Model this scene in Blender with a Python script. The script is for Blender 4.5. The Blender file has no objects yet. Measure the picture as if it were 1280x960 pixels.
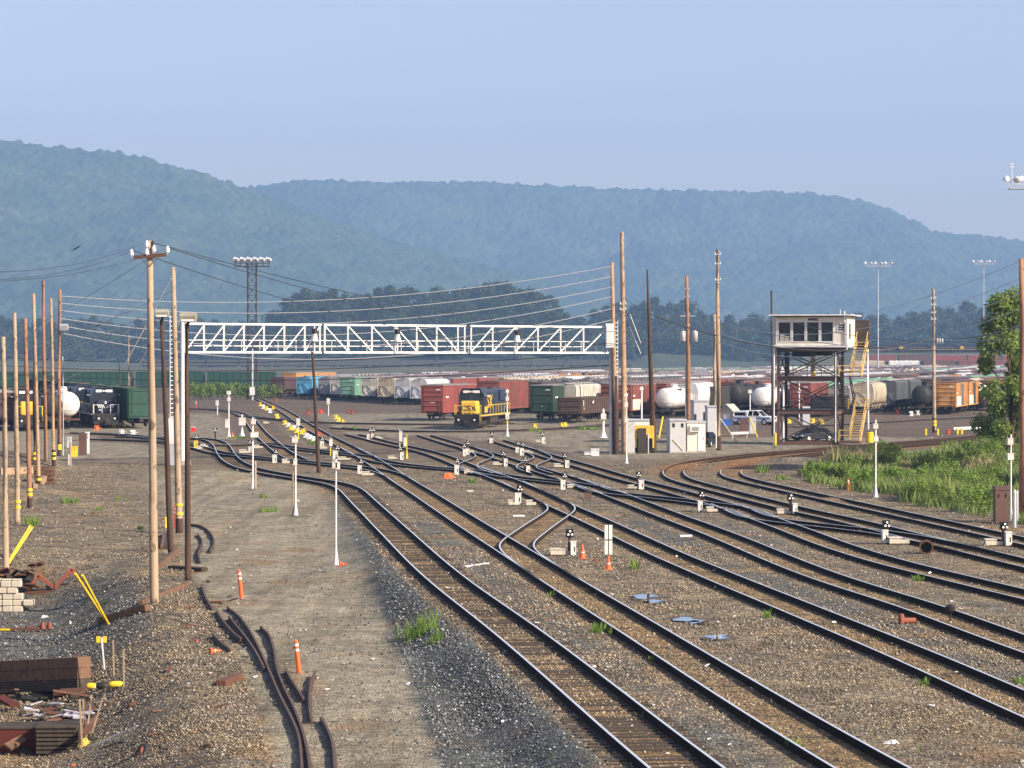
import bpy, math, random
import numpy as np
from mathutils import Vector, Matrix, Euler
random.seed(7); np.random.seed(7)
R = math.radians
S = bpy.context.scene
COL = S.collection

# ------------------------------------------------------------------ camera maths
F, H, YH = 3600.0, 8.5, 447.0
PT = math.atan2(480 - YH, F)
def ray(px, py):
    dx = (px - 640) / F; dz = -(py - 480) / F
    return dx, math.cos(PT) + math.sin(PT) * dz, dz * math.cos(PT) - math.sin(PT)
def AT(px, py, Y):
    dx, dy, dz = ray(px, py); t = Y / dy
    return Vector((dx * t, Y, H + dz * t))
def GZ(px, py, z=0.0):
    dx, dy, dz = ray(px, py); t = (z - H) / dz
    return Vector((dx * t, dy * t, z))
def G(px, py):
    dx, dy, dz = ray(px, py); t = _GT
    g = H + dz*t - hgt(dx*t, dy*t); k = int(np.argmax(g < 0))
    if k == 0: p = GZ(px, py, 0.0); return p
    tt = t[k-1] + (t[k]-t[k-1])*g[k-1]/(g[k-1]-g[k]); p = Vector((dx*tt, dy*tt, 0)); p.z = float(hgt(p.x, p.y)); return p
_GT = np.concatenate([np.arange(40, 180, .12), np.geomspace(180, 1500, 1500)])
def PPM(Y): return F / Y
def zat(px, py, Y): return AT(px, py, Y).z

# ------------------------------------------------------------------ mesh builder
class MB:
    def __init__(s): s.v = []; s.f = []; s.m = []; s.sm = []; s.mi = 0; s.smooth = False
    def add(s, vs, fs):
        b = len(s.v); s.v += [tuple(v) for v in vs]
        for f in fs: s.f.append(tuple(i + b for i in f)); s.m.append(s.mi); s.sm.append(s.smooth)
    def mat(s, i): s.mi = i; return s
    def box(s, c, d, rz=0.0, rot=None):
        x, y, z = d[0] / 2, d[1] / 2, d[2] / 2
        vs = [Vector(p) for p in ((-x,-y,-z),(x,-y,-z),(x,y,-z),(-x,y,-z),(-x,-y,z),(x,-y,z),(x,y,z),(-x,y,z))]
        if rot is not None: vs = [rot @ v for v in vs]
        elif rz: m = Matrix.Rotation(rz, 3, 'Z'); vs = [m @ v for v in vs]
        c = Vector(c)
        s.add([v + c for v in vs], [(0,3,2,1),(4,5,6,7),(0,1,5,4),(1,2,6,5),(2,3,7,6),(3,0,4,7)]); return s
    def bb(s, x0, x1, y0, y1, z0, z1):
        return s.box(((x0+x1)/2,(y0+y1)/2,(z0+z1)/2), (abs(x1-x0),abs(y1-y0),abs(z1-z0)))
    def cyl(s, p0, p1, r0, r1=None, n=8, caps=True):
        p0 = Vector(p0); p1 = Vector(p1); r1 = r0 if r1 is None else r1
        d = p1 - p0
        if d.length < 1e-6: return s
        q = d.to_track_quat('Z', 'Y'); u = q @ Vector((1,0,0)); w = q @ Vector((0,1,0))
        vs = []
        for p, r in ((p0, r0), (p1, r1)):
            for i in range(n):
                a = 2 * math.pi * i / n; vs.append(p + u * (r * math.cos(a)) + w * (r * math.sin(a)))
        fs = [(i, (i+1) % n, n + (i+1) % n, n + i) for i in range(n)]
        o = s.smooth; s.smooth = n > 6; s.add(vs, fs); s.smooth = False
        if caps: s.add(vs, [tuple(range(n-1, -1, -1)), tuple(range(n, 2*n))])
        s.smooth = o; return s
    def bar(s, p0, p1, w, h=None):
        p0 = Vector(p0); p1 = Vector(p1); h = h or w; d = p1 - p0
        q = d.to_track_quat('Y', 'Z').to_matrix()
        return s.box((p0 + p1) / 2, (w, d.length, h), rot=q)
    def tube(s, pts, r, n=4):
        pts = [Vector(p) for p in pts]; rings = []
        for i, p in enumerate(pts):
            d = (pts[min(i+1, len(pts)-1)] - pts[max(i-1, 0)]).normalized()
            q = d.to_track_quat('Z', 'Y'); u = q @ Vector((1,0,0)); w = q @ Vector((0,1,0))
            rr = r[i] if isinstance(r, (list, tuple)) else r
            rings.append([p + u * rr * math.cos(2*math.pi*k/n) + w * rr * math.sin(2*math.pi*k/n) for k in range(n)])
        vs = [v for g in rings for v in g]; fs = []
        for i in range(len(pts)-1):
            for k in range(n): fs.append((i*n+k, i*n+(k+1)%n, (i+1)*n+(k+1)%n, (i+1)*n+k))
        fs += [tuple(range(n-1,-1,-1)), tuple((len(pts)-1)*n+k for k in range(n))]
        s.add(vs, fs); return s
    def prism(s, prof, y0, y1, ends=True):
        """profile of (x,z) swept along y"""
        n = len(prof); vs = [(x, y0, z) for x, z in prof] + [(x, y1, z) for x, z in prof]
        fs = [(i, (i+1) % n, n+(i+1) % n, n+i) for i in range(n)]
        s.add(vs, fs)
        if ends:
            o = s.smooth; s.smooth = False
            s.add(vs, [tuple(range(n-1,-1,-1)), tuple(range(n, 2*n))]); s.smooth = o
        return s
    def prismx(s, prof, x0, x1):
        """profile of (y,z) swept along x"""
        n = len(prof); vs = [(x0, y, z) for y, z in prof] + [(x1, y, z) for y, z in prof]
        s.add(vs, [(i, n+i, n+(i+1) % n, (i+1) % n) for i in range(n)] + [tuple(range(n)), tuple(range(2*n-1, n-1, -1))]); return s
    def lathe(s, prof, c=(0,0,0), n=12, axis='Z'):
        """profile of (r, h); closed with caps where r>0"""
        c = Vector(c); vs = []
        for r, h in prof:
            for i in range(n):
                a = 2*math.pi*i/n
                if axis == 'Z': v = Vector((r*math.cos(a), r*math.sin(a), h))
                else: v = Vector((r*math.cos(a), h, r*math.sin(a)))
                vs.append(c + v)
        fs = []
        for j in range(len(prof)-1):
            for i in range(n):
                q = (j*n+i, j*n+(i+1) % n, (j+1)*n+(i+1) % n, (j+1)*n+i)
                fs.append(q if axis == 'Z' else q[::-1])
        s.add(vs, fs)
        a, b = tuple(range(n-1,-1,-1)), tuple((len(prof)-1)*n+i for i in range(n))
        s.add(vs, [a, b] if axis == 'Z' else [a[::-1], b[::-1]]); return s
    def quad(s, a, b, c, d): s.add([a, b, c, d], [(0,1,2,3)]); return s
    def merge(s, o, M):
        b = len(s.v); s.v += [tuple(M @ Vector(v)) for v in o.v]
        s.f += [tuple(i+b for i in f) for f in o.f]; s.m += o.m; s.sm += o.sm
    def mesh(s, name, mats):
        me = bpy.data.meshes.new(name); me.from_pydata(s.v, [], s.f)
        for m in (mats if isinstance(mats, (list, tuple)) else [mats]): me.materials.append(m)
        me.polygons.foreach_set('material_index', s.m); me.polygons.foreach_set('use_smooth', s.sm)
        me.update(); return me
    def build(s, name, mats, parent=None, loc=(0,0,0), rz=0.0):
        o = bpy.data.objects.new(name, s.mesh(name, mats)); COL.objects.link(o)
        o.location = loc; o.rotation_euler = (0, 0, rz)
        if parent is not None: o.parent = parent
        return o

def tag(o, label=None, cat=None, group=None, kind=None):
    if label: o['label'] = label
    if cat: o['category'] = cat
    if group: o['group'] = group
    if kind: o['kind'] = kind
    return o
def thing(name, label, cat, loc=(0,0,0), rz=0.0, group=None):
    o = bpy.data.objects.new(name, None); COL.objects.link(o)
    o.empty_display_size = 0.3
    o.location = loc; o.rotation_euler = (0, 0, rz)
    return tag(o, label, cat, group)
def text(name, body, size, mat, parent, loc, rot, ext=0.01, sx=1.0):
    cu = bpy.data.curves.new(name, 'FONT'); cu.body = body; cu.size = size; cu.extrude = ext
    cu.align_x = 'CENTER'; cu.align_y = 'CENTER'; cu.offset = size * 0.012
    o = bpy.data.objects.new(name, cu); COL.objects.link(o); cu.materials.append(mat)
    bpy.context.view_layer.update(); dg = bpy.context.evaluated_depsgraph_get(); me = bpy.data.meshes.new_from_object(o.evaluated_get(dg)); bpy.data.objects.remove(o)
    o = bpy.data.objects.new(name, me); COL.objects.link(o); me.materials.clear(); me.materials.append(mat)
    o.parent = parent; o.location = loc; o.rotation_euler = rot; o.scale = (sx, 1, 1); return o
def copy_tree(o, parent=None):
    c = o.copy(); COL.objects.link(c)
    if parent is not None: c.parent = parent
    for ch in list(o.children): copy_tree(ch, c)
    return c

# ------------------------------------------------------------------ materials
def newmat(name):
    m = bpy.data.materials.new(name); m.use_nodes = True
    nt = m.node_tree; b = nt.nodes['Principled BSDF']; return m, nt, b
def N(nt, t, **kw):
    n = nt.nodes.new(t)
    for k, v in kw.items():
        if k in n.inputs: n.inputs[k].default_value = v
        else: setattr(n, k, v)
    return n
def ramp(nt, fac, stops):
    r = nt.nodes.new('ShaderNodeValToRGB'); e = r.color_ramp.elements
    while len(e) < len(stops): e.new(0.5)
    for i, (p, c) in enumerate(stops):
        e[i].position = p; e[i].color = (c[0], c[1], c[2], 1) if isinstance(c, (tuple, list)) else (c, c, c, 1)
    nt.links.new(fac, r.inputs[0]); return r.outputs[0]
def mixc(nt, fac, a, b, mode='MIX'):
    m = nt.nodes.new('ShaderNodeMix'); m.data_type = 'RGBA'; m.blend_type = mode
    for sock, val in ((m.inputs[0], fac), (m.inputs[6], a), (m.inputs[7], b)):
        if isinstance(val, bpy.types.NodeSocket): nt.links.new(val, sock)
        elif isinstance(val, (int, float)): sock.default_value = val
        else: sock.default_value = (val[0], val[1], val[2], 1)
    return m.outputs[2]
def objco(nt):
    return N(nt, 'ShaderNodeTexCoord').outputs['Object']
def geopos(nt):
    return N(nt, 'ShaderNodeNewGeometry').outputs['Position']
def noise(nt, co, scale, detail=4.0, rough=0.55, stretch=None):
    n = N(nt, 'ShaderNodeTexNoise'); n.inputs['Scale'].default_value = scale
    n.inputs['Detail'].default_value = detail; n.inputs['Roughness'].default_value = rough
    if stretch:
        mp = N(nt, 'ShaderNodeMapping'); mp.inputs['Scale'].default_value = stretch
        nt.links.new(co, mp.inputs[0]); co = mp.outputs[0]
    nt.links.new(co, n.inputs['Vector']); return n.outputs['Fac']
_mc = {}
def paint(name, col, rough=0.6, dirt=0.35, dirtcol=(0.10, 0.075, 0.055), metal=0.0, scale=1.2, streak=True, spec=0.35):
    """weathered paint or metal: base colour with grime patches and vertical streaks"""
    if name in _mc: return _mc[name]
    m, nt, b = newmat(name); co = objco(nt)
    f1 = noise(nt, co, scale, 5, 0.6)
    f2 = noise(nt, co, scale * 3.0, 3, 0.6, (1, 1, 0.12)) if streak else noise(nt, co, scale * 4, 3)
    mul = N(nt, 'ShaderNodeMath', operation='MULTIPLY'); nt.links.new(f1, mul.inputs[0]); nt.links.new(f2, mul.inputs[1])
    fac = ramp(nt, mul.outputs[0], [(0.16, 0.0), (0.42, dirt * 2.0)])
    vv = noise(nt, co, scale * 0.6, 2); tone = ramp(nt, vv, [(0.3, 0.86), (0.7, 1.08)])
    c = mixc(nt, 1.0, col, tone, 'MULTIPLY'); c = mixc(nt, fac, c, dirtcol)
    nt.links.new(c, b.inputs['Base Color']); b.inputs['Roughness'].default_value = rough
    b.inputs['Metallic'].default_value = metal; b.inputs['Specular IOR Level'].default_value = spec
    _mc[name] = m; return m
def wood(name, c1, c2, rough=0.85, dark=(0.03, 0.022, 0.017)):
    if name in _mc: return _mc[name]
    m, nt, b = newmat(name); co = objco(nt)
    f = noise(nt, co, 5.0, 6, 0.65, (3, 3, 0.12)); g = noise(nt, co, 0.9, 3)
    c = ramp(nt, f, [(0.3, c1), (0.7, c2)])
    k = ramp(nt, g, [(0.52, 0.0), (0.75, 0.55)]); c = mixc(nt, k, c, dark)
    sp = noise(nt, co, 2.4, 2, 0.5, (1.6, 1.6, 1.0)); c = mixc(nt, ramp(nt, sp, [(0.60, 0.0), (0.66, 0.6)]), c, dark)
    nt.links.new(c, b.inputs['Base Color']); b.inputs['Roughness'].default_value = rough
    b.inputs['Specular IOR Level'].default_value = 0.2
    bp = N(nt, 'ShaderNodeBump'); bp.inputs['Strength'].default_value = 0.5; bp.inputs['Distance'].default_value = 0.02
    nt.links.new(f, bp.inputs['Height']); nt.links.new(bp.outputs[0], b.inputs['Normal'])
    _mc[name] = m; return m
def leafmat(name, c1, c2, c3, scale=0.5, trans=0.25):
    if name in _mc: return _mc[name]
    m, nt, b = newmat(name); co = geopos(nt)
    f = noise(nt, co, scale, 3); g = N(nt, 'ShaderNodeNewGeometry').outputs['Random Per Island']
    c = ramp(nt, f, [(0.3, c1), (0.7, c2)]); c = mixc(nt, ramp(nt, g, [(0.2, 0.0), (1.0, 0.7)]), c, c3)
    nt.links.new(c, b.inputs['Base Color']); b.inputs['Roughness'].default_value = 0.6
    b.inputs['Specular IOR Level'].default_value = 0.15
    if trans:
        t = N(nt, 'ShaderNodeBsdfTranslucent'); nt.links.new(c, t.inputs[0])
        mx = N(nt, 'ShaderNodeMixShader'); mx.inputs[0].default_value = trans
        nt.links.new(b.outputs[0], mx.inputs[1]); nt.links.new(t.outputs[0], mx.inputs[2])
        nt.links.new(mx.outputs[0], nt.nodes['Material Output'].inputs[0])
    _mc[name] = m; return m

M = {}
M['white'] = paint('white_paint', (0.74, 0.74, 0.72), 0.5, 0.10)
M['galv'] = paint('galvanised_steel', (0.50, 0.52, 0.54), 0.45, 0.08, metal=0.3)
M['cream'] = paint('cream_siding', (0.70, 0.66, 0.54), 0.6, 0.12)
M['yellow'] = paint('safety_yellow', (0.74, 0.46, 0.05), 0.5, 0.15)
M['brightyellow'] = paint('band_yellow', (0.80, 0.55, 0.03), 0.5, 0.06)
M['darksteel'] = paint('dark_steel', (0.035, 0.032, 0.030), 0.6, 0.25, (0.10, 0.05, 0.03))
M['rusty'] = paint('rusty_steel', (0.13, 0.055, 0.030), 0.8, 0.3, (0.05, 0.03, 0.02))
M['rustred'] = paint('rust_red', (0.30, 0.085, 0.05), 0.75, 0.25, (0.09, 0.04, 0.03))
M['black'] = paint('black_paint', (0.018, 0.018, 0.018), 0.5, 0.1)
M['orange'] = paint('safety_orange', (0.85, 0.13, 0.03), 0.5, 0.06, streak=False)
M['red'] = paint('bright_red', (0.65, 0.04, 0.03), 0.5, 0.06, streak=False)
M['concrete'] = paint('concrete', (0.45, 0.43, 0.39), 0.85, 0.2)
M['beige'] = paint('beige_paint', (0.52, 0.45, 0.33), 0.7, 0.12)
M['brown'] = paint('brown_paint', (0.13, 0.07, 0.055), 0.6, 0.2)
M['bluebin'] = paint('blue_plastic', (0.03, 0.12, 0.42), 0.4, 0.05)
M['pole_tan'] = wood('weathered_tan_wood', (0.27, 0.20, 0.135), (0.39, 0.305, 0.21))
M['pole_rust'] = wood('reddish_brown_wood', (0.22, 0.105, 0.06), (0.33, 0.185, 0.105))
M['pole_dark'] = wood('dark_creosote_wood', (0.045, 0.028, 0.020), (0.085, 0.050, 0.035))
M['pole_mid'] = wood('brown_wood', (0.26, 0.165, 0.10), (0.42, 0.30, 0.19))
M['timber'] = wood('old_timber', (0.10, 0.055, 0.035), (0.20, 0.12, 0.075))
M['tie'] = wood('sleeper_wood', (0.035, 0.028, 0.022), (0.085, 0.066, 0.050))
m, nt, b = newmat('window_glass'); b.inputs['Base Color'].default_value = (0.02, 0.03, 0.035, 1); b.inputs['Roughness'].default_value = 0.12; b.inputs['Specular IOR Level'].default_value = 0.25; M['glass'] = m
m, nt, b = newmat('lens_glass'); b.inputs['Base Color'].default_value = (0.75, 0.75, 0.72, 1); b.inputs['Roughness'].default_value = 0.15; M['lens'] = m
m, nt, b = newmat('wire_cable'); b.inputs['Base Color'].default_value = (0.03, 0.03, 0.032, 1); b.inputs['Roughness'].default_value = 0.5; M['wire_dark'] = m
m, nt, b = newmat('aluminium_wire'); b.inputs['Base Color'].default_value = (0.6, 0.6, 0.6, 1); b.inputs['Roughness'].default_value = 0.4; b.inputs['Metallic'].default_value = 0.4; M['wire_pale'] = m
m, nt, b = newmat('porcelain'); b.inputs['Base Color'].default_value = (0.78, 0.80, 0.82, 1); b.inputs['Roughness'].default_value = 0.2; M['porcelain'] = m
m, nt, b = newmat('rubber'); b.inputs['Base Color'].default_value = (0.02, 0.02, 0.02, 1); b.inputs['Roughness'].default_value = 0.8; M['rubber'] = m
# ------------------------------------------------------------------ tracks, traced as centre lines
TR = {
 'A': [(150,545),(220,546.5),(250,547),(264,549),(276,555),(281,564),(289,574),(306,583),(328,588.5),(362,594.5),(400,600),(422,604),(437,610),(456,628),(496,666),(535,703),(571,733),(608,760),(655,795),(700,831),(748,870),(790,905),(826,934),(860,960),(960,1040),(1120,1160)],
 'B': [(225,510),(262,511),(290,514),(308,520),(317,530),(326,541),(337,551),(348,560),(358,567),(374,574.5)],
 'C': [(290,487),(320,497),(345,508),(360,516),(390,535),(426,554),(450,566),(476,582),(503,600),(529,616),(563,638),(601,662),(643,688),(680,711),(713,732),(759,760),(805,788),(850,816),(900,847),(949,877),(998,906),(1045,934),(1090,959),(1250,1050)],
 'D': [(440,542),(465,548),(480,552),(508,558),(532,563.5),(556,571),(590,584.5),(616,593),(644,604),(662,612),(683,622),(703,632),(731,644),(771,662.5),(804,678),(841,695),(875,709),(908,723),(955,742),(1000,760),(1063,786),(1135,815),(1199,843),(1267,873),(1400,930)],
 'E': [(530,543),(556,551),(582,558.5),(605,565),(626,571.5),(643,577),(668,585),(700,594.5),(740,607),(789,625),(838,644),(870,655.5),(903,668),(936,681.5),(968,695),(1013,713),(1062,730),(1110,744.5),(1160,760),(1216,781),(1280,804),(1400,845)],
 'F': [(620,549),(642,556),(668,564),(690,570.5),(734,583),(776,595.5),(814,605.5),(841,612.5),(870,620.5),(921,635.5),(957,648),(997,662.5),(1031,676),(1065,687.5),(1121,704),(1190,720.5),(1256,736.5),(1400,770)],
 'G': [(1400,528),(1300,535.5),(1200,547),(1080,556),(1010,562),(938,568),(876,575.5),(850,582),(841,590),(850,598),(880,606.5),(921,617),(961,627),(1010,639),(1040,645),(1100,659),(1160,674.5),(1220,688),(1280,703),(1400,731)],
 'H': [(1400,532),(1300,540),(1200,550.5),(1080,560.5),(1000,569),(948,577),(922,583.5),(912,590),(922,596.5),(955,604.5),(1000,614.5),(1040,623),(1100,636),(1160,649),(1220,662),(1280,675.5),(1400,703)],
 'LA': [(95,540),(160,543),(229,553),(280,556.5),(330,553),(361,558.5),(400,563),(429,566.5),(460,570)],
 'LB': [(120,548),(200,551),(250,559),(272,565),(320,571),(370,575.5),(429,581.5),(465,585.5),(490,592),(510,604)],
 'LC': [(430,556),(455,569),(482,577),(520,582),(560,585.5),(590,587),(617,593.5)],
 'LD': [(585,581),(604,589),(642,596),(683,600.5),(720,604),(745,609),(770,617)],
 'LE': [(700,594),(735,607),(756,615),(808,619.5),(862,626),(900,630),(924,634),(957,647)],
 'LF': [(905,629),(925,637),(945,647),(1007,654),(1080,661.5),(1130,668),(1180,679),(1230,690.5)],
 'YA': [(300,519),(380,526.5),(450,528.5),(560,529.5),(640,528)],
 'YB': [(420,534),(470,537),(560,538.5),(660,536),(720,533),(770,529)],
 'YC': [(985,533),(1060,529),(1150,524),(1250,519)],
 'X1': [(640,601),(662,612),(683,622),(698,629.5),(703,635),(697,641),(676,655),(657,668.5),(647,676),(644.5,682),(649,689),(661,698),(680,711),(700,724)],
 'X2': [(560,552),(582,558.5),(598,564),(606,569),(600,573.5),(588,578),(583,582),(590,586.5),(605,592)],
 'X3': [(640,555),(660,561.5),(672,566.5),(679,571),(672,575.5),(661,579.5),(657,583),(664,587),(680,592)],
}
LABEL_TR = {
 'A': 'dark track with shiny rails nearest the dirt service road, bending left beyond the pole',
 'B': 'short track curving down from the far left into the ladder near the service road',
 'C': 'track second from the dirt road, running from the far cars to the bottom edge',
 'D': 'track third from the dirt road, running past the puddles and orange cone',
 'E': 'straight track fourth from the dirt road with brown fouled ballast between its rails',
 'F': 'track fifth from the dirt road, passing in front of the equipment huts',
 'G': 'outer rusty track hooking tightly round to the right beneath the lookout tower',
 'H': 'inner rusty track hooking round to the right beside the green brush',
 'LA': 'ladder track running in front of the left trains behind the white mast foot',
 'LB': 'ladder track crossing low behind the curve by the dark leaning pole',
 'LC': 'crossover track cutting over beside the bright orange heap',
 'LD': 'crossover track between the third and fourth main tracks behind the white marker post',
 'LE': 'crossover track passing the dwarf signals below the pale equipment hut',
 'LF': 'crossover track running off to the right edge below the green brush',
 'YA': 'far yard track lying in front of the bright red boxcar wheels',
 'YB': 'far yard track running under the yellow nosed locomotive',
 'YC': 'far brown track running in front of the orange boxcars',
 'X1': 'S shaped crossover with bright silver rails beside the orange cone',
 'X2': 'small S shaped crossover of pale rails in the middle distance left of centre',
 'X3': 'small S shaped crossover of pale rails below the brown gondola',
}
RH = 0.20
def cat_rom(P, step):
    out = []
    P = [2*P[0]-P[1]] + P + [2*P[-1]-P[-2]]
    for i in range(1, len(P)-2):
        a, b_, c, d = P[i-1], P[i], P[i+1], P[i+2]
        n = max(2, int(np.linalg.norm(c-b_) / step))
        t1, t2 = (c-a)*0.5, (d-b_)*0.5
        L = np.linalg.norm(c-b_)
        for t in (t1, t2):
            l = np.linalg.norm(t)
            if l > 1.2*L: t *= 1.2*L/l
        for k in range(n):
            t = k/n; h00 = 2*t**3-3*t**2+1; h10 = t**3-2*t**2+t; h01 = -2*t**3+3*t**2; h11 = t**3-t**2
            out.append(h00*b_+h10*t1+h01*c+h11*t2)
    out.append(P[-2]); return np.array(out)
def resample(P, step):
    d = np.r_[0, np.cumsum(np.linalg.norm(np.diff(P, axis=0), axis=1))]
    s = np.arange(0, d[-1], step); return np.c_[np.interp(s, d, P[:,0]), np.interp(s, d, P[:,1])]
def smooth_line(P, it):
    for _ in range(it):
        Q = P.copy(); Q[1:-1] = 0.25*P[:-2]+0.5*P[1:-1]+0.25*P[2:]; P = Q
    return P
CL = {}
for k, pts in TR.items():
    W = [np.array(GZ(px, py, RH)[:2]) for px, py in pts]
    if k in 'DEFGH':
        e = W[-1]-W[-2]; W = W+[W[-1]+e/np.linalg.norm(e)*45]
    if k in 'GH':
        e = W[0]-W[1]; W = [W[0]+e/np.linalg.norm(e)*60]+W
    L = resample(cat_rom(W, 0.5), 1.0)
    CL[k] = smooth_line(L, 10 if k[0] == 'X' else 22)
ALLC = np.concatenate([resample(v, 1.0) for v in CL.values()])

# ------------------------------------------------------------------ terrain height
def sst(a, b_, x):
    t = np.clip((np.asarray(x, dtype=float) - a) / (b_ - a), 0, 1); return t*t*(3-2*t)
_ay = CL['A'][CL['A'][:,1] < 205]; _o = np.argsort(_ay[:,1]); _AY, _AX = _ay[_o,1], _ay[_o,0]
_pe = [GZ(*p) for p in ((350,1060),(318,960),(285,870),(243,795),(222,748),(205,712),(170,688),(60,668))]
_PY = np.array([p.y for p in _pe]); _PX = np.array([p.x for p in _pe])
MOUND = [(*GZ(424,709)[:2], 1.7, 0.32), (*GZ(378,645)[:2], 1.8, 0.25), (*GZ(283,602)[:2], 2.4, 0.5), (*GZ(256,594)[:2], 2.6, 0.4),
         (*GZ(10,588)[:2], 4.5, 1.5), (*GZ(55,628)[:2], 2.5, 0.5), (*GZ(22,617)[:2], 2.6, 0.8), (*GZ(1095,625)[:2], 2.6, 0.35), (*GZ(1000,585)[:2], 7.0, 0.7), (*GZ(1160,590)[:2], 11.0, 0.35)]
def vnoise(x, y, s, seed=0):
    x = np.asarray(x)/s; y = np.asarray(y)/s
    xi = np.floor(x).astype(np.int64); yi = np.floor(y).astype(np.int64); fx = x-xi; fy = y-yi
    def hsh(a, b_):
        n = (a*374761393 + b_*668265263 + seed*2147483647) & 0xffffffff
        n = ((n ^ (n >> 13))*1274126177) & 0xffffffff; return ((n ^ (n >> 16)) & 0xffff)/65535.0
    ux = fx*fx*(3-2*fx); uy = fy*fy*(3-2*fy)
    return (hsh(xi,yi)*(1-ux)+hsh(xi+1,yi)*ux)*(1-uy)+(hsh(xi,yi+1)*(1-ux)+hsh(xi+1,yi+1)*ux)*uy
def pitdepth(x, y):
    xe = np.interp(y, _PY, _PX); d = xe - x
    return 1.7*sst(0.3, 5.0, d)*(1-sst(119.5, 127, y))
def hgt(x, y):
    x = np.asarray(x, dtype=float); y = np.asarray(y, dtype=float)
    d = np.interp(y, _AY, _AX) - x
    z = -0.62*sst(1.35, 3.3, d)*(1-sst(95, 175, y))
    z = z - pitdepth(x, y)
    for mx, my, r, h in MOUND:
        z = z + h*np.exp(-(((x-mx)/r)**2+((y-my)/r)**2))
    return z
# ------------------------------------------------------------------ ground sheet
NR, NC = 1000, 420
_k = np.linspace(0, 1, NR); YY = 22*np.exp(_k*math.log(19000/22.0))
_a = np.tan(np.radians(np.linspace(-24, 24, NC))); _a = _a*(0.45+0.55*np.abs(_a)/np.abs(_a).max())
XX = np.outer(YY, _a); YG = np.repeat(YY[:,None], NC, 1)
def dist_tracks(x, y):
    """distance to nearest track centre line, by spatial hashing"""
    out = np.full(x.shape, 9.0); cell = {}
    for i, (a, b_) in enumerate(ALLC): cell.setdefault((int(a//4), int(b_//4)), []).append(i)
    xf, yf = x.ravel(), y.ravel(); o = out.ravel()
    ci = np.floor(xf/4).astype(int); cj = np.floor(yf/4).astype(int)
    key = ci*100003+cj; order = np.argsort(key, kind='stable'); ks = key[order]
    bnd = np.r_[0, np.flatnonzero(np.diff(ks))+1, len(ks)]
    for a, b_ in zip(bnd[:-1], bnd[1:]):
        idx = order[a:b_]; i, j = ci[idx[0]], cj[idx[0]]
        c = [q for di in (-1,0,1) for dj in (-1,0,1) for q in cell.get((i+di, j+dj), ())]
        if c:
            P = ALLC[c]; dd = (xf[idx][:,None]-P[None,:,0])**2+(yf[idx][:,None]-P[None,:,1])**2
            o[idx] = np.minimum(9.0, np.sqrt(dd.min(1)))
    return o.reshape(x.shape)
DT = dist_tracks(XX, YG)
ZZ = hgt(XX, YG)
rough = np.clip((DT-1.3)/1.2, 0, 1)*(YG < 700)
ZZ = ZZ + rough*((vnoise(XX, YG, 2.3, 1)-0.5)*0.10 + (vnoise(XX, YG, 0.7, 2)-0.5)*0.06)*np.clip(1-YG/500, 0.2, 1)
me = bpy.data.meshes.new('ground')
idx = np.arange(NR*NC).reshape(NR, NC)
q = np.stack([idx[:-1,:-1], idx[:-1,1:], idx[1:,1:], idx[1:,:-1]], -1).reshape(-1, 4)
me.vertices.add(NR*NC); me.vertices.foreach_set('co', np.stack([XX, YG, ZZ], -1).astype(np.float32).ravel())
me.loops.add(q.size); me.loops.foreach_set('vertex_index', q.ravel().astype(np.int32))
me.polygons.add(len(q)); me.polygons.foreach_set('loop_start', np.arange(0, q.size, 4, dtype=np.int32)); me.polygons.foreach_set('loop_total', np.full(len(q), 4, dtype=np.int32))
me.polygons.foreach_set('use_smooth', np.ones(len(q), dtype=bool))
# kind of surface at each vertex: R fouled brown bed, G grey stone with left-slope shade painted in, B trodden service road
xa = np.interp(YG, _AY, _AX); d = xa - XX
bed = (1-sst(0.75, 1.35, DT))
shoulder = sst(1.0, 1.7, d)*(1-sst(4.2, 6.0, d))*(1-sst(130, 190, YG))
xr = np.interp(YG, [GZ(*p).y for p in ((430,1000),(430,900),(400,800),(350,690),(320,640),(300,590),(290,545),(250,510))],
                   [GZ(*p).x for p in ((430,1000),(430,900),(400,800),(350,690),(320,640),(300,590),(290,545),(250,510))][0:8]) if False else None
rp = [GZ(*p) for p in ((455,1000),(440,900),(405,800),(345,690),(300,620),(275,590))][::1]
ry = np.array([p.y for p in rp]); rx = np.array([p.x for p in rp]); o_ = np.argsort(ry)
xr = np.interp(YG, ry[o_], rx[o_]); hw = np.interp(YG, [55, 90, 130, 220], [1.7, 2.6, 4.2, 6.5])
road = (1-sst(hw*0.7, hw*1.25, np.abs(XX-xr)))*(1-sst(200, 235, YG))
road = np.maximum(road, sst(-6, -14, XX-xr+0*YG)*0)
lot = sst(1.6, 5, DT)*sst(205, 225, YG)*(1-sst(300, 318, YG))*sst(10, 18, XX)*0.9
lotl = sst(1.6, 4, DT)*sst(232, 245, YG)*(1-sst(420, 470, YG))*sst(-60, -50, -0-np.abs(XX+38))
road = np.maximum(np.maximum(road, lot), lotl*0.9)
pit = np.clip(pitdepth(XX, YG)/1.7, 0, 1)
def dist_to(P, x, y):
    o = np.full(x.shape, 9.0); mk = (y > 150) & (y < 330) & (x > 0) & (x < 90); xs_, ys_ = x[mk], y[mk]; dd = np.full(xs_.shape, 81.0)
    for a, c_ in P[::2]: dd = np.minimum(dd, (xs_-a)**2+(ys_-c_)**2)
    o[mk] = np.sqrt(dd); return o
GH = np.minimum(dist_to(CL['G'], XX, YG), dist_to(CL['H'], XX, YG))
rustz = (1-sst(1.3, 2.6, GH))*sst(205, 222, YG)
pface = pit*(YG > 100)
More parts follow.
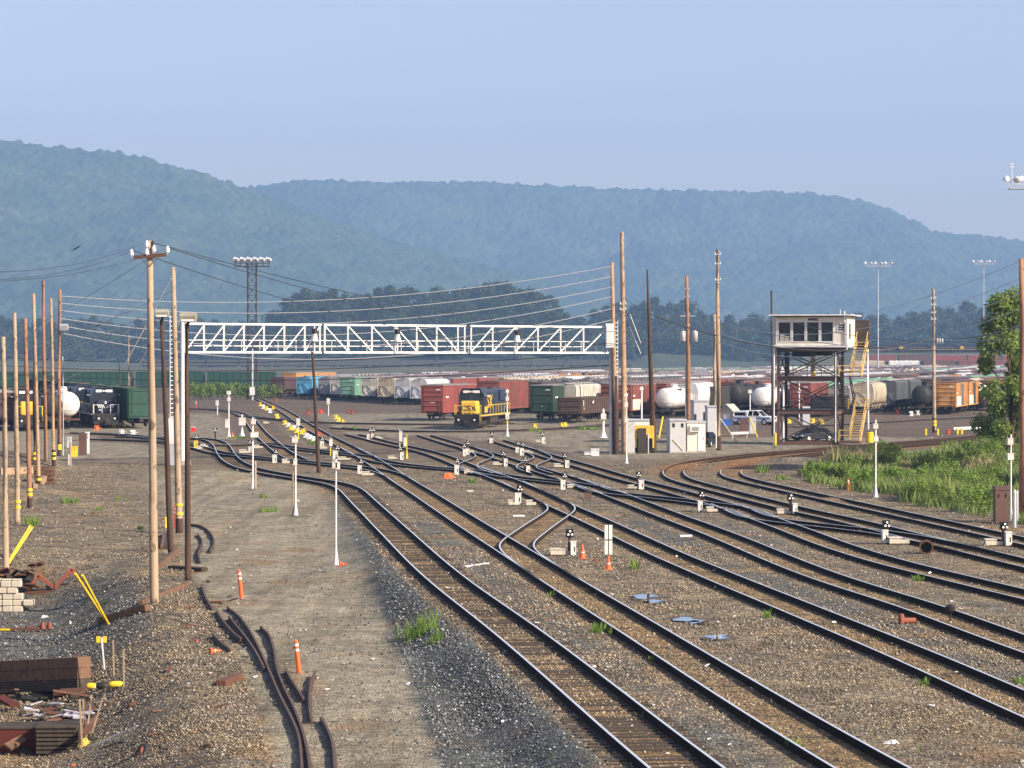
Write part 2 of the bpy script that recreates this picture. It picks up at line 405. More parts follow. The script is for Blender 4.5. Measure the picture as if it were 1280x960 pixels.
for kk, am in (('C', .75), ('E', .85), ('F', .6)):
    q_ = CL[kk][CL[kk][:,1] < 150]; oo = np.argsort(q_[:,1]); dd_ = np.interp(YG, q_[oo,1], q_[oo,0])-XX
    shoulder = np.maximum(shoulder, am*sst(1.3, 1.7, dd_)*(1-sst(2.4, 3.2, dd_))*(YG < 150)*sst(.3, .6, vnoise(XX, YG, 6.0, 31)+.15))
colr = np.stack([bed, np.clip(np.maximum(shoulder, pface*.9), 0, 1), road*(1-rustz), rustz], -1)
ca = me.color_attributes.new('zone', 'FLOAT_COLOR', 'POINT'); ca.data.foreach_set('color', colr.astype(np.float32).ravel())
me.update(); me.validate()
m, nt, b = newmat('gravel_ground'); M['ground'] = m; P_ = geopos(nt)
at = N(nt, 'ShaderNodeVertexColor'); at.layer_name = 'zone'
sep = N(nt, 'ShaderNodeSeparateColor'); nt.links.new(at.outputs[0], sep.inputs[0])
v = N(nt, 'ShaderNodeTexVoronoi'); v.inputs['Scale'].default_value = 13.0; nt.links.new(P_, v.inputs['Vector'])
vs = N(nt, 'ShaderNodeSeparateColor'); nt.links.new(v.outputs['Color'], vs.inputs[0])
v2 = N(nt, 'ShaderNodeTexVoronoi'); v2.inputs['Scale'].default_value = 5.0; nt.links.new(P_, v2.inputs['Vector'])
vs2 = N(nt, 'ShaderNodeSeparateColor'); nt.links.new(v2.outputs['Color'], vs2.inputs[0])
big = noise(nt, P_, 0.10, 5, 0.6); mid = noise(nt, P_, 0.55, 5, 0.65); fin = noise(nt, P_, 9.0, 4, 0.7)
yard = ramp(nt, big, [(0.30, (0.105,0.092,0.078)), (0.45, (0.225,0.182,0.128)), (0.55, (0.155,0.133,0.108)), (0.66, (0.29,0.205,0.115))])
mott = ramp(nt, mid, [(0.32, (0.52,0.52,0.53)), (0.5, (0.95,0.94,0.92)), (0.68, (1.30,1.24,1.12))])
yard = mixc(nt, 1.0, yard, mott, 'MULTIPLY')
bedc = ramp(nt, mid, [(0.3, (0.085,0.062,0.040)), (0.5, (0.20,0.137,0.073)), (0.72, (0.31,0.21,0.11))])
grey = ramp(nt, mid, [(0.3, (0.066,0.070,0.070)), (0.7, (0.122,0.127,0.124))])  # grey stone tone, also carries the painted shade of the left slopes
roadc = ramp(nt, mid, [(0.3, (0.165,0.145,0.110)), (0.52, (0.245,0.215,0.165)), (0.72, (0.32,0.28,0.215))])
sx = N(nt, 'ShaderNodeSeparateXYZ'); nt.links.new(P_, sx.inputs[0]); wob = N(nt, 'ShaderNodeMath', operation='MULTIPLY_ADD'); nt.links.new(mid, wob.inputs[0]); wob.inputs[1].default_value = 60; nt.links.new(sx.outputs[1], wob.inputs[2])
mr = N(nt, 'ShaderNodeMapRange'); mr.inputs[1].default_value = 225; mr.inputs[2].default_value = 330; nt.links.new(wob.outputs[0], mr.inputs[0])
cind = ramp(nt, noise(nt, P_, .09, 6, .7, (.35, 1.6, 1)), [(.32, (.085,.072,.062)), (.5, (.125,.10,.08)), (.66, (.20,.125,.07)), (.8, (.14,.13,.11))])
yard = mixc(nt, mr.outputs[0], yard, cind)
mr2 = N(nt, 'ShaderNodeMapRange'); mr2.inputs[1].default_value = 1300; mr2.inputs[2].default_value = 1700; nt.links.new(sx.outputs[1], mr2.inputs[0]); yard = mixc(nt, mr2.outputs[0], yard, ramp(nt, big, [(.35, (.045,.055,.025)), (.65, (.085,.09,.045))]))
c = mixc(nt, sep.outputs[0], yard, bedc)
c = mixc(nt, sep.outputs[1], c, grey)
edge = N(nt, 'ShaderNodeMath', operation='MULTIPLY_ADD'); nt.links.new(mid, edge.inputs[0]); edge.inputs[1].default_value = 0.9
ad = N(nt, 'ShaderNodeMath', operation='SUBTRACT'); nt.links.new(sep.outputs[2], ad.inputs[0]); ad.inputs[1].default_value = 0.6
nt.links.new(ad.outputs[0], edge.inputs[2]); rf = ramp(nt, edge.outputs[0], [(0.25, 0.0), (0.6, 1.0)])
rm = N(nt, 'ShaderNodeMath', operation='MULTIPLY'); nt.links.new(rf, rm.inputs[0]); nt.links.new(sep.outputs[2], rm.inputs[1])
trk = noise(nt, P_, 1.1, 4, 0.6, (1.0, .055, 1.0)); roadc = mixc(nt, .75, roadc, ramp(nt, trk, [(.32, (.62,.60,.58)), (.5, (1,1,1)), (.68, (1.28,1.25,1.2))]), 'MULTIPLY')
c = mixc(nt, rm.outputs[0], c, roadc)
st = ramp(nt, vs.outputs[0], [(0.0, 0.45), (0.5, 0.95), (0.86, 1.35), (0.97, 2.3)])
stf = N(nt, 'ShaderNodeMath', operation='MULTIPLY_ADD'); nt.links.new(rm.outputs[0], stf.inputs[0]); stf.inputs[1].default_value = -0.7; stf.inputs[2].default_value = 1.0
c2 = mixc(nt, 1.0, c, st, 'MULTIPLY'); c = mixc(nt, stf.outputs[0], c, c2)
st2 = ramp(nt, vs2.outputs[1], [(0.0, 0.72), (0.6, 1.0), (0.95, 1.2)]); c = mixc(nt, 1.0, c, st2, 'MULTIPLY')
ff = N(nt, 'ShaderNodeMath', operation='MULTIPLY_ADD'); nt.links.new(rm.outputs[0], ff.inputs[0]); ff.inputs[1].default_value = -.33; ff.inputs[2].default_value = .55
c = mixc(nt, 1.0, c, (.985, 1.0, .96), 'MULTIPLY')
c = mixc(nt, ff.outputs[0], c, ramp(nt, fin, [(0.3, 0.5), (0.7, 1.45)]), 'MULTIPLY')
# a few rusty and mossy stains
stn = noise(nt, P_, 0.23, 4, 0.7)
c = mixc(nt, ramp(nt, stn, [(0.56, 0.0), (0.70, 0.6)]), c, (0.23, 0.125, 0.05))
rz_ = N(nt, 'ShaderNodeMath', operation='MULTIPLY'); nt.links.new(at.outputs[1], rz_.inputs[0]); rz_.inputs[1].default_value = .85
c = mixc(nt, rz_.outputs[0], c, ramp(nt, mid, [(.3, (.17,.075,.025)), (.7, (.34,.17,.07))]))
nt.links.new(c, b.inputs['Base Color']); b.inputs['Roughness'].default_value = 0.95; b.inputs['Specular IOR Level'].default_value = 0.15
bh = N(nt, 'ShaderNodeMath', operation='SUBTRACT'); nt.links.new(fin, bh.inputs[0]); nt.links.new(v.outputs['Distance'], bh.inputs[1])
bp = N(nt, 'ShaderNodeBump'); bp.inputs['Strength'].default_value = 0.9; bp.inputs['Distance'].default_value = 0.05
nt.links.new(bh.outputs[0], bp.inputs['Height']); nt.links.new(bp.outputs[0], b.inputs['Normal'])
me.materials.append(m)
gro = bpy.data.objects.new('ground', me); COL.objects.link(gro); tag(gro, kind='structure')

# ------------------------------------------------------------------ rails and sleepers
m, nt, b = newmat('polished_rail_head'); b.inputs['Metallic'].default_value = 0.6; b.inputs['Base Color'].default_value = (0.88,0.86,0.83,1); b.inputs['Roughness'].default_value = 0.36; M['railhead'] = m
M['railside'] = paint('rail_side', (0.022, 0.018, 0.016), 0.95, 0.3, (0.055, 0.034, 0.022), streak=False, spec=.05)
M['railrust'] = paint('rusty_rail_head', (0.26, 0.125, 0.05), 0.7, 0.2, (0.12, 0.06, 0.03), streak=False)
PROF = [(-0.075,0.03),(-0.075,0.045),(-0.014,0.065),(-0.014,0.15),(-0.037,0.165),(-0.037,0.195),(-0.030,0.20),(0.030,0.20),(0.037,0.195),(0.037,0.165),(0.014,0.15),(0.014,0.065),(0.075,0.045),(0.075,0.03)]
def sweep(mb, P, off, head_from=5, head_to=8, rust=None):
    t = np.gradient(P, axis=0); t /= np.linalg.norm(t, axis=1)[:,None]
    nrm = np.c_[t[:,1], -t[:,0]]; n = len(PROF); z0 = hgt(P[:,0], P[:,1])
    vs = []
    for i in range(len(P)):
        for a, z in PROF:
            q_ = P[i]+nrm[i]*(off+a); vs.append((q_[0], q_[1], z+float(z0[i])*0))
    b0 = len(mb.v); mb.v += vs
    for i in range(len(P)-1):
        for j in range(n-1):
            mb.f.append((b0+i*n+j, b0+i*n+j+1, b0+(i+1)*n+j+1, b0+(i+1)*n+j))
            mb.m.append((1 if not (rust and rust(P[i])) else 2) if head_from <= j < head_to else 0); mb.sm.append(False)
def rail_keep(P):
    """clip a line to the part a camera near this one could see"""
    return P[(P[:,1] > 30) & (P[:,1] < 700) & (np.abs(P[:,0]) < 0.50*P[:,1]+18)]
for k in TR:
    P = rail_keep(CL[k]); base = P[len(P)//2]
    t = thing('railway_track', LABEL_TR[k], 'railway track', (base[0], base[1], 0))
    Q = P - base
    rust = (lambda q_, base=base: (q_+base)[1] > 213) if k in 'GH' else None
    step = 1 if k[0] != 'X' else 1
    for sgn in (-1, 1):
        mb = MB()
        _h = hgt; sweep(mb, Q, sgn*0.7525, rust=rust)
        mb.build('rail', [M['railside'], M['railhead'], M['railrust']], t)
    mb = MB(); T = resample(P, 0.53)
    tg = np.gradient(T, axis=0); tg /= np.linalg.norm(tg, axis=1)[:,None]
    for i in range(len(T)):
        if T[i][1] > 260: continue
        a = math.atan2(tg[i][1], tg[i][0]); j = random.uniform(-0.06, 0.06)
        c_ = (T[i][0]-base[0]-tg[i][1]*j, T[i][1]-base[1]+tg[i][0]*j, (-0.082 if k in 'A' else -0.118)+random.uniform(-0.02, 0.03))
        mb.box(c_, (0.22, 2.6, 0.18), a+random.uniform(-0.02, 0.02))
    if mb.v: tag(mb.build('sleepers', M['tie'], t), kind='stuff')
# ------------------------------------------------------------------ hills
m, nt, b = newmat('forest_hillside'); M['forest'] = m; P_ = geopos(nt)
f1 = noise(nt, P_, 0.0055, 6, 0.7); f2 = noise(nt, P_, 0.05, 3, 0.6)
c = ramp(nt, f1, [(0.3, (0.018,0.038,0.014)), (0.5, (0.042,0.070,0.022)), (0.72, (0.080,0.095,0.036))])
c = mixc(nt, 0.8, c, ramp(nt, f2, [(0.3, 0.6), (0.7, 1.5)]), 'MULTIPLY')
nt.links.new(c, b.inputs['Base Color']); b.inputs['Roughness'].default_value = 0.9; b.inputs['Specular IOR Level'].default_value = 0.05
def worley(x, y, s, seed):
    x = x/s; y = y/s; xi = np.floor(x).astype(np.int64); yi = np.floor(y).astype(np.int64); best = np.full(x.shape, 9.0); val = np.zeros(x.shape)
    def hs(a, b_, k):
        n = (a*374761393+b_*668265263+(seed*7+k)*1442695041) & 0xffffffff; n = ((n ^ (n >> 13))*1274126177) & 0xffffffff
        return ((n ^ (n >> 16)) & 0xffff)/65535.0
    for di in (-1,0,1):
        for dj in (-1,0,1):
            cx = xi+di; cy_ = yi+dj; px = cx+hs(cx,cy_,1); py = cy_+hs(cx,cy_,2)
            dd = (x-px)**2+(y-py)**2; rr = hs(cx,cy_,3); mk = dd < best
            best = np.where(mk, dd, best); val = np.where(mk, rr, val)
    return np.sqrt(best), val
def hill(sky, Y, depth, nx, ny, x0, x1, crown=9.0, amp=8.0, seed=1, tail=1.0):
    xs = np.linspace(x0, x1, nx)
    sp = sorted((AT(px, py, Y).x, AT(px, py, Y).z) for px, py in sky)
    top = np.interp(xs, [p[0] for p in sp], [p[1] for p in sp])
    t = np.linspace(0, 1, ny); X = np.repeat(xs[:,None], ny, 1); yy = Y-depth+t*(depth*1.12); YG_ = np.repeat(yy[None,:], nx, 0)
    prof = np.interp(t, [0, 0.25, 0.55, 0.8, 0.893, 1.0], [0.0, 0.12, 0.42, 0.86, 1.0, 0.93])
    Z = top[:,None]*prof[None,:]
    relief = (vnoise(X, YG_, 460, seed)-0.5)*0.42+(vnoise(X, YG_, 190, seed+3)-0.5)*0.24+(vnoise(X, YG_, 85, seed+4)-0.5)*0.10
    Z = Z*(1+relief*np.sin(np.pi*np.clip(prof, 0, 1))[None,:])
    d1, r1 = worley(X, YG_, crown, seed); d2, r2 = worley(X, YG_, crown*2.1, seed+5)
    Z = Z+amp*(0.4+0.9*r1)*np.clip(1-d1**2*1.6, 0, 1)+amp*0.8*r2*np.clip(1-d2**2*1.6, 0, 1)-2.0-amp*0.5
    me = bpy.data.meshes.new('hills'); idx = np.arange(nx*ny).reshape(nx, ny)
    q = np.stack([idx[:-1,:-1], idx[1:,:-1], idx[1:,1:], idx[:-1,1:]], -1).reshape(-1, 4)
    me.from_pydata(np.stack([X, YG_, Z], -1).reshape(-1, 3).tolist(), [], q.tolist())
    me.polygons.foreach_set('use_smooth', np.ones(len(q), dtype=bool)); me.materials.append(M['forest']); me.update()
    o = bpy.data.objects.new('hills', me); COL.objects.link(o); return tag(o, kind='structure')
hill([(-600,150),(-200,168),(0,176),(60,183),(110,187),(160,194),(200,204),(240,213),(280,227),(305,235),(350,252),(420,280),(520,312),(650,345),(800,385),(950,420),(1100,440)], 6800, 2100, 640, 280, -2700, 1000, 16.0, 11.0, 3)
hill([(-100,250),(200,240),(320,235),(350,230),(380,228),(450,232),(520,230),(600,230),(680,234),(760,239),(850,241),(950,242),(1020,245),(1075,252),(1110,262),(1140,277),(1165,289),(1200,294),(1250,299),(1300,304),(1500,316),(1900,330)], 8800, 3000, 860, 300, -1500, 3500, 18.0, 12.5, 11)
# ------------------------------------------------------------------ wooden poles
def ring_band(mb, top, L, z0, z1, r):
    a = top*(z0/L); b_ = top*(z1/L); mb.cyl(a, b_, r, r, 12)
def pole(label, bx, by, tx, ty, wb, wt, mat, bands=(), bandmat='brightyellow', butt=None, name='utility_pole', cat='utility pole', group=None, base=None, n=12):
    b = base if base is not None else G(bx, by); Y = b.y
    top = AT(tx, ty, Y) - b; L = top.length
    r0, r1 = wb*Y/F/2, wt*Y/F/2
    t = thing(name, label, cat, b, 0, group)
    mb = MB(); zs = [-0.3, 0.02*L, 0.25*L, 0.5*L, 0.75*L, L]
    pts = [top*(z/L) for z in zs]
    for i in range(1, 5): pts[i] = pts[i]+Vector((random.uniform(-1,1), random.uniform(-1,1), 0))*r1*0.25
    mb.smooth = True
    mb.tube(pts, [r0+(r1-r0)*max(0, z)/L for z in zs], n); mb.smooth = False
    mb.build('shaft', M[mat], t)
    for yb in bands:
        z = (by-yb)/(by-ty)*L; rr = r0+(r1-r0)*z/L+0.03
        h = 0.0009*Y
        mb = MB(); mb.cyl(top*((z-h/2)/L), top*((z+h/2)/L), rr, rr, 12); mb.build('painted_band', M[bandmat], t)
    if butt:
        z = (by-butt)/(by-ty)*L
        mb = MB(); mb.cyl(Vector((0,0,-0.2)), top*(z/L), r0+0.022, r0+(r1-r0)*z/L+0.022, 12); mb.build('creosote_shade_butt', M['pole_dark'], t)  # creosote on most poles, painted shadow on the shorter bridge-end pole
    t['_'] = 0; del t['_']
    return t, b, top, r1
def insulator(mb, p, s=1.0):
    p = Vector(p); mb.lathe([(0.03*s,0),(0.03*s,0.05*s),(0.09*s,0.06*s),(0.10*s,0.13*s),(0.06*s,0.15*s),(0.09*s,0.17*s),(0.085*s,0.24*s),(0.05*s,0.26*s),(0.04*s,0.32*s)], p, 8)
ATT = {}
# nearest pole with the cross arm
t, b, top, r1 = pole('tall tan wooden pole with a rusty crossarm, standing on the near bank', 193.5, 755, 187.5, 301, 11.5, 7.2, 'pole_tan')
Y = b.y; arm_l = AT(168, 322, Y)-b; arm_r = AT(208, 318.5, Y)-b
mb = MB(); mb.bar(arm_l+Vector((0,-0.16,0)), arm_r+Vector((0,-0.16,0)), 0.11, 0.13); mb.build('crossarm', M['rusty'], t)
mb = MB()
for px in (176, 199): mb.bar(AT(px, 322, Y)-b+Vector((0,-0.23,0)), AT(187.7, 334, Y)-b+Vector((0,-0.23,0)), 0.035, 0.02)
mb.build('arm_brace', M['darksteel'], t)
for px, py in ((165, 321), (184.5, 310), (184.5, 320), (193, 316), (210, 317)):
    mb = MB(); insulator(mb, AT(px, py, Y)-b+Vector((0,-0.2 if px in (184.5,) else -0.16,0)), 0.85); mb.build('insulator', M['porcelain'], t)
mb = MB(); mb.cyl(AT(191.5, 308, Y)-b+Vector((0,-.1,0)), AT(191.5, 301, Y)-b+Vector((0,-.1,0)), 0.04, 0.04, 8); mb.build('lightning_arrester', M['black'], t)
ATT['big'] = [AT(184.5, 301.5, Y), AT(166, 313, Y), AT(210, 310, Y)]
PL = [
 ('tan wooden pole at the left edge beside two leaning yellow guy guards', 8, 716, 4, 421, 7.6, 5.2, 'pole_tan', (), None),
 ('tan wooden pole with two yellow bands above a weed clump', 22.5, 655, 18, 391, 7.0, 4.6, 'pole_tan', (627, 634), None),
 ('reddish wooden pole with two yellow bands above its dark butt', 37.5, 635, 31.5, 398, 6.2, 4.6, 'pole_rust', (612, 618), 622),
 ('orange brown pole standing among the piled timbers with a yellow band', 48.5, 605, 42, 367, 5.4, 3.6, 'pole_mid', (599,), 595),
 ('dark creosoted pole with two yellow bands behind the orange brown pole', 43.5, 581, 43.5, 402, 5.2, 3.8, 'pole_dark', (567, 573), None),
 ('tallest of the left pole cluster, reddish and spotted, rising behind stacked timbers', 57, 577, 54, 351, 4.8, 3.8, 'pole_rust', (), None),
 ('brown pole with dark butt and two yellow bands near the white tank car', 67.5, 584, 63.5, 373, 4.6, 3.2, 'pole_mid', (567, 573), 562),
 ('dark red pole carrying a floodlight, beside the white tank car end', 74, 570, 75, 362, 4.8, 3.6, 'pole_rust', (557, 560.5), 553),
 ('tan wooden pole with two yellow bands, just right of the tallest near pole', 224.5, 667, 216.5, 334, 9.0, 5.4, 'pole_tan', (631, 642), 648),
 ('dark leaning pole standing among the dwarf signals under the signal bridge', 399, 591, 390.5, 440, 5.2, 3.2, 'pole_dark', (), None),
 ('brown wooden pole, shorter of the pair at the right end of the signal bridge', 770.5, 568, 765, 328, 7.2, 4.6, 'pole_mid', (), 470),  # its dark lower sleeve is shadow painted as colour
 ('tallest tan pole of the pair at the right end of the signal bridge', 781, 568, 777.3, 290, 8.0, 4.8, 'pole_mid', (), None),
 ('brown pole carrying two pale transformer cans', 861.5, 527, 858.3, 345, 6.0, 4.2, 'pole_rust', (), None),
 ('slim spotted brown pole with a diagonal guy, beside the dark sedan', 898.5, 563, 897, 312, 6.2, 4.2, 'pole_mid', (), 545),
 ('pale grey wooden pole just behind the slim spotted pole', 893.5, 525, 893, 393, 5.0, 3.6, 'pole_tan', (), None),
 ('tan pole with two yellow bands near the orange boxcars', 1168, 541, 1166.5, 360, 5.0, 3.4, 'pole_tan', (527, 531), 522),
 ('thick rusty brown pole at the right edge in front of the leafy tree', 1281.5, 652, 1276.5, 323, 14.5, 5.6, 'pole_rust', (), None),
]
PT_ = []
for (lab, bx, by, tx, ty, wb, wt, mt, bands, butt) in PL:
    PT_.append(pole(lab, bx, by, tx, ty, wb, wt, mt, bands, butt=butt) + (by,))
def addp(i, name, mb, mat): return mb.build(name, M[mat], PT_[i][0])
# steps, pegs and hardware on poles
for i, ys in ((12, (362, 371, 393, 407)), (13, (318, 330, 350)), (15, (373, 381, 391, 399)), (11, (380, 387))):
    t, b, top, r1, by = PT_[i]
    for yb in ys:
        z = (by-yb)/F*b.y; c = top*(z/top.length)
        w_ = .26; mb = MB(); mb.bar(c+Vector((-w_,-0.15,0)), c+Vector((w_,-0.15,0)), 0.04, 0.04)
        for s in (-w_*.9, w_*.9): insulator(mb, c+Vector((s,-0.15,0.0)), 0.55)
        mb.build('insulator_bracket', M['porcelain'], t)
# transformer cans and arm
t, b, top, r1, by = PT_[12]; Y = b.y
mb = MB(); mb.bar(AT(850,395,Y)-b+Vector((0,-.2,0)), AT(869,395,Y)-b+Vector((0,-.2,0)), 0.1, 0.1); mb.build('crossarm', M['galv'], t)
for px in (853.3, 868.5):
    c = AT(px, 427, Y)-b; mb = MB(); mb.smooth = True; hh = 13.5*Y/F
    mb.lathe([(0.30,0.0),(0.38,0.06),(0.38,hh*0.9),(0.36,hh*0.95),(0.15,hh),(0.05,hh*1.12)], c+Vector((0,-0.2,0)), 12); mb.build('transformer_can', M['galv'], t)
t, b, top, r1, by = PT_[15]; Y = b.y
for px in (1171.5, 1174.5, 1177.5):
    c = AT(px, 429, Y)-b; mb = MB(); mb.lathe([(0.11,0),(0.13,0.05),(0.13,0.5),(0.05,0.58)], c+Vector((0,-.15,0)), 8); mb.build('transformer_can', M['galv'], t)
# slim white drop wires casing on pole 898
t, b, top, r1, by = PT_[13]; mb = MB(); mb.bar(Vector((-0.24,-0.24,0.2)), Vector((-0.24,-0.22,2.6)), 0.1, 0.05); mb.build('ground_wire_cover', M['white'], t)
# tapered steel pole
t, b, top, r1 = pole('dark tapered pole with a thin whip top beside the yellow generator', 817, 566, 809, 337, 8.4, 2.0, 'pole_dark'); PT_.append((t, b, top, r1, 566))
t, b, top, r1 = pole('thin dark pole against the left side of the lookout tower', 966, 545, 964.3, 363, 3.4, 2.6, 'darksteel', name='steel_pole', cat='pole')
t, b, top, r1 = pole('slim white steel pole standing behind the yellow stairs of the lookout tower', 1085, 537, 1084, 400, 3.0, 2.6, 'white', name='steel_pole', cat='pole')
t, b, top, r1 = pole('pale metal conduit pipe standing beside the dark red pole', 79, 570, 78.6, 446, 1.7, 1.5, 'galv', name='steel_pole', cat='pole')
t, b, top, r1 = pole('thin grey steel post rising beside the transformer pole', 857.6, 527, 857.2, 442, 2.2, 1.8, 'galv', name='steel_pole', cat='pole')
t, b, top, r1 = pole('thin far wooden pole seen under the left wires behind the green cars', 161, 490, 160.7, 419, 2.6, 1.8, 'pole_tan', base=AT(161, 490, 712))
t, b, top, r1 = pole('thin bent far pole rising from the green cars left of the floodlit mast', 150, 490, 149, 452, 2.0, 1.2, 'pole_dark', base=AT(150, 490, 712))
# floodlight poles
def flood(label, bx, by, tx, ty, wb, wt, hx, hy, wpx):
    t, b, top, r1 = pole(label, bx, by, tx, ty, wb, wt, 'pole_dark', name='floodlight_pole', cat='floodlight pole'); Y = b.y
    c = AT(hx, hy, Y)-b; w_ = 1.15*wpx*Y/F; h_ = w_*0.62
    mb = MB(); mb.prismx([(-0.55*w_, -0.5*h_), (0.35*w_, -0.5*h_), (0.5*w_, 0.15*h_), (0.3*w_, 0.5*h_), (-0.3*w_, 0.5*h_), (-0.62*w_, 0.1*h_)], c.x-w_/2, c.x+w_/2)
    mb.v = [(x, y+c.y-0.1, z+c.z) for x, y, z in mb.v]
    hd = mb.build('lamp_head', M['lampgrey'], t)
    mb = MB(); mb.bb(c.x-0.42*w_, c.x+0.42*w_, c.y-0.1-0.58*w_, c.y-0.1-0.50*w_, c.z-0.44*h_, c.z-0.05*h_); mb.build('lens', M['lens'], hd)
    mb = MB(); mb.cyl(top*0.97, c+Vector((0,-0.1,-0.4*h_)), r1*0.9, r1*0.7, 8); mb.build('bracket', M['darksteel'], t)
M['lampgrey'] = paint('lamp_housing', (0.28, 0.27, 0.22), 0.5, 0.2)
flood('dark leaning floodlight pole between the tallest near pole and the banded tan pole', 214, 691, 202, 400, 8.2, 4.6, 203.5, 391.5, 14)
flood('upright dark floodlight pole at the left end of the signal bridge', 235.3, 726, 233.5, 404, 8.4, 5.2, 236, 396.5, 17)
t, b, top, r1, by = PT_[7]; Y = b.y; c = AT(80.5, 409, Y)-b; mb = MB(); mb.box(c+Vector((0,-.3,0)), (0.7, 0.5, 0.45), rot=Euler((0.3,0,0)).to_matrix()); mb.bar(c, Vector((0,0,c.z)), 0.08); mb.build('floodlight', M['galv'], t)
# guy guards and guys
def guy(label, p0, p1, r, mat, name='guy_wire', cat='guy wire', group=None):
    mb = MB(); p0 = Vector(p0); p1 = Vector(p1); mb.cyl(Vector(), p1-p0, r, r, 6)
    return tag(mb.build(name, M[mat], None, p0), label, cat, group)
for k, (a, bb_, lab) in enumerate((((8,706),(38,657),'left one of two yellow guy guards leaning from the left edge pole'), ((9,707),(40.5,659),'right one of two yellow guy guards leaning from the left edge pole'))):
    p0 = G(*a); guy(lab, p0, AT(bb_[0], bb_[1], p0.y+4), 0.045, 'brightyellow', 'guy_guard', 'guy guard')
for k, (a, bb_, lab) in enumerate((((133,777),(94,717),'lower one of two yellow guy guards leaning over the red scrap frame'), ((136,781),(103,719),'upper one of two yellow guy guards leaning over the red scrap frame'))):
    p0 = G(*a); guy(lab, p0, AT(bb_[0], bb_[1], p0.y-3), 0.05, 'brightyellow', 'guy_guard', 'guy guard')
p0 = G(820, 553); guy('thick yellow guy guard leaning against the sky side of the yellow generator', G(823.5, 548), AT(828.5, 521, G(823.5,548).y+2), 0.08, 'brightyellow', 'guy_guard', 'guy guard')
guy('white diagonal guy brace running down from the slim spotted pole', G(921.5, 553), AT(901, 524, G(898.5,563).y), 0.06, 'white', 'guy_guard', 'guy guard')
guy('yellow guy guard leaning beside the brown cabinet and white pickup', G(947, 547), AT(937, 522, G(947,547).y+2), 0.08, 'brightyellow', 'guy_guard', 'guy guard')
guy('upper one of two short white guy guards hanging beside the dark tapered pole', AT(801, 429, 262), AT(787.5, 393, 262), 0.035, 'white', 'guy_guard', 'guy guard')
guy('lower one of two short white guy guards hanging beside the dark tapered pole', AT(801, 442, 258), AT(787, 408, 258), 0.035, 'white', 'guy_guard', 'guy guard')

# ------------------------------------------------------------------ overhead wires
def wire(label, p0, p1, sag, r, mat, group=None):
    p0 = Vector(p0); p1 = Vector(p1); n = 24
    pts = [(p1-p0)*(i/n)+Vector((0,0,-sag*4*(i/n)*(1-i/n))) for i in range(n+1)]
    mb = MB(); mb.tube(pts, r, 4)
    return tag(mb.build('overhead_wire', M[mat], None, p0), label, 'wire', group)
big = ATT['big']
wire('topmost dark wire running from the crossarm pole off the left edge', AT(-60, 338, 78), big[0], 0.4, 0.008, 'wire_dark')
gl = 'pair of dark wires from the crossarm pole to the left edge'
for q_, y_ in ((big[1], 349), (big[2], 352)): wire('dark lower wire from the crossarm pole off the left edge, one of a close pair', AT(-60, y_, 78), q_, 0.35, 0.008, 'wire_dark', gl)
wire('highest dark wire from the crossarm pole down to the lookout tower pole', big[0], AT(965, 391, 290), 2.6, 0.016, 'wire_dark')
wire('middle dark wire from the crossarm pole down to the lookout tower pole', big[2], AT(965, 399, 290), 3.0, 0.016, 'wire_dark')
wire('lowest dark wire from the crossarm pole, ending at the slim spotted pole', big[1], AT(897, 396, 266), 3.2, 0.016, 'wire_dark')
Yr, Yl = 252.0, PT_[7][1].y
rank = ['highest', 'second highest', 'third highest', 'fourth highest', 'fifth highest', 'lowest']
for k, (y0, y1) in enumerate(((370, 333), (379, 346), (388, 359), (398, 371), (407, 386), (416, 400))):
    wire(rank[k]+' pale wire strung from the left pole cluster to the signal bridge pole pair', AT(75, y0, Yl), AT(764, y1, Yr), 1.6+0.25*k, 0.032, 'wire_pale')
for k, (a, c_, lab) in enumerate((((32,470),(216,349),'highest'), ((0,478),(216,378),'second'), ((60,469),(187,400),'third'), ((20,500),(216,417),'lowest'))):
    wire(lab+' pale guy strand slanting from the left pole cluster to the banded tan pole', AT(a[0], a[1], 215), AT(c_[0], c_[1], 139+k*0.2), 0.0, 0.014, 'wire_pale')
for k, (a, c_, lab) in enumerate((((0,428),(187,322),'upper'), ((0,452),(216,364),'middle'), ((40,440),(216,392),'lower'), ((75,452),(216,405),'short lower'))):
    wire(lab+' thin dark strand crossing the left pole cluster up to the tan poles', AT(a[0], a[1], 190), AT(c_[0], c_[1], 100 if c_[0] == 187 else 139+k*.3), 0.2, 0.010, 'wire_dark')
guy('white strand slanting down from the banded tan pole to the far green cars', AT(157, 454, 142), AT(214, 348, 139), 0.022, 'white')
guy('lower white strand slanting down behind the tallest near pole', AT(160, 480, 142), AT(185, 436, 139.5), 0.022, 'white')
for k, (y0, y1, y2) in enumerate(((372, 395, 0), (390, 402, 0), (402, 412, 0))):
    wire(('upper','middle','lower')[k]+' dark cable from the signal bridge poles to the transformer pole', AT(780, y0, 252), AT(858, y1, 380), 1.0, 0.03, 'wire_dark')
wire('thick dark cable drooping from the tapered pole across the tower front', AT(813, 393, 257), AT(1167, 421, 290), 2.2, 0.05, 'wire_dark')
wire('thick dark service cable continuing from the banded far pole into the leafy tree', AT(1167, 421, 290), AT(1279, 407, 150), 0.4, 0.035, 'wire_dark')
wire('dark cable from the thin tower pole across the cabin roof to the right', AT(965, 393, 290), AT(1279, 425, 150), 1.0, 0.02, 'wire_dark')
wire('dark cable passing in front of the cabin windows', AT(897, 402, 266), AT(1279, 436, 190), 1.0, 0.022, 'wire_dark')
for k, (y0, y1) in enumerate(((362, 326), (377, 348), (392, 366), (402, 386))):
    wire(rank[k]+' pale wire from the slim spotted pole rising to the thick right edge pole', AT(897, y0+24, 266), AT(1276, y1, 150), 2.0, 0.018, 'wire_pale')
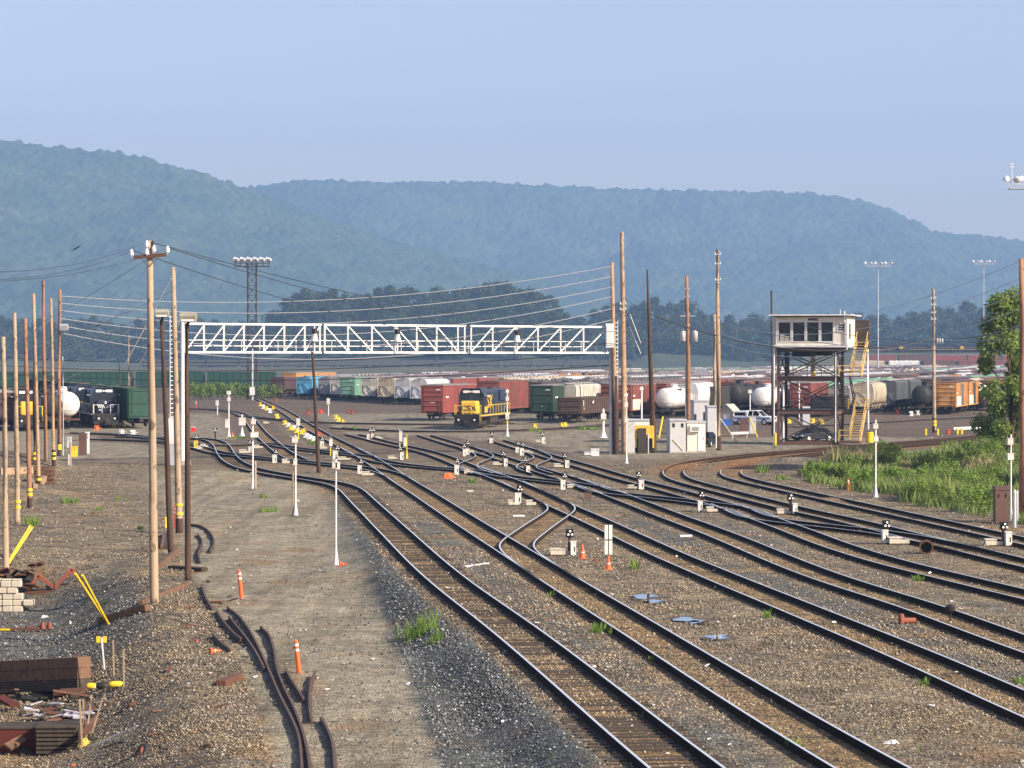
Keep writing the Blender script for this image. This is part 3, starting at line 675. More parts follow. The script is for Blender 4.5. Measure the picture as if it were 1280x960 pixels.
for k, (y0, y1) in enumerate(((445, 441), (455, 452), (465, 468))):
    wire(('upper','middle','lower')[k]+' dark far cable hanging under the signal bridge span', AT(-30, y0, 330), AT(766, y1-12, 255), 1.2, 0.035, 'wire_dark')
# bird on the wire
t = thing('bird', 'small dark bird perched on the topmost left wire', 'bird', AT(95, 311.5, 90))
mb = MB(); mb.smooth = True
mb.lathe([(0.004,-0.10),(0.03,-0.07),(0.045,-0.02),(0.045,0.03),(0.035,0.07),(0.03,0.10),(0.032,0.12),(0.02,0.145),(0.004,0.15)], (0,0,0), 10)
mb.v = [(x+z*0.9, y, z*0.55+0.03) for x, y, z in mb.v]
mb.smooth = False; mb.box((-0.13, 0, -0.035), (0.12, 0.04, 0.012)); mb.cyl((0.135,0,0.10), (0.17,0,0.095), 0.010, 0.002, 5)
mb.cyl((0,0.012,0), (0,0.012,-0.045), 0.005, 0.005, 4); mb.cyl((0,-0.012,0), (0,-0.012,-0.045), 0.005, 0.005, 4)
mb.build('body', M['black'], t); tag(t)
# ------------------------------------------------------------------ signal bridge
YL, YR = 228.0, 253.0
xl, xr = (222-640)/F*YL, (764-640)/F*YR
def Ybr(px):      # depth of the bridge line at a picture column
    a = (px-640)/F; dx, dy = xr-xl, YR-YL
    s = (a*YL-xl)/(dx-a*dy); return YL+s*dy
base = Vector((xl, YL, 0)); t = thing('signal_bridge', 'long white lattice signal bridge spanning the tracks', 'signal bridge', base)
dirv = Vector((xr-xl, YR-YL, 0)).normalized(); nb = Vector((-dirv.y, dirv.x, 0))
def bp_(px, py): return AT(px, py, Ybr(px))-base
zt, zb = zat(400, 406, Ybr(400)), zat(400, 440.5, Ybr(400))
def at_s(px, z): p = bp_(px, 440); return Vector((p.x, p.y, z))
sections = [(232, [255,280,305,330,355.5,381,400], '/'), (406, [435,465,494,521,546,572.5,581], '\\'), (589, [616,644,672.5,701,729.5,759], '/')]
for k, (x0, vs, kind) in enumerate(sections):
    mb = MB(); xs = [x0]+vs
    for z in (zt, zb): mb.bar(at_s(x0, z)-dirv*0.1, at_s(vs[-1], z)+dirv*0.1, 0.16, 0.16)
    for x in xs: mb.bar(at_s(x, zb)+Vector((0,-0.002,0)), at_s(x, zt)+Vector((0,-0.002,0)), 0.13, 0.12)
    for a, c in zip(xs[:-1], xs[1:]):
        if c-a < 12: continue
        if kind == '/': mb.bar(at_s(a, zb+0.08), at_s(c, zt-0.08), 0.09, 0.09)
        else: mb.bar(at_s(a, zt-0.08), at_s(c, zb+0.08), 0.09, 0.09)
    mb.build('truss_section', M['white'], t)
mb = MB(); a, c = at_s(240, zb), at_s(755, zb)
mb.bar(a+nb*0.6+Vector((0,0,-0.05)), c+nb*0.6+Vector((0,0,-0.05)), 0.9, 0.05); mb.build('walkway', M['galv'], t)
mb = MB()
for z in (0.52, 0.98): mb.bar(a+nb*1.05+Vector((0,0,z)), c+nb*1.05+Vector((0,0,z)), 0.06, 0.06)
for k in range(25):
    p = a+(c-a)*(k/24)+nb*1.05; mb.bar(p+Vector((0,0,-0.07)), p+Vector((0,0,1.0)), 0.05, 0.05)
mb.build('handrail', M['white'], t)
for px in (390.5, 494, 643.5):
    p = at_s(px, zt)-nb*0.35; hd = MB()
    hd.bar(p+Vector((0,0,-0.1)), at_s(px, zb)-nb*0.35, 0.10, 0.10); h = hd.build('signal_post', M['white'], t)
    mb = MB(); mb.cyl(p+Vector((0,0,-1.35)), p+Vector((0,0,-0.95)), 0.30, 0.22, 10); mb.cyl(p+Vector((0,0,-0.95)), p+Vector((0,0,-0.75)), 0.2, 0.2, 10); mb.build('lower_housing', M['white'], h)
    mb = MB(); mb.cyl(p+Vector((0,0,-0.72)), p+Vector((0,0,-0.32)), 0.24, 0.24, 10); mb.bb(p.x-0.05, p.x+0.05, p.y-0.34, p.y-0.2, p.z-0.62, p.z-0.42); mb.build('signal_head', M['black'], h)
# masts
def mast(px, w, name): 
    p = at_s(px, 0); mb = MB(); q = base
    g = float(hgt(p.x+q.x, p.y+q.y))
    mb.cyl(p+Vector((0,0,g-0.1)), p+Vector((0,0,zt+.25)), .17, .15, 12)
    mb.cyl(p+dirv*.4+Vector((0,0,g-0.1)), p+dirv*.4+Vector((0,0,zt*.8)), .06, .06, 8)
    mb.build(name, M['white'], t)
    mb = MB(); mb.box((p.x, p.y, g+0.1), (w+0.7, 0.9, 0.5)); mb.build('footing', M['concrete'], t)
def ladder(px, zlo, zhi, off, hw=0.22, mat='white'):
    p = at_s(px, 0)-nb*off; mb = MB()
    for s in (-hw, hw): mb.bar(p+dirv*s+Vector((0,0,zlo)), p+dirv*s+Vector((0,0,zhi)), 0.05, 0.05)
    z = zlo+0.2
    while z < zhi: mb.bar(p-dirv*hw+Vector((0,0,z)), p+dirv*hw+Vector((0,0,z)), 0.05, 0.05); z += 0.36
    mb.build('ladder', M[mat], t)
mast(228, 0.5, 'mast'); 
p = at_s(763.5, 0); mb = MB(); mb.cyl(p+Vector((0,0,-0.1)), p+Vector((0,0,zt)), 0.15, 0.13, 12); mb.build('mast', M['galv'], t)
ladder(215, 3.6, zt+0.6, 0.1); ladder(771, 3.8, zt+0.6, -0.2, 0.27)
for px, z0, z1, mt in ((215, 1.7, 3.7, 'white'), (215, -0.1, 1.7, 'galv'), (771.3, 3.0, 3.85, 'white'), (771.3, 0, 3.0, 'galv')):
    p = at_s(px, 0)-nb*(0.1 if px < 400 else -0.25); mb = MB(); mb.box((p.x, p.y, (z0+z1)/2), (0.62, 0.5, z1-z0-0.004)); mb.build('ladder_guard', M[mt], t)
p = at_s(758, 0)-nb*0.5; mb = MB(); mb.bb(p.x-0.35, p.x+0.35, p.y-0.25, p.y+0.25, zt-1.8, zt+0.3); mb.bb(p.x-0.3, p.x+0.3, p.y-0.28, p.y-0.26, zt-1.6, zt+0.1); mb.build('equipment_box', M['white'], t)
# ------------------------------------------------------------------ lattice floodlight tower
def lamp_row(mb, c, r, mat=None): mb.lathe([(0.05,-0.05),(0.18,0.0),(0.22*r/0.22,0.28),(r,0.34)], c, 8)
def light_tower(label, px, by, ty, W, lattice, nl, Y=None, plat=3.4, wpx=None):
    Y = Y or 30600/(by-YH); b = Vector(((px-640)/F*Y, Y, 0)); Z = zat(px, ty, Y)
    t = thing('floodlight_tower', label, 'light tower', b)
    if lattice:
        for sx in (-W/2, W/2):
            for sy in (-W/2, W/2):
                mb = MB(); mb.bar((sx, sy, -0.2), (sx, sy, Z-1.0), 0.16, 0.16); mb.build('leg', M['darksteel'], t)
        mb = MB(); n = int(Z/ (W*1.2)); hz = (Z-1.2)/n
        for k in range(n):
            for a, c in (((-1,-1),(1,-1)), ((1,-1),(1,1)), ((1,1),(-1,1)), ((-1,1),(-1,-1))):
                p0 = Vector((a[0]*W/2, a[1]*W/2, k*hz)); p1 = Vector((c[0]*W/2, c[1]*W/2, (k+1)*hz)); p2 = Vector((c[0]*W/2, c[1]*W/2, k*hz)); p3 = Vector((a[0]*W/2, a[1]*W/2, (k+1)*hz))
                mb.bar(p0, p1, 0.06, 0.06); mb.bar(p2, p3, 0.06, 0.06); mb.bar(p1, p3, 0.07, 0.07)
        mb.build('lattice', M['darksteel'], t)
        mb = MB(); mb.cyl((W*0.1,-W*0.62,0), (W*0.1,-W*0.62,Z*0.36), 0.22, 0.18, 8); mb.build('riser_pipe', M['galv'], t)
        mb = MB(); mb.bb(W*0.1-0.5, W*0.1+0.5, -W*0.9, -W*0.62-0.24, 1.0, 2.6); mb.build('control_box', M['white'], t)
    else:
        mb = MB(); mb.cyl((0,0,0), (0,0,Z-1), W*0.9, W*0.45, 10); mb.build('mast', M['galv'], t)
    mb = MB(); mb.bb(-plat, plat, -1.0, 1.0, Z-1.7, Z-1.55)
    for x in np.linspace(-plat, plat, 7): mb.bb(x-0.05, x+0.05, -1.04, -0.96, Z-1.55, Z-0.35); mb.bb(x-0.05, x+0.05, 0.96, 1.04, Z-1.55, Z-0.35)
    for y in (-1.0, 1.0): mb.bb(-plat-0.01, plat+0.01, y-0.055, y+0.055, Z-0.4, Z-0.3); mb.bb(-plat-0.01, plat+0.01, y-0.052, y+0.052, Z-1.0, Z-0.92)
    mb.build('platform', M['galv' if not lattice else 'darksteel'], t)
    for k in range(nl):
        x = -plat*1.05+2.1*plat*k/(nl-1); mb = MB(); mb.smooth = True
        mb.lathe([(0.10,0.12),(0.22,0.10),(0.46,-0.28),(0.48,-0.34),(0.10,-0.30)], (0,0,0), 10)
        m3 = Matrix.Translation((x, -1.15 if k % 2 else 1.1, Z-(0.15 if k % 2 else -0.1))) @ Matrix.Rotation(-0.9 if k % 2 else 0.7, 4, 'X') @ Matrix.Scale(1.15, 4)
        m2 = MB(); m2.merge(mb, m3); m2.build('floodlight', M['porcelain'], t)
    return t
light_tower('dark lattice floodlight tower rising behind the signal bridge', 315, 500, 323, 1.7, True, 12)
t = light_tower('light tower platform cut by the right edge high in the sky', 1292, 520, 222, 0.5, False, 8, 420, 3.6)
Z = zat(1292, 222, 420); mb = MB(); mb.cyl((-3.2,0,Z-0.3), (-3.2,0,Z+2.2), 0.06, 0.03, 6)
for z in (1.5, 1.95): mb.bb(-3.5, -2.9, -0.04, 0.04, Z+z, Z+z+0.09)
mb.build('aerial', M['white'], t)
light_tower('tall distant light mast right of the lookout tower', 1097.5, 0, 328, 0.35, False, 6, 1050, 4.4)
light_tower('distant light mast seen above the leafy tree', 1229.5, 0, 326, 0.35, False, 6, 1250, 4.2)
# ------------------------------------------------------------------ lookout tower
TB = GZ(973, 556); S_ = F/TB.y
t = thing('lookout_tower', 'tall steel lookout tower with a cream glazed cabin and yellow stairs', 'lookout tower', TB, R(-14))
W_, D_ = 5.6, 5.0
def pt(mat, name, f, par=None):
    mb = MB(); f(mb); return mb.build(name, M[mat] if isinstance(mat, str) else mat, par or t)
for x in (0, W_):
    for y in (0, D_):
        pt('brown' if y == 0 and x == 0 else 'darksteel', 'leg', lambda mb: mb.bb(x-.13, x+.13, y-.13, y+.13, -0.1, 9.1))
for z in (0.15, 3.2, 6.4):
    def fr(mb):
        for y in (0, D_): mb.bb(0.131, W_-0.131, y-.12, y+.12, z-.2, z+.2)
        for x in (0, W_): mb.bb(x-.12, x+.12, 0.131, D_-0.131, z-.2, z+.2)
    pt('brown', 'floor_beams', fr)
pt('darksteel', 'deck', lambda mb: mb.bb(0.02, W_+2.45, -0.3, D_+0.3, 6.605, 6.68))
pt('darksteel', 'deck', lambda mb: mb.bb(-0.05, W_+0.3, -0.2, D_+0.3, 3.405, 3.46))
for z0, z1 in ((0.4, 3.0), (3.5, 6.2), (6.75, 9.0)):
    def xb(mb):
        for y in (-0.04, D_+0.04):
            mb.bar((0.15, y, z0), (W_-0.15, y, z1), 0.10, 0.10); mb.bar((W_-0.15, y+0.11, z0), (0.15, y+0.11, z1), 0.10, 0.10)
        for x in (-0.03, W_+0.03):
            mb.bar((x, 0.15, z0), (x, D_-0.15, z1), 0.09, 0.09); mb.bar((x+0.1, D_-0.15, z0), (x+0.1, 0.15, z1), 0.09, 0.09)
    pt('darksteel', 'cross_braces', xb)
pt('black', 'hanging_duct', lambda mb: (mb.bb(0.55, 0.95, 0.5, 0.9, 6.9, 9.0), mb.bb(1.2, 3.0, 1.0, 2.2, 8.6, 9.05), mb.bb(3.4, 5.0, 1.0, 2.2, 8.7, 9.05)))
pt('concrete', 'stair_core', lambda mb: mb.bb(2.75, 3.15, 2.8, 3.3, 6.68, 9.05))
pt('brightyellow', 'yellow_tank', lambda mb: (mb.cyl((3.4, 0.4, 6.68), (3.4, 0.4, 7.05), 0.2, 0.17, 10), mb.cyl((3.4, 0.4, 7.05), (3.4, 0.4, 7.2), 0.08, 0.05, 8)))
def rail_(mb, pts, h=1.05, mid=0.55, r=0.035):
    for a, c in zip(pts[:-1], pts[1:]):
        a = Vector(a); c = Vector(c)
        for hh in (h, mid): mb.bar(a+Vector((0,0,hh)), c+Vector((0,0,hh)), r*2, r*2)
        n = max(1, int((c-a).length/1.2))
        for k in range(n+1): p = a+(c-a)*(k/n); mb.bar(p, p+Vector((0,0,h)), r*2, r*2)
pt('darksteel', 'railing', lambda mb: rail_(mb, [(0.1,-0.25,6.68),(W_,-0.25,6.68)]))
pt('yellow', 'railing', lambda mb: rail_(mb, [(W_+0.35,-0.25,6.68),(W_+2.4,-0.25,6.68),(W_+2.4,1.0,6.68)]))
pt('brown', 'stair_base', lambda mb: mb.bb(W_+0.25, W_+2.4, -0.35, 1.6, 0.2, 0.42))
pt('yellow', 'railing', lambda mb: rail_(mb, [(W_+0.35,-0.3,0.42),(W_+2.35,-0.3,0.42)]))
pt('darksteel', 'landing', lambda mb: mb.bb(W_+0.35, W_+2.6, 4.3, 5.6, 3.3, 3.4))
pt('yellow', 'railing', lambda mb: rail_(mb, [(W_+2.5,4.4,3.4),(W_+2.5,5.5,3.4),(W_+0.5,5.5,3.4)]))
def flight(x0, x1, y0, z0, y1, z1, mat, n=13):
    def st(mb):
        for x in (x0, x1): mb.bar((x, y0, z0), (x, y1, z1), 0.10, 0.26); mb.bar((x, y0, z0+0.95), (x, y1, z1+0.95), 0.06, 0.06)
        for x in (x0, x1):
            for k in range(4): f_ = (k+0.3)/3.6; mb.bar((x, y0+(y1-y0)*f_, z0+(z1-z0)*f_), (x, y0+(y1-y0)*f_, z0+(z1-z0)*f_+0.95), 0.05, 0.05)
    o = pt(mat, 'stair_flight', st)
    def tr(mb):
        for k in range(n): f_ = (k+0.5)/n; y = y0+(y1-y0)*f_; z = z0+(z1-z0)*f_; mb.bb(x0+0.052, x1-0.052, y-0.14, y+0.14, z-0.02, z+0.02)
    pt(mat if mat == 'paleyellow' else 'concrete', 'treads', tr, o)
M['paleyellow'] = paint('faded_yellow', (0.66,0.46,0.16), .6, .2)
flight(W_+1.35, W_+2.4, -0.1, 0.4, 4.3, 3.35, 'paleyellow')
flight(W_+0.35, W_+1.3, 4.5, 3.4, 0.3, 6.6, 'darksteel')
flight(W_+1.4, W_+2.45, 0.2, 6.68, 5.4, 10.1, 'paleyellow')
pt('darksteel', 'stair_enclosure', lambda mb: (mb.bb(W_+1.2, W_+2.55, 5.5, 6.4, 9.6, 12.2), mb.bb(W_+1.1, W_+2.65, 5.4, 6.5, 9.45, 9.6)))
# cabin: walls, windows, roof
m, nt, b = newmat('lap_siding'); co = objco(nt)
wv = N(nt, 'ShaderNodeTexWave'); wv.bands_direction = 'Z'; wv.inputs['Scale'].default_value = 1.6; nt.links.new(co, wv.inputs[0])
c = mixc(nt, ramp(nt, noise(nt, co, 1.5, 4), [(0.45, 0), (0.75, 0.4)]), (0.72, 0.68, 0.56), (0.45, 0.40, 0.30)); nt.links.new(c, b.inputs[0]); b.inputs['Roughness'].default_value = 0.6
bp = N(nt, 'ShaderNodeBump'); bp.inputs['Strength'].default_value = 0.3; nt.links.new(wv.outputs[1], bp.inputs['Height']); nt.links.new(bp.outputs[0], b.inputs['Normal']); M['siding'] = m
CX0, CX1, CY0, CY1, CZ0, CZ1 = -0.15, 6.75, -0.7, 5.6, 9.75, 12.45
wins = [(.10, 1.30), (1.50, 2.68), (2.88, 4.06), (4.26, 5.44)]
def walls(mb):
    for x0, x1 in ((1.30,1.50),(2.68,2.88),(4.06,4.26),(5.44,CX1),(CX0,.10)): mb.bb(x0, x1, CY0, CY0+.15, CZ0, CZ1)
    for x0, x1 in wins: mb.bb(x0, x1, CY0, CY0+.15, CZ0, 10.05); mb.bb(x0, x1, CY0, CY0+.15, 11.95, CZ1)
    mb.bb(CX0, CX1, CY1-.15, CY1, CZ0, CZ1); mb.bb(CX0, CX0+.15, CY0+.151, CY1-.151, CZ0, CZ1)
    for y0, y1 in ((CY0+.151, 1.0), (2.6, CY1-.151)): mb.bb(CX1-.15, CX1, y0, y1, CZ0, CZ1)
    mb.bb(CX1-.15, CX1, 1.0, 2.6, CZ0, 10.3); mb.bb(CX1-.15, CX1, 1.0, 2.6, 11.8, CZ1)
cab = pt('siding', 'cabin_wall', walls)
for x in (CX0+.09, 5.55, CX1-.09): pt('white', 'corner_trim', lambda mb: mb.bb(x-.09, x+.09, CY0-.03, CY0-.003, CZ0, CZ1), cab)
for x0, x1 in wins+[(5.86, 6.55)]:
    z0, z1 = (10.05, 11.95) if x1 < 5.6 else (11.05, 11.8)
    def frm(mb):
        for a, c in ((x0-.07, x0+.03), (x1-.03, x1+.07)): mb.bb(a, c, CY0-.05, CY0-.004, z0-.07, z1+.07)
        for a, c in ((z0-.07, z0+.03), (z1-.03, z1+.07)): mb.bb(x0+.031, x1-.031, CY0-.05, CY0-.004, a, c)
    wf = pt('white', 'window', frm)
    yy = CY0+.05 if x1 < 5.6 else CY0-.02
    pt('glass', 'pane', lambda mb: mb.bb(x0-.0, x1, yy, yy+.015, z0, z1), wf)
    if x1 > 5.6: pt('white', 'louvres', lambda mb: [mb.bb(x0+.03, x1-.03, CY0-.045, CY0-.021, z0+k*.17+.08, z0+k*.17+.12) for k in range(4)], wf)
for x0, x1, z1 in ((.25, .70, 10.75), (.76, 1.2, 10.6)): pt('concrete', 'window_blind', lambda mb: mb.bb(x0, x1, CY0+.005, CY0+.03, 10.06, z1))
pt('glass', 'pane', lambda mb: mb.bb(CX1-.08, CX1-.06, 1.0, 2.6, 10.3, 11.8))
pt('black', 'air_grille', lambda mb: mb.bb(3.0, 4.0, CY0-.02, CY0-.002, 12.05, 12.3))
pt('darksteel', 'interior', lambda mb: mb.bb(0.2, 6.4, 2.6, 2.7, CZ0+.0, CZ1-.01))
pt('white', 'floor_slab', lambda mb: mb.bb(CX0-.15, CX1+.1, CY0-.2, CY1+.1, 9.5, 9.748))
pt('darksteel', 'under_frame', lambda mb: mb.bb(-.1, W_+.3, -.6, D_+.4, 9.05, 9.495))
roof = pt('white', 'roof', lambda mb: mb.bb(-.75, CX1+.55, CY0-.75, CY1+.5, 12.56, 12.68))
pt('darksteel', 'eave_soffit', lambda mb: mb.bb(-.4, CX1+.2, CY0-.45, CY1+.3, 12.452, 12.557), roof)
pt('white', 'drain_pipe', lambda mb: (mb.tube([(CX1+.05, CY0-.1, 9.7), (CX1+.05, CY0-.1, 9.3), (W_+.02, -0.25, 9.0), (W_+.02, -0.25, 0.3)], 0.06, 6), mb.cyl((CX1+.04, CY0-.14, 9.7), (CX1+.04, CY0-.14, 12.5), .05, .05, 6)))
pt('white', 'vent_pipe', lambda mb: mb.cyl((0.45, 0.25, 0.1), (0.45, 0.25, 6.1), 0.10, 0.10, 8))
pt('white', 'antenna', lambda mb: (mb.cyl((5.9, 1, 12.68), (5.9, 1, 13.2), .03, .02, 6), mb.cyl((6.6, -1.2, 11.9), (6.6, -1.2, 13.0), .05, .05, 6)))
pt('white', 'stay_pole', lambda mb: mb.cyl((-0.35, -0.5, 0), (-0.35, -0.5, 12.55), 0.06, 0.06, 6))

# ------------------------------------------------------------------ huts, cabinets and small yard furniture
def ribmat(name, col, sc=9.0):
    m, nt, b = newmat(name); co = objco(nt)
    wv = N(nt, 'ShaderNodeTexWave'); wv.bands_direction = 'X'; wv.inputs['Scale'].default_value = sc; nt.links.new(co, wv.inputs[0])
    d = ramp(nt, noise(nt, co, 0.9, 4), [(0.45, 0), (0.8, 0.35)]); c = mixc(nt, d, col, tuple(x*0.6 for x in col)); nt.links.new(c, b.inputs[0])
    bp = N(nt, 'ShaderNodeBump'); bp.inputs['Strength'].default_value = 0.35; bp.inputs['Distance'].default_value = 0.03
    nt.links.new(wv.outputs[1], bp.inputs['Height']); nt.links.new(bp.outputs[0], b.inputs['Normal']); b.inputs['Roughness'].default_value = 0.5; return m
M['ribgrey'] = ribmat('ribbed_grey_panel', (0.50, 0.51, 0.52)); M['ribwhite'] = ribmat('ribbed_white_panel', (0.66, 0.66, 0.62))
def hut(label, px, py, wpx, hpx, depth, rz, mat, name='equipment_hut', cat='equipment hut', extra=None, roofmat='galv', xoff=0):
    b = G(px, py); s = b.y/F; w, h = wpx*s, hpx*s
    t = thing(name, label, cat, b, R(rz))
    pt(mat, 'wall', lambda mb: mb.bb(-w/2, w/2, 0, depth, 0.12, h), t)
    pt('concrete', 'plinth', lambda mb: mb.bb(-w/2-.06, w/2+.06, -.06, depth+.06, -.1, 0.118), t)
    pt(roofmat, 'roof', lambda mb: (mb.bb(-w/2-.08, w/2+.08, -.08, depth+.08, h+.002, h+.1), mb.bb(-w/2-.02, w/2+.02, 0, depth, h+.1, h+.16)), t)
    if extra: extra(t, w, h, depth)
    return t
def e_main(t, w, h, d):
    pt('white', 'air_conditioner', lambda mb: (mb.bb(-w*.45+.15, -w*.45+1.0, -.32, -.003, h*.70, h*.92),), t)
    pt('black', 'louvre', lambda mb: [mb.bb(-w*.45+.25, -w*.45+.9, -.335, -.322, h*.74+k*.09, h*.74+k*.09+.04) for k in range(4)], t)
    pt('white', 'door', lambda mb: mb.bb(w*.08, w*.42, -.05, -.003, .15, h*.93), t)
    pt('black', 'handle', lambda mb: mb.bb(w*.37, w*.40, -.09, -.052, h*.45, h*.5), t)
hut('large pale equipment hut with an air conditioner beside the dark sedan', 870.5, 565.5, 23, 37, 3.2, 4, 'cream', extra=e_main)
def e_vent(t, w, h, d):
    pt('black', 'vent', lambda mb: (mb.bb(-w*.35, -w*.2, -.03, -.003, h*.8, h*.92), mb.bb(w*.2, w*.35, -.03, -.003, h*.8, h*.92)), t)
    pt('yellow', 'warning_strip', lambda mb: mb.bar((-w*.35, -.02, h*.42), (w*.3, -.02, .2), .08, .02), t)
hut('ribbed grey metal hut with a yellow diagonal strip, joined left of the pale hut', 847.5, 566, 20, 40, 2.6, 4, 'ribgrey', extra=e_vent)
def e_bars(t, w, h, d):
    pt('black', 'vent', lambda mb: mb.bb(w*.12, w*.42, -.03, -.003, h*.35, h*.68), t); pt('black', 'dark_bay', lambda mb: mb.bb(-w*.48, -w*.34, -.03, -.003, h*.2, h*.62), t)
hut('blue grey metal cabin with a dark barred window behind the pale hut', 877, 543, 19, 41, 3.0, 4, 'ribgrey', extra=e_bars)
hut('plain pale grey cabinet close behind the slim spotted pole', 891, 548, 13, 39, 2.0, 4, 'ribgrey', name='relay_cabinet', cat='cabinet')
hut('ribbed grey cabinet behind the bridge end pole pair', 786.5, 567, 14, 41, 2.5, 3, 'ribgrey', name='relay_cabinet', cat='cabinet')
hut('low pale cabinet behind the yellow generator', 803, 560, 21, 34, 2.0, 3, 'ribwhite', name='relay_cabinet', cat='cabinet')
# generator
b = G(806, 567); s = b.y/F
t2 = thing('generator', 'yellow and black generator set with a tall dark door', 'generator', b, R(3))
pt('yellow', 'canopy', lambda mb: mb.bb(-.85, .85, .15, 2.2, 1.35, 2.45), t2)
pt('yellow', 'side_post', lambda mb: (mb.bb(-.85, -.7, .15, .3, .5, 1.348), mb.bb(.7, .85, .15, .3, .5, 1.348)), t2)
pt('black', 'engine', lambda mb: (mb.bb(-.68, .68, .3, 2.1, .1, 1.345),), t2)
pt('darksteel', 'door', lambda mb: mb.bb(-.6, .12, -.05, .12, 0, 2.25), t2)
pt('galv', 'exhaust_pipe', lambda mb: mb.cyl((.3, .05, 0), (.3, .05, 1.7), .07, .07, 8), t2)
# beige shed
b = G(908, 531); s = b.y/F; w = 26*s; h = 21*s
t2 = thing('garden_shed', 'small beige shed with a gable roof beside the white pickup', 'shed', b, R(-24))
pt('beige', 'wall', lambda mb: mb.prism([(-w*.36,0),(w*.36,0),(w*.36,h*.75),(0,h*1.12),(-w*.36,h*.75)], 0, 2.6), t2)
pt('concrete', 'roof', lambda mb: (mb.bar((-w*.4-.0,-.15,h*.72),(-w*.4,2.75,h*.72),.01,.01), mb.add([(-w*.44,-.15,h*.70),(0,-.15,h*1.17),(0,2.75,h*1.17),(-w*.44,2.75,h*.70),(w*.44,-.15,h*.70),(w*.44,2.75,h*.70),(0,-.15,h*1.24),(0,2.75,h*1.24)], [(0,1,2,3),(1,4,5,2),(0,3,7,6),(6,7,5,4),(0,6,1),(1,6,4),(3,2,7),(2,5,7)])), t2)
pt('white', 'door', lambda mb: mb.bb(-.4, .4, -.03, -.003, .05, h*.66), t2)
# box bins, small relay panels, concrete box
def boxy(name, label, cat, px, py, wpx, hpx, dep, mat, lid=None, rz=0, leg=None):
    b = G(px, py); s = b.y/F; w, h = wpx*s, hpx*s; t2 = thing(name, label, cat, b, R(rz))
    pt(mat, 'body', lambda mb: mb.bb(-w/2, w/2, 0, dep, 0.0 if not leg else leg, h*.9), t2)
    pt(lid or mat, 'lid', lambda mb: mb.bb(-w/2-.03, w/2+.03, -.03, dep+.03, h*.9+.002, h), t2)
    pt('black', 'hinge', lambda mb: (mb.bb(-w*.3, -w*.22, -.025, -.002, h*.7, h*.8), mb.bb(w*.22, w*.3, -.025, -.002, h*.7, h*.8)), t2)
    if leg: pt('darksteel', 'stand', lambda mb: (mb.bb(-w*.4, -w*.3, .05, .15, -.05, leg-.002), mb.bb(w*.3, w*.4, .05, .15, -.05, leg-.002)), t2)
    return t2
boxy('storage_bin', 'blue plastic bin beside the beige shed', 'bin', 908.5, 532, 11, 8, .9, 'bluebin')
boxy('relay_cabinet', 'brown upright cabinet in front of the white pickup', 'cabinet', 930.5, 546, 9.5, 23, .7, 'brown')
boxy('relay_cabinet', 'galvanised narrow cabinet beside the brown cabinet and yellow guy guard', 'cabinet', 941, 542, 8, 20, .6, 'ribgrey')
boxy('relay_cabinet', 'brown upright cabinet beside the road behind the left pole cluster', 'cabinet', 103, 569.5, 9, 28, .6, 'brown')
boxy('relay_cabinet', 'pale narrow cabinet tight behind the brown cabinet on the left', 'cabinet', 108.5, 567, 4, 27, .6, 'white')
boxy('relay_cabinet', 'big brown cabinet beside the green brush at the right', 'cabinet', 1253, 654, 17, 46, .8, 'brown')
boxy('relay_cabinet', 'lime yellow low box standing by the left pole cluster', 'cabinet', 92, 571, 7.5, 13, .5, 'brightyellow')
boxy('relay_cabinet', 'small grey metal cabinet near the left white tank car', 'cabinet', 86, 560, 5, 14, .5, 'ribgrey')
boxy('concrete_box', 'stepped white concrete box left of the signal bridge mast', 'concrete box', 744, 570, 10, 9, .8, 'white')
boxy('concrete_box', 'low white concrete slab box beside the stepped one', 'concrete box', 734.5, 569, 8, 4, .8, 'white')
boxy('relay_cabinet', 'pair of small grey meter boxes under the tower stair side', 'cabinet', 1008, 531, 9, 23, .8, 'ribgrey')
boxy('cooler_box', 'red and white box lying beside the floodlight pole', 'cooler', 241.5, 540, 5.5, 6.5, .5, 'red', 'white')
def post(name, label, cat, px, py, hpx, wpx, mat, cap=None, n=8):
    b = G(px, py); s = b.y/F; h, r = hpx*s, wpx*s/2; t2 = thing(name, label, cat, b)
    pt(mat, 'shaft', lambda mb: mb.lathe([(r,-.1),(r,h*.93),(r*.8,h*.98),(r*.3,h)], (0,0,0), n), t2)
    if cap: pt(cap, 'cap', lambda mb: (mb.lathe([(r*1.06,h*.5),(r*1.06,h*.62)], (0,0,0), n), mb.lathe([(r*1.06,h*.75),(r*1.06,h*.87)], (0,0,0), n)), t2)
    return t2
for px, py, h, lab in ((969, 557, 16, 'thick yellow bollard at the left foot of the lookout tower'), (1157, 544, 8, 'yellow bollard left of the banded far pole'), (1172, 544, 8, 'yellow bollard right of the banded far pole'), (1196.5, 543, 8, 'left yellow bollard under the white guard rail'), (1202, 543, 8, 'right yellow bollard under the white guard rail'), (884, 546, 9, 'short yellow bollard beside the pale hut')):
    post('bollard', lab, 'bollard', px, py, h, 3.2, 'brightyellow')
post('fire_hydrant', 'small red hydrant beside the white guard rail', 'hydrant', 1185, 543, 6, 4, 'red')
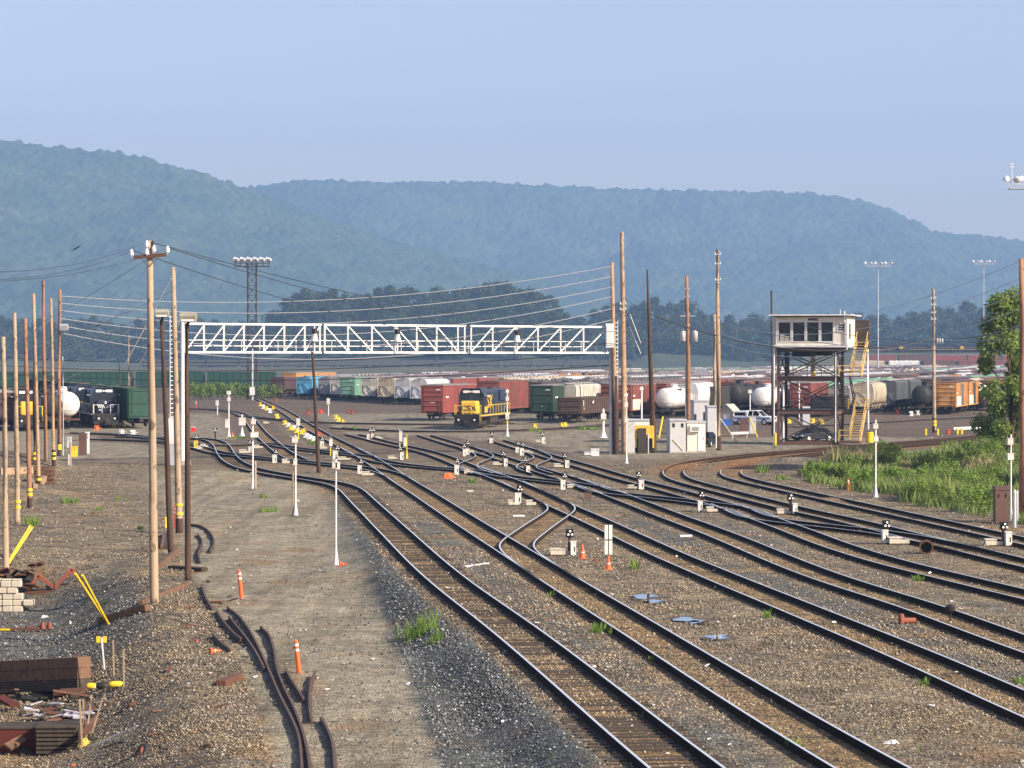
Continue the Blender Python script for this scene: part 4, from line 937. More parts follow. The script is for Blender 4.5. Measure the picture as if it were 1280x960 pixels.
# guard rail
a, c = G(1192, 543), G(1262, 539)
t2 = thing('guard_rail', 'long white guard rail beam at the end of the parking area', 'guard rail', a)
d = c-a; pt('white', 'beam', lambda mb: (mb.bar(Vector((0,0,.62)), d+Vector((0,0,.62)), .08, .30), mb.bar(Vector((0,-.05,.55)), d+Vector((0,-.05,.55)), .08, .08)), t2)
for k in range(5): pt('brown', 'post', lambda mb: mb.bar(d*(k/4)+Vector((0,.1,-.1)), d*(k/4)+Vector((0,.1,.6)), .14, .14), t2)
a, c = G(913, 549), G(936, 548); d = c-a
t2 = thing('guard_rail', 'short grey barrier beam between the dark sedan and brown cabinet', 'guard rail', a)
pt('galv', 'beam', lambda mb: mb.bar(Vector((0,0,.6)), d+Vector((0,0,.6)), .06, .28), t2)
for k in range(2): pt('galv', 'post', lambda mb: mb.bar(d*(.1+.8*k)+Vector((0,.1,-.1)), d*(.1+.8*k)+Vector((0,.1,.5)), .1, .1), t2)
# ------------------------------------------------------------------ road vehicles
m, nt, b = newmat('tinted_car_glass'); b.inputs['Base Color'].default_value = (0.01,0.012,0.014,1); b.inputs['Roughness'].default_value = 0.25; b.inputs['Specular IOR Level'].default_value = 0.08; M['carglass'] = m
def wheel(par, x, y, r=.36, w=.22):
    mb = MB(); o = x/abs(x)
    mb.cyl((x-w/2, y, r), (x+w/2, y, r), r, r, 16); wh = mb.build('wheel', M['rubber'], par)
    mb = MB(); xo = x+o*(w/2+.004); mb.cyl((xo-.004*o, y, r), (xo+.006*o, y, r), r*.62, r*.55, 12); mb.build('rim', M['galv'], wh)
def carbody(prof_lo, prof_hi, w, tum=0.16):
    """side profile loft: lower body prism plus tapering glasshouse, (y,z) pairs; front of the car at y=0"""
    mb = MB(); mb.smooth = False
    xs = [(-w/2, .06), (-w/2+.10, 0.0), (w/2-.10, 0.0), (w/2, .06)]
    mb.prismx(prof_lo, -w/2, w/2)
    return mb
def gloss(name, col, rough=0.45):
    m, nt, b = newmat(name); b.inputs['Base Color'].default_value = (*col, 1); b.inputs['Roughness'].default_value = rough; b.inputs['Coat Weight'].default_value = 0.0; b.inputs['Specular IOR Level'].default_value = 0.3; return m
M['carblack'] = gloss('black_car_paint', (0.012, 0.014, 0.017)); M['carwhite'] = gloss('white_car_paint', (0.74, 0.75, 0.76), 0.3); M['carnavy'] = gloss('dark_car_paint', (0.016, 0.020, 0.028))
M['lampred'] = gloss('red_lamp_lens', (0.35, 0.015, 0.015), 0.2)
def cabin(mb, y, w, z0, z1, hw0, hw1):
    """greenhouse frustum: y = (front base, front top, rear top, rear base)"""
    vs = [(-hw0,y[0],z0),(hw0,y[0],z0),(hw0,y[3],z0),(-hw0,y[3],z0),(-hw1,y[1],z1),(hw1,y[1],z1),(hw1,y[2],z1),(-hw1,y[2],z1)]
    mb.add(vs, [(4,5,6,7),(0,1,5,4),(1,2,6,5),(2,3,7,6),(3,0,4,7)])
def sedan(label, loc, rz, mat):
    t = thing('parked_car', label, 'car', loc, rz)
    mb = MB(); lo = [(0.0,.38),(.03,.62),(.15,.72),(1.25,.92),(3.75,.98),(4.55,.92),(4.62,.72),(4.6,.36),(4.2,.25),(.3,.25)]
    mb.prismx(lo, -.88, .88); body = mb.build('body', M[mat], t); bv = body.modifiers.new('bevel', 'BEVEL'); bv.width = 0.07; bv.segments = 2
    mb = MB(); cabin(mb, (1.15,1.95,3.25,4.05), 0, .9, 1.38, .78, .60); g = mb.build('glasshouse', M['carglass'], t)
    mb = MB(); cabin(mb, (1.9,2.0,3.2,3.35), 0, 1.375, 1.42, .62, .56)
    for s in (-1, 1):
        mb.bar((s*.79,1.1,.9), (s*.61,1.95,1.39), .06, .05); mb.bar((s*.61,3.25,1.39), (s*.79,4.1,.95), .09, .06); mb.bar((s*.795,2.6,.95), (s*.62,2.6,1.39), .06, .04)
    mb.build('roof', M[mat], t)
    for s in (-1, 1):
        for y in (.85, 3.7): wheel(t, s*.8, y, .33)
        mb = MB(); mb.bb(s*.45, s*.80, -.012, .12, .58, .70); mb.build('headlight', M['lens'], t)
        mb = MB(); mb.bb(s*.42, s*.82, 4.55, 4.635, .70, .86); mb.build('tail_light', M['lampred'], t)
        mb = MB(); mb.box((s*.95, 1.45, 1.0), (.16, .12, .12)); mb.build('mirror', M[mat], t)
    for y in (-.02, 4.62): mb = MB(); mb.bb(-.25, .25, y, y+.015, .5, .64); mb.build('number_plate', M['white'], t)
    return t
def pickup(label, loc, rz):
    t = thing('pickup_truck', label, 'pickup truck', loc, rz)
    mb = MB(); lo = [(0.0,.45),(0.0,.95),(.12,1.08),(1.5,1.16),(5.25,1.16),(5.3,.5),(5.0,.42),(.3,.40)]
    mb.prismx(lo, -.97, .97); body = mb.build('body', M['carwhite'], t); bv = body.modifiers.new('bevel', 'BEVEL'); bv.width = .06; bv.segments = 2
    mb = MB(); cabin(mb, (1.35,2.05,3.2,3.35), 0, 1.15, 1.80, .90, .74); cabin(mb, (3.5,3.55,5.1,5.2), 0, 1.15, 1.72, .90, .80); mb.build('glasshouse', M['carglass'], t)
    mb = MB(); cabin(mb, (1.98,2.1,3.2,3.3), 0, 1.79, 1.86, .76, .70); cabin(mb, (3.42,3.5,5.12,5.2), 0, 1.60, 1.80, .90, .84)
    for s in (-1, 1):
        mb.bar((s*.91,1.3,1.15), (s*.75,2.05,1.8), .08, .06); mb.bar((s*.91,3.36,1.15), (s*.76,3.22,1.8), .12, .10); mb.bar((s*.91,2.6,1.16), (s*.76,2.6,1.8), .08, .05); mb.bar((s*.9,5.2,1.15), (s*.84,5.15,1.75), .12, .1); mb.bar((s*.9,3.5,1.15), (s*.85,3.5,1.75), .1, .1)
    mb.build('roof', M['carwhite'], t)
    mb = MB()
    for s in (-1, 1): mb.bb(s*.972, s*.98, .3, 5.1, .80, .93)
    mb.build('side_stripe', M['bluebin'], t)
    mb = MB(); mb.bb(-.6, .6, -.03, .0, .72, .98); mb.build('grille', M['black'], t)
    mb = MB(); mb.bb(-.95, .95, -.12, -.002, .45, .62); mb.bb(-.95, .95, 5.32, 5.42, .45, .62); mb.build('bumper', M['galv'], t)
    for s in (-1, 1):
        mb = MB(); mb.bb(s*.65, s*.93, -.025, .0, .76, .96); mb.build('headlight', M['lens'], t)
        mb = MB(); mb.box((s*1.06, 1.6, 1.25), (.2, .15, .2)); mb.build('mirror', M['carwhite'], t)
        for y in (1.0, 4.3): wheel(t, s*.86, y, .40, .26)
    return t
# heading: front of the vehicle is local y=0, its length runs along +y
p = G(968, 531.5); pickup('white pickup with a rear cap and blue side stripe, parked by the shed', p, R(62))
p = G(902, 559.5); a = R(-8); sedan('dark sedan seen from behind beside the pale equipment hut', p+Vector((math.sin(-a)*-4.6, math.cos(a)*4.6, 0)), a+math.pi+R(-10), 'carnavy')
p = G(996, 552.5); sedan('black sedan parked underneath the lookout tower', p, R(-52), 'carblack')
# ------------------------------------------------------------------ rolling stock
def pal(name, col, dirt=.3, rough=.65): return paint('car_'+name, col, rough, dirt, (0.085,0.060,0.045), scale=.8)
CP = {'red': pal('oxide_red', (0.23,0.062,0.046)), 'brightred': pal('signal_red', (0.27,0.062,0.05), .3), 'brown': pal('box_brown', (0.13,0.065,0.05)), 'maroon': pal('maroon', (0.085,0.045,0.045)),
 'orange': pal('faded_orange', (0.56,0.27,0.07), .35), 'blue': pal('sky_blue', (0.10,0.36,0.56), .25), 'bluec': pal('deep_blue', (0.06,0.12,0.33), .25), 'grey': pal('mid_grey', (0.30,0.31,0.33)), 'lightgrey': pal('light_grey', (0.52,0.53,0.54), .22),
 'white': pal('white', (0.72,0.72,0.70), .22), 'tan': pal('tan', (0.50,0.42,0.30), .25), 'cream': pal('cream', (0.56,0.53,0.45), .28), 'green': pal('pale_green', (0.16,0.34,0.23), .25), 'dgreen': pal('dark_green', (0.018,0.050,0.034), .2),
 'teal': pal('gondola_green', (0.016,0.075,0.046), .15), 'black': pal('tank_black', (0.016,0.017,0.019), .2), 'olive': pal('dark_olive', (0.055,0.062,0.055), .3), 'slate': pal('slate_grey', (0.10,0.115,0.125), .3), 'gond': pal('gondola_brown', (0.085,0.052,0.036), .35)}
ROOFG = paint('galvanised_roof', (0.31,0.31,0.315), .6, .35, (0.20,0.14,0.10), streak=False); CP['roofg'] = ROOFG
CP['roofr'] = paint('rusted_roof', (0.17,0.085,0.06), .7, .3, (0.26,0.24,0.22), streak=False)
STEELW = M['darksteel']
def bogie(t, y, r=.46):
    mb = MB()
    for yy in (y-.88, y+.88):
        for s in (-1, 1): mb.cyl((s*.68, yy, r), (s*.80, yy, r), r, r, 12)
        mb.cyl((-.68, yy, r), (.68, yy, r), .08, .08, 6)
    for s in (-1, 1): mb.bb(s*.86, s*1.06, y-1.2, y+1.2, .36, .62); mb.bb(s*.88, s*1.04, y-.45, y+.45, .62, .84)
    mb.bb(-1.0, 1.0, y-.16, y+.16, .5, .84)
    o = mb.build('bogie', STEELW, t)
    mb = MB()
    for yy in (y-.88, y+.88):
        for s in (-1, 1): mb.cyl((s*.808, yy, r), (s*.83, yy, r), r*.36, r*.33, 10)
    mb.build('wheel_faces', M['galv'], o); return o
def underf(t, L, hi=.95):
    mb = MB(); mb.bb(-.22, .22, .3, L-.3, .62, hi); mb.bb(-1.3, 1.3, 1.5, 1.7, .75, hi); mb.bb(-1.3, 1.3, L-1.7, L-1.5, .75, hi); mb.build('underframe', STEELW, t)
    for y, s in ((0, -1), (L, 1)):
        mb = MB(); mb.bb(-.10, .10, y if s > 0 else y-.55, y+.55 if s > 0 else y, .66, .9); mb.bb(-.2, .2, y+(.5 if s > 0 else -.62), y+(.62 if s > 0 else -.5), .6, .95); mb.build('coupler', STEELW, t)
def ladder_(t, x, y, z0, z1, mat='galv', face='end'):
    mb = MB()
    for s in (-.2, .2): mb.bb(x+s-.02, x+s+.02, y-.09, y-.05, z0, z1)
    z = z0+.1
    while z < z1: mb.bb(x-.2, x+.2, y-.085, y-.055, z, z+.03); z += .38
    return mb.build('ladder', mat if not isinstance(mat, str) else M[mat], t)
def boxcar(t, col, L=16.5, Hh=4.55, roof='roofg', ends=6, ribs=14, marks=True, door=None, patch=None):
    c = CP[col]; z0, z1, w = 1.0, Hh-.18, 1.52
    mb = MB(); mb.bb(-w, w, 0, L, z0, z1)
    for k in range(ends):
        z = z0+.22+k*(z1-z0-.35)/(ends-1)
        for y, s in ((0, -1), (L, 1)): mb.prismx([(y, z-.09), (y+s*.07, z-.03), (y+s*.07, z+.03), (y, z+.09)][::(-1 if s < 0 else 1)], -w+.12, w-.12)
    for k in range(ribs+1):
        y = .1+k*(L-.2)/ribs
        if abs(y-L/2) < 1.6: continue
        for s in (-1, 1): mb.bb(s*w, s*(w+.05), y-.05, y+.05, z0+.1, z1-.06)
    for s in (-1, 1): mb.bb(s*w, s*(w+.06), 0, L, z0-.1, z0+.1); mb.bb(s*w, s*(w+.06), 0, L, z1-.1, z1)
    mb.build('body', c, t)
    mb = MB(); mb.prism([(-w-.08, z1+.002), (w+.08, z1+.002), (w+.08, z1+.05), (0, z1+.19), (-w-.08, z1+.05)], -.06, L+.06)
    for k in range(12): y = .7+k*(L-1.4)/11; mb.prism([(-w-.09, z1+.04), (w+.09, z1+.04), (w+.09, z1+.08), (0, z1+.22), (-w-.09, z1+.08)], y-.05, y+.05)
    mb.build('roof', CP[roof], t)
    for s in (-1, 1):
        mb = MB(); mb.bb(s*(w+.004), s*(w+.07), L/2-1.5, L/2+1.5, z0+.05, z1-.12); mb.build('door', CP[door or col], t)
        mb = MB(); [mb.bb(s*(w+.075), s*(w+.11), L/2+x-.03, L/2+x+.03, z0+.1, z1-.2) for x in (-1.2, -.3, .3, 1.2)]; mb.build('door_bars', M['darksteel'], t)
    ladder_(t, w-.3, 0, z0-.3, z0+1.6, c); ladder_(t, -w+.3, 0, z0-.3, z1-.1, c)
    if marks:
        mb = MB(); mb.bb(.55, 1.15, -.012, -.003, z1-.62, z1-.5); mb.bb(-.25, .35, -.012, -.003, z0+1.25, z0+1.33); mb.bb(-.05, .15, -.012, -.003, z0+.8, z0+.86)
        for s in (1, ): mb.bb(s*(w+.052), s*(w+.06), 1.3, 2.6, z0+1.9, z0+2.1)
        mb.build('stencil_marks', M['white'], t)
    if patch:
        mb = MB(); mb.bb(w+.052, w+.062, .8, L*.44, z0+.05, z0+1.5); mb.build('painted_patch', patch, t)
    underf(t, L); bogie(t, 2.3); bogie(t, L-2.3)
def hopper(t, col, L=16.0, Hh=4.6, round_=False, ribs=10, hatch=True):
    c = CP[col]; w = 1.55; zb = 1.55
    mb = MB(); mb.smooth = round_
    if round_:
        prof = [(-.9,zb-.3),(.9,zb-.3),(1.40,zb+.1),(w,zb+.7),(1.60,zb+1.4),(1.55,zb+2.1),(1.38,Hh-.45),(1.0,Hh-.16),(0,Hh-.04),(-1.0,Hh-.16),(-1.38,Hh-.45),(-1.55,zb+2.1),(-1.60,zb+1.4),(-w,zb+.7),(-1.40,zb+.1)]
    else:
        prof = [(-1.0,zb-.3),(1.0,zb-.3),(w,zb+.1),(w,Hh-.28),(1.3,Hh-.10),(-1.3,Hh-.10),(-w,Hh-.28),(-w,zb+.1)]
    mb.prism(prof, .75, L-.75); mb.smooth = False
    if not round_:
        for k in range(ribs+1):
            y = .8+k*(L-1.6)/ribs
            for s in (-1, 1): mb.bb(s*w, s*(w+.07), y-.05, y+.05, zb+.1, Hh-.3)
    else:
        for k in range(6):
            y = 1.2+k*(L-2.4)/5; mb.prism([(x*1.006, (z-2.9)*1.006+2.9) for x, z in prof], y-.03, y+.03)
    mb.build('body', c, t)
    # end frame: corner posts, slope sheet, platform
    for y, s in ((0.12, 1), (L-.12, -1)):
        mb = MB()
        for x in (-1.38, 1.38): mb.bb(x-.06, x+.06, y-.06, y+.06, 1.0, Hh-.3)
        mb.bar((0, y, 1.1), (0, y+s*.6, 2.9), 2.2, .05); mb.bb(-1.45, 1.45, y-.1, y+s*.8, .98, 1.08)
        mb.bb(-1.4, 1.4, y-.05, y+.05, Hh-.36, Hh-.26)
        for x in (-.5, .5): mb.bb(x-.05, x+.05, y-.05, y+.05, 1.08, 2.5)
        mb.build('end_frame', c, t)
    mb = MB()
    for k in range(3):
        y0 = 2.3+k*(L-4.6)/3; y1 = y0+(L-4.6)/3; ym = (y0+y1)/2
        mb.add([(-1.2,y0+.05,zb-.28),(1.2,y0+.05,zb-.28),(1.2,y1-.05,zb-.28),(-1.2,y1-.05,zb-.28),(-.7,ym-.35,.45),(.7,ym-.35,.45),(.7,ym+.35,.45),(-.7,ym+.35,.45)], [(0,1,5,4),(1,2,6,5),(2,3,7,6),(3,0,4,7),(4,5,6,7)])
    mb.build('discharge_bays', c, t)
    if hatch:
        mb = MB(); mb.bb(-.55, -.15, .5, L-.5, Hh-.02, Hh+.04); mb.bb(.15, .55, .5, L-.5, Hh-.02, Hh+.04)
        for k in range(9): y = 1.4+k*(L-2.8)/8; mb.cyl((0, y, Hh-.1), (0, y, Hh+.14), .34, .30, 8)
        mb.build('hatches', ROOFG, t)
    ladder_(t, 1.2, .1, 1.1, Hh-.2, c)
    underf(t, L, 1.0); bogie(t, 2.0); bogie(t, L-2.0)
def tankcar(t, col, L=14.5, r=1.5, frame=None, dome=True, mark=False):
    zc = 1.15+r; c = CP[col]; mb = MB(); mb.smooth = True
    prof = [(.05,.45),(r*.45,.5),(r*.75,.68),(r*.93,.98),(r,1.4),(r,L-1.4),(r*.93,L-.98),(r*.75,L-.68),(r*.45,L-.5),(.05,L-.45)]
    mb.lathe(prof, (0,0,zc), 24, 'Y'); mb.smooth = False; mb.build('tank', c, t)
    mb = MB(); mb.cyl((0, L/2, zc+r-.1), (0, L/2, zc+r+.45), .6, .55, 14); mb.cyl((0, L/2, zc+r+.45), (0, L/2, zc+r+.55), .66, .3, 14); mb.build('dome', c, t)
    mb = MB()
    for s in (-1, 1): mb.bar((s*1.25, L/2-1.6, zc+r+.02), (s*1.25, L/2+1.6, zc+r+.02), .06, .06); [mb.bar((s*1.25, L/2+y, zc+r*.4), (s*1.25, L/2+y, zc+r+.02), .05, .05) for y in (-1.5, 1.5)]
    mb.bb(-1.3, 1.3, L/2-1.5, L/2+1.5, zc+r*.86, zc+r*.88)
    mb.build('platform', M['darksteel'], t)
    mb = MB(); mb.bb(-1.45, 1.45, -.02, 1.6, .82, 1.0); mb.bb(-1.45, 1.45, L-1.6, L+.02, .82, 1.0); mb.bb(-.5, .5, .9, 1.5, 1.0, 1.35); mb.bb(-.5, .5, L-1.5, L-.9, 1.0, 1.35)
    for s in (-1, 1): mb.bb(s*1.3, s*1.4, .2, L-.2, .84, .98)
    for s in (-1, 1): mb.bar((s*1.38, .05, 1.0), (s*1.38, .05, 1.95), .05, .05)
    mb.bar((-1.38, .05, 1.95), (1.38, .05, 1.95), .05, .05)
    mb.build('frame', frame or STEELW, t)
    if mark:
        mb = MB(); mb.box((0, .52, zc-.55), (.26, .012, .26), rot=Matrix.Rotation(R(45), 3, 'Y')); mb.bb(-.55, .45, .60, .63, zc+.62, zc+.74); mb.build('placard', M['white'], t)
    underf(t, L); bogie(t, 2.0); bogie(t, L-2.0)
def gondola(t, col, L=16.0, Hh=3.0, load=None, ribs=12, w=1.5, patch=False):
    c = CP[col]; mb = MB(); z0 = 1.05
    for s in (-1, 1): mb.bb(s*(w-.08), s*w, .081, L-.081, z0, Hh); mb.bb(s*(w-.1), s*(w+.08), 0, L, Hh+.002, Hh+.12)
    for y in (0, L-.08): mb.bb(-w, w, y, y+.08, z0, Hh); mb.bb(-w+.101, w-.101, y-.04, y+.12, Hh+.002, Hh+.12)
    mb.bb(-w+.08, w-.08, .08, L-.08, z0, z0+.1)
    for k in range(ribs+1):
        y = .1+k*(L-.2)/ribs
        for s in (-1, 1): mb.bb(s*w, s*(w+.11), y-.07, y+.07, z0, Hh)
    for k in range(3):
        z = z0+.3+k*(Hh-z0-.5)/2
        for y, s in ((0, -1), (L, 1)): mb.bb(-w+.1, w-.1, min(y, y+s*.08), max(y, y+s*.08), z-.07, z+.07)
    mb.build('body', c, t)
    if load:
        mb = MB(); n = 16
        for k in range(n):
            y = .2+k*(L-.4)/n; h = Hh-.25+random.uniform(-.1, .35); mb.prism([(-w+.09, z0+.12), (w-.09, z0+.12), (w-.09, Hh-.2), (.3, h), (-.4, h+.05), (-w+.09, Hh-.25)], y, y+(L-.4)/n)
        mb.build('load', load, t)
    if patch:
        mb = MB(); [mb.box((w+.125, y, z), (.012, a, b_)) for y, z, a, b_ in ((6.2, 2.45, .5, .28), (6.6, 2.6, .3, .2), (1.0, 2.4, .25, .8), (1.2, 1.7, .2, .3))]; mb.build('painted_patch', M['white'], t)
    ladder_(t, -w+.25, 0, .6, Hh, c)
    underf(t, L); bogie(t, 2.0); bogie(t, L-2.0)
LOADM = paint('scrap_load', (0.22,0.12,0.07), .9, .4, streak=False)
TY = {'box': boxcar, 'hop': hopper, 'tank': tankcar, 'gon': gondola}
LN = {'box': 16.5, 'hop': 16.0, 'tank': 14.5, 'gon': 16.0}
CATN = {'box': ('boxcar', 'boxcar'), 'hop': ('covered_hopper_car', 'hopper car'), 'tank': ('tank_car', 'tank car'), 'gon': ('gondola_car', 'gondola car')}
AZ = 15.0
GRP = 'freight cars standing in the yard'
OCC = []
def car(kind, label, px, py, az=AZ, group=GRP, pos=None, name=None, **kw):
    b = Vector(pos) if pos is not None else GZ(px, py, RH); b.z = RH
    t = thing(name or CATN[kind][0], label, CATN[kind][1], b, R(-az), group)
    L = kw.get('L', LN[kind]); TY[kind](t, **kw); OCC.append((b.x, b.y, az, L)); return t
def behind(b, az, dist): return (b[0]+math.sin(R(az))*dist, b[1]+math.cos(R(az))*dist, RH)
GRAF = newmat('spray_paint_patch'); m, nt, b = GRAF; GRAF = m
vv = N(nt, 'ShaderNodeTexVoronoi'); vv.inputs['Scale'].default_value = 2.2; nt.links.new(objco(nt), vv.inputs['Vector'])
nt.links.new(ramp(nt, vv.outputs['Distance'], [(0.2, (.30,.17,.20)), (.38, (.68,.66,.62)), (.55, (.62,.55,.30)), (.75, (.66,.64,.62))]), b.inputs[0]); b.inputs['Roughness'].default_value = .6
# front row, left group (far) then centre and right
FR = [
 ('hop', 'dark maroon open hopper, leftmost of the far car row', 345, 496.5, dict(col='maroon', Hh=4.3, hatch=False)),
 ('box', 'tall orange boxcar with pale roof beside the dark maroon hopper', 361.5, 495.5, dict(col='orange', Hh=5.2, marks=False, L=27)),
 ('hop', 'sky blue hopper with dark stained lower half', 379, 498, dict(col='blue', Hh=4.5, round_=True)),
 ('hop', 'smooth mid grey hopper right of the sky blue one', 406, 498.5, dict(col='grey', Hh=4.5, round_=True)),
 ('hop', 'narrow tan hopper between the grey hopper and green boxcar', 421, 499, dict(col='cream', Hh=4.5)),
 ('box', 'pale green boxcar with ribbed end in the far row', 434, 500, dict(col='green', Hh=4.6, ends=5)),
 ('hop', 'brown and cream open framed hopper right of the pale green boxcar', 460, 501.5, dict(col='cream', Hh=4.5)),
 ('hop', 'grey tan hopper with open end frame beside the white round hopper', 481, 502.5, dict(col='tan', Hh=4.5)),
 ('hop', 'light grey round sided hopper left of the red boxcars', 502, 504, dict(col='lightgrey', Hh=4.6, round_=True)),
 ('hop', 'pale grey hopper mostly hidden behind the nearest red boxcar', 522, 505, dict(col='lightgrey', Hh=4.55, round_=True)),
 ('box', 'bright red boxcar with ribbed end left of the yellow nosed locomotive', 540, 524.5, dict(col='brightred', Hh=4.75)),
 ('box', 'tall red boxcar with vertical ribs behind the yellow nosed locomotive', 611, 519.5, dict(col='red', Hh=5.05, roof='roofr', ribs=20, marks=False)),
 ('box', 'dark green boxcar facing forward right of the tall red boxcar', 677, 525, dict(col='dgreen', Hh=4.75, ends=4)),
 ('hop', 'cream hopper with grey roof behind the brown gondola', 704, 524, dict(col='cream', Hh=4.75)),
 ('gon', 'brown gondola with ribbed sides right of the dark green boxcar', 712, 527.5, dict(col='gond', Hh=3.0, patch=True, load=LOADM)),
 ('box', 'red boxcar with spray painted lower panel behind the bridge poles', 775, 522, dict(col='red', Hh=4.7, patch=GRAF)),
 ('tank', 'white tank car right of the spray painted red boxcar', 829, 521.5, dict(col='white', r=1.45)),
 ('hop', 'white round sided hopper behind the transformer pole', 858, 518.5, dict(col='white', Hh=4.7, round_=True)),
 ('gon', 'dark olive high sided gondola behind the grey cabinets', 889, 517, dict(col='olive', Hh=3.9)),
 ('tank', 'large black tank car behind the beige shed', 914, 516, dict(col='black', r=1.62)),
 ('tank', 'bright white tank car behind the white pickup', 949, 519, dict(col='white', r=1.42, frame=None, mark=True)),
 ('box', 'red boxcar seen through the lookout tower legs', 1000, 518, dict(col='red', Hh=4.75)),
 ('gon', 'dark gondola seen low through the lookout tower legs', 1027, 520, dict(col='black', Hh=2.7, load=LOADM)),
 ('hop', 'pale grey hopper seen past the right leg of the lookout tower', 1048, 517, dict(col='grey', Hh=4.3, round_=True)),
 ('hop', 'tan hopper directly behind the yellow tower stairs', 1078, 516.5, dict(col='tan', Hh=4.65, round_=True)),
 ('hop', 'dark slate hopper between the tan hopper and black tank car', 1107, 514, dict(col='slate', Hh=4.75)),
 ('tank', 'black tank car with white markings beside the orange boxcar', 1150, 517, dict(col='black', r=1.5, mark=True)),
 ('box', 'faded orange boxcar with rusty end facing forward', 1182, 516.5, dict(col='orange', Hh=4.7, roof='roofr', door='grey', patch=GRAF)),
]
FB = []
for kind, lab, px, py, kw in FR:
    t = car(kind, lab, px, py, **kw); FB.append((t.location.copy(), kw.get('L', LN[kind]), kind))
b = FB[-1][0]
car('box', 'second faded orange boxcar coupled behind the first', 0, 0, pos=behind(b, AZ, 17.9), col='orange', Hh=4.7, roof='roofr', door='slate', patch=GRAF)
car('tank', 'white tank car coupled behind the orange boxcars', 0, 0, pos=behind(b, AZ, 35.7), col='white', r=1.5)
car('hop', 'second dark slate hopper coupled behind the first', 0, 0, pos=behind(FB[-3][0], AZ, 17.4), col='slate', Hh=4.75)
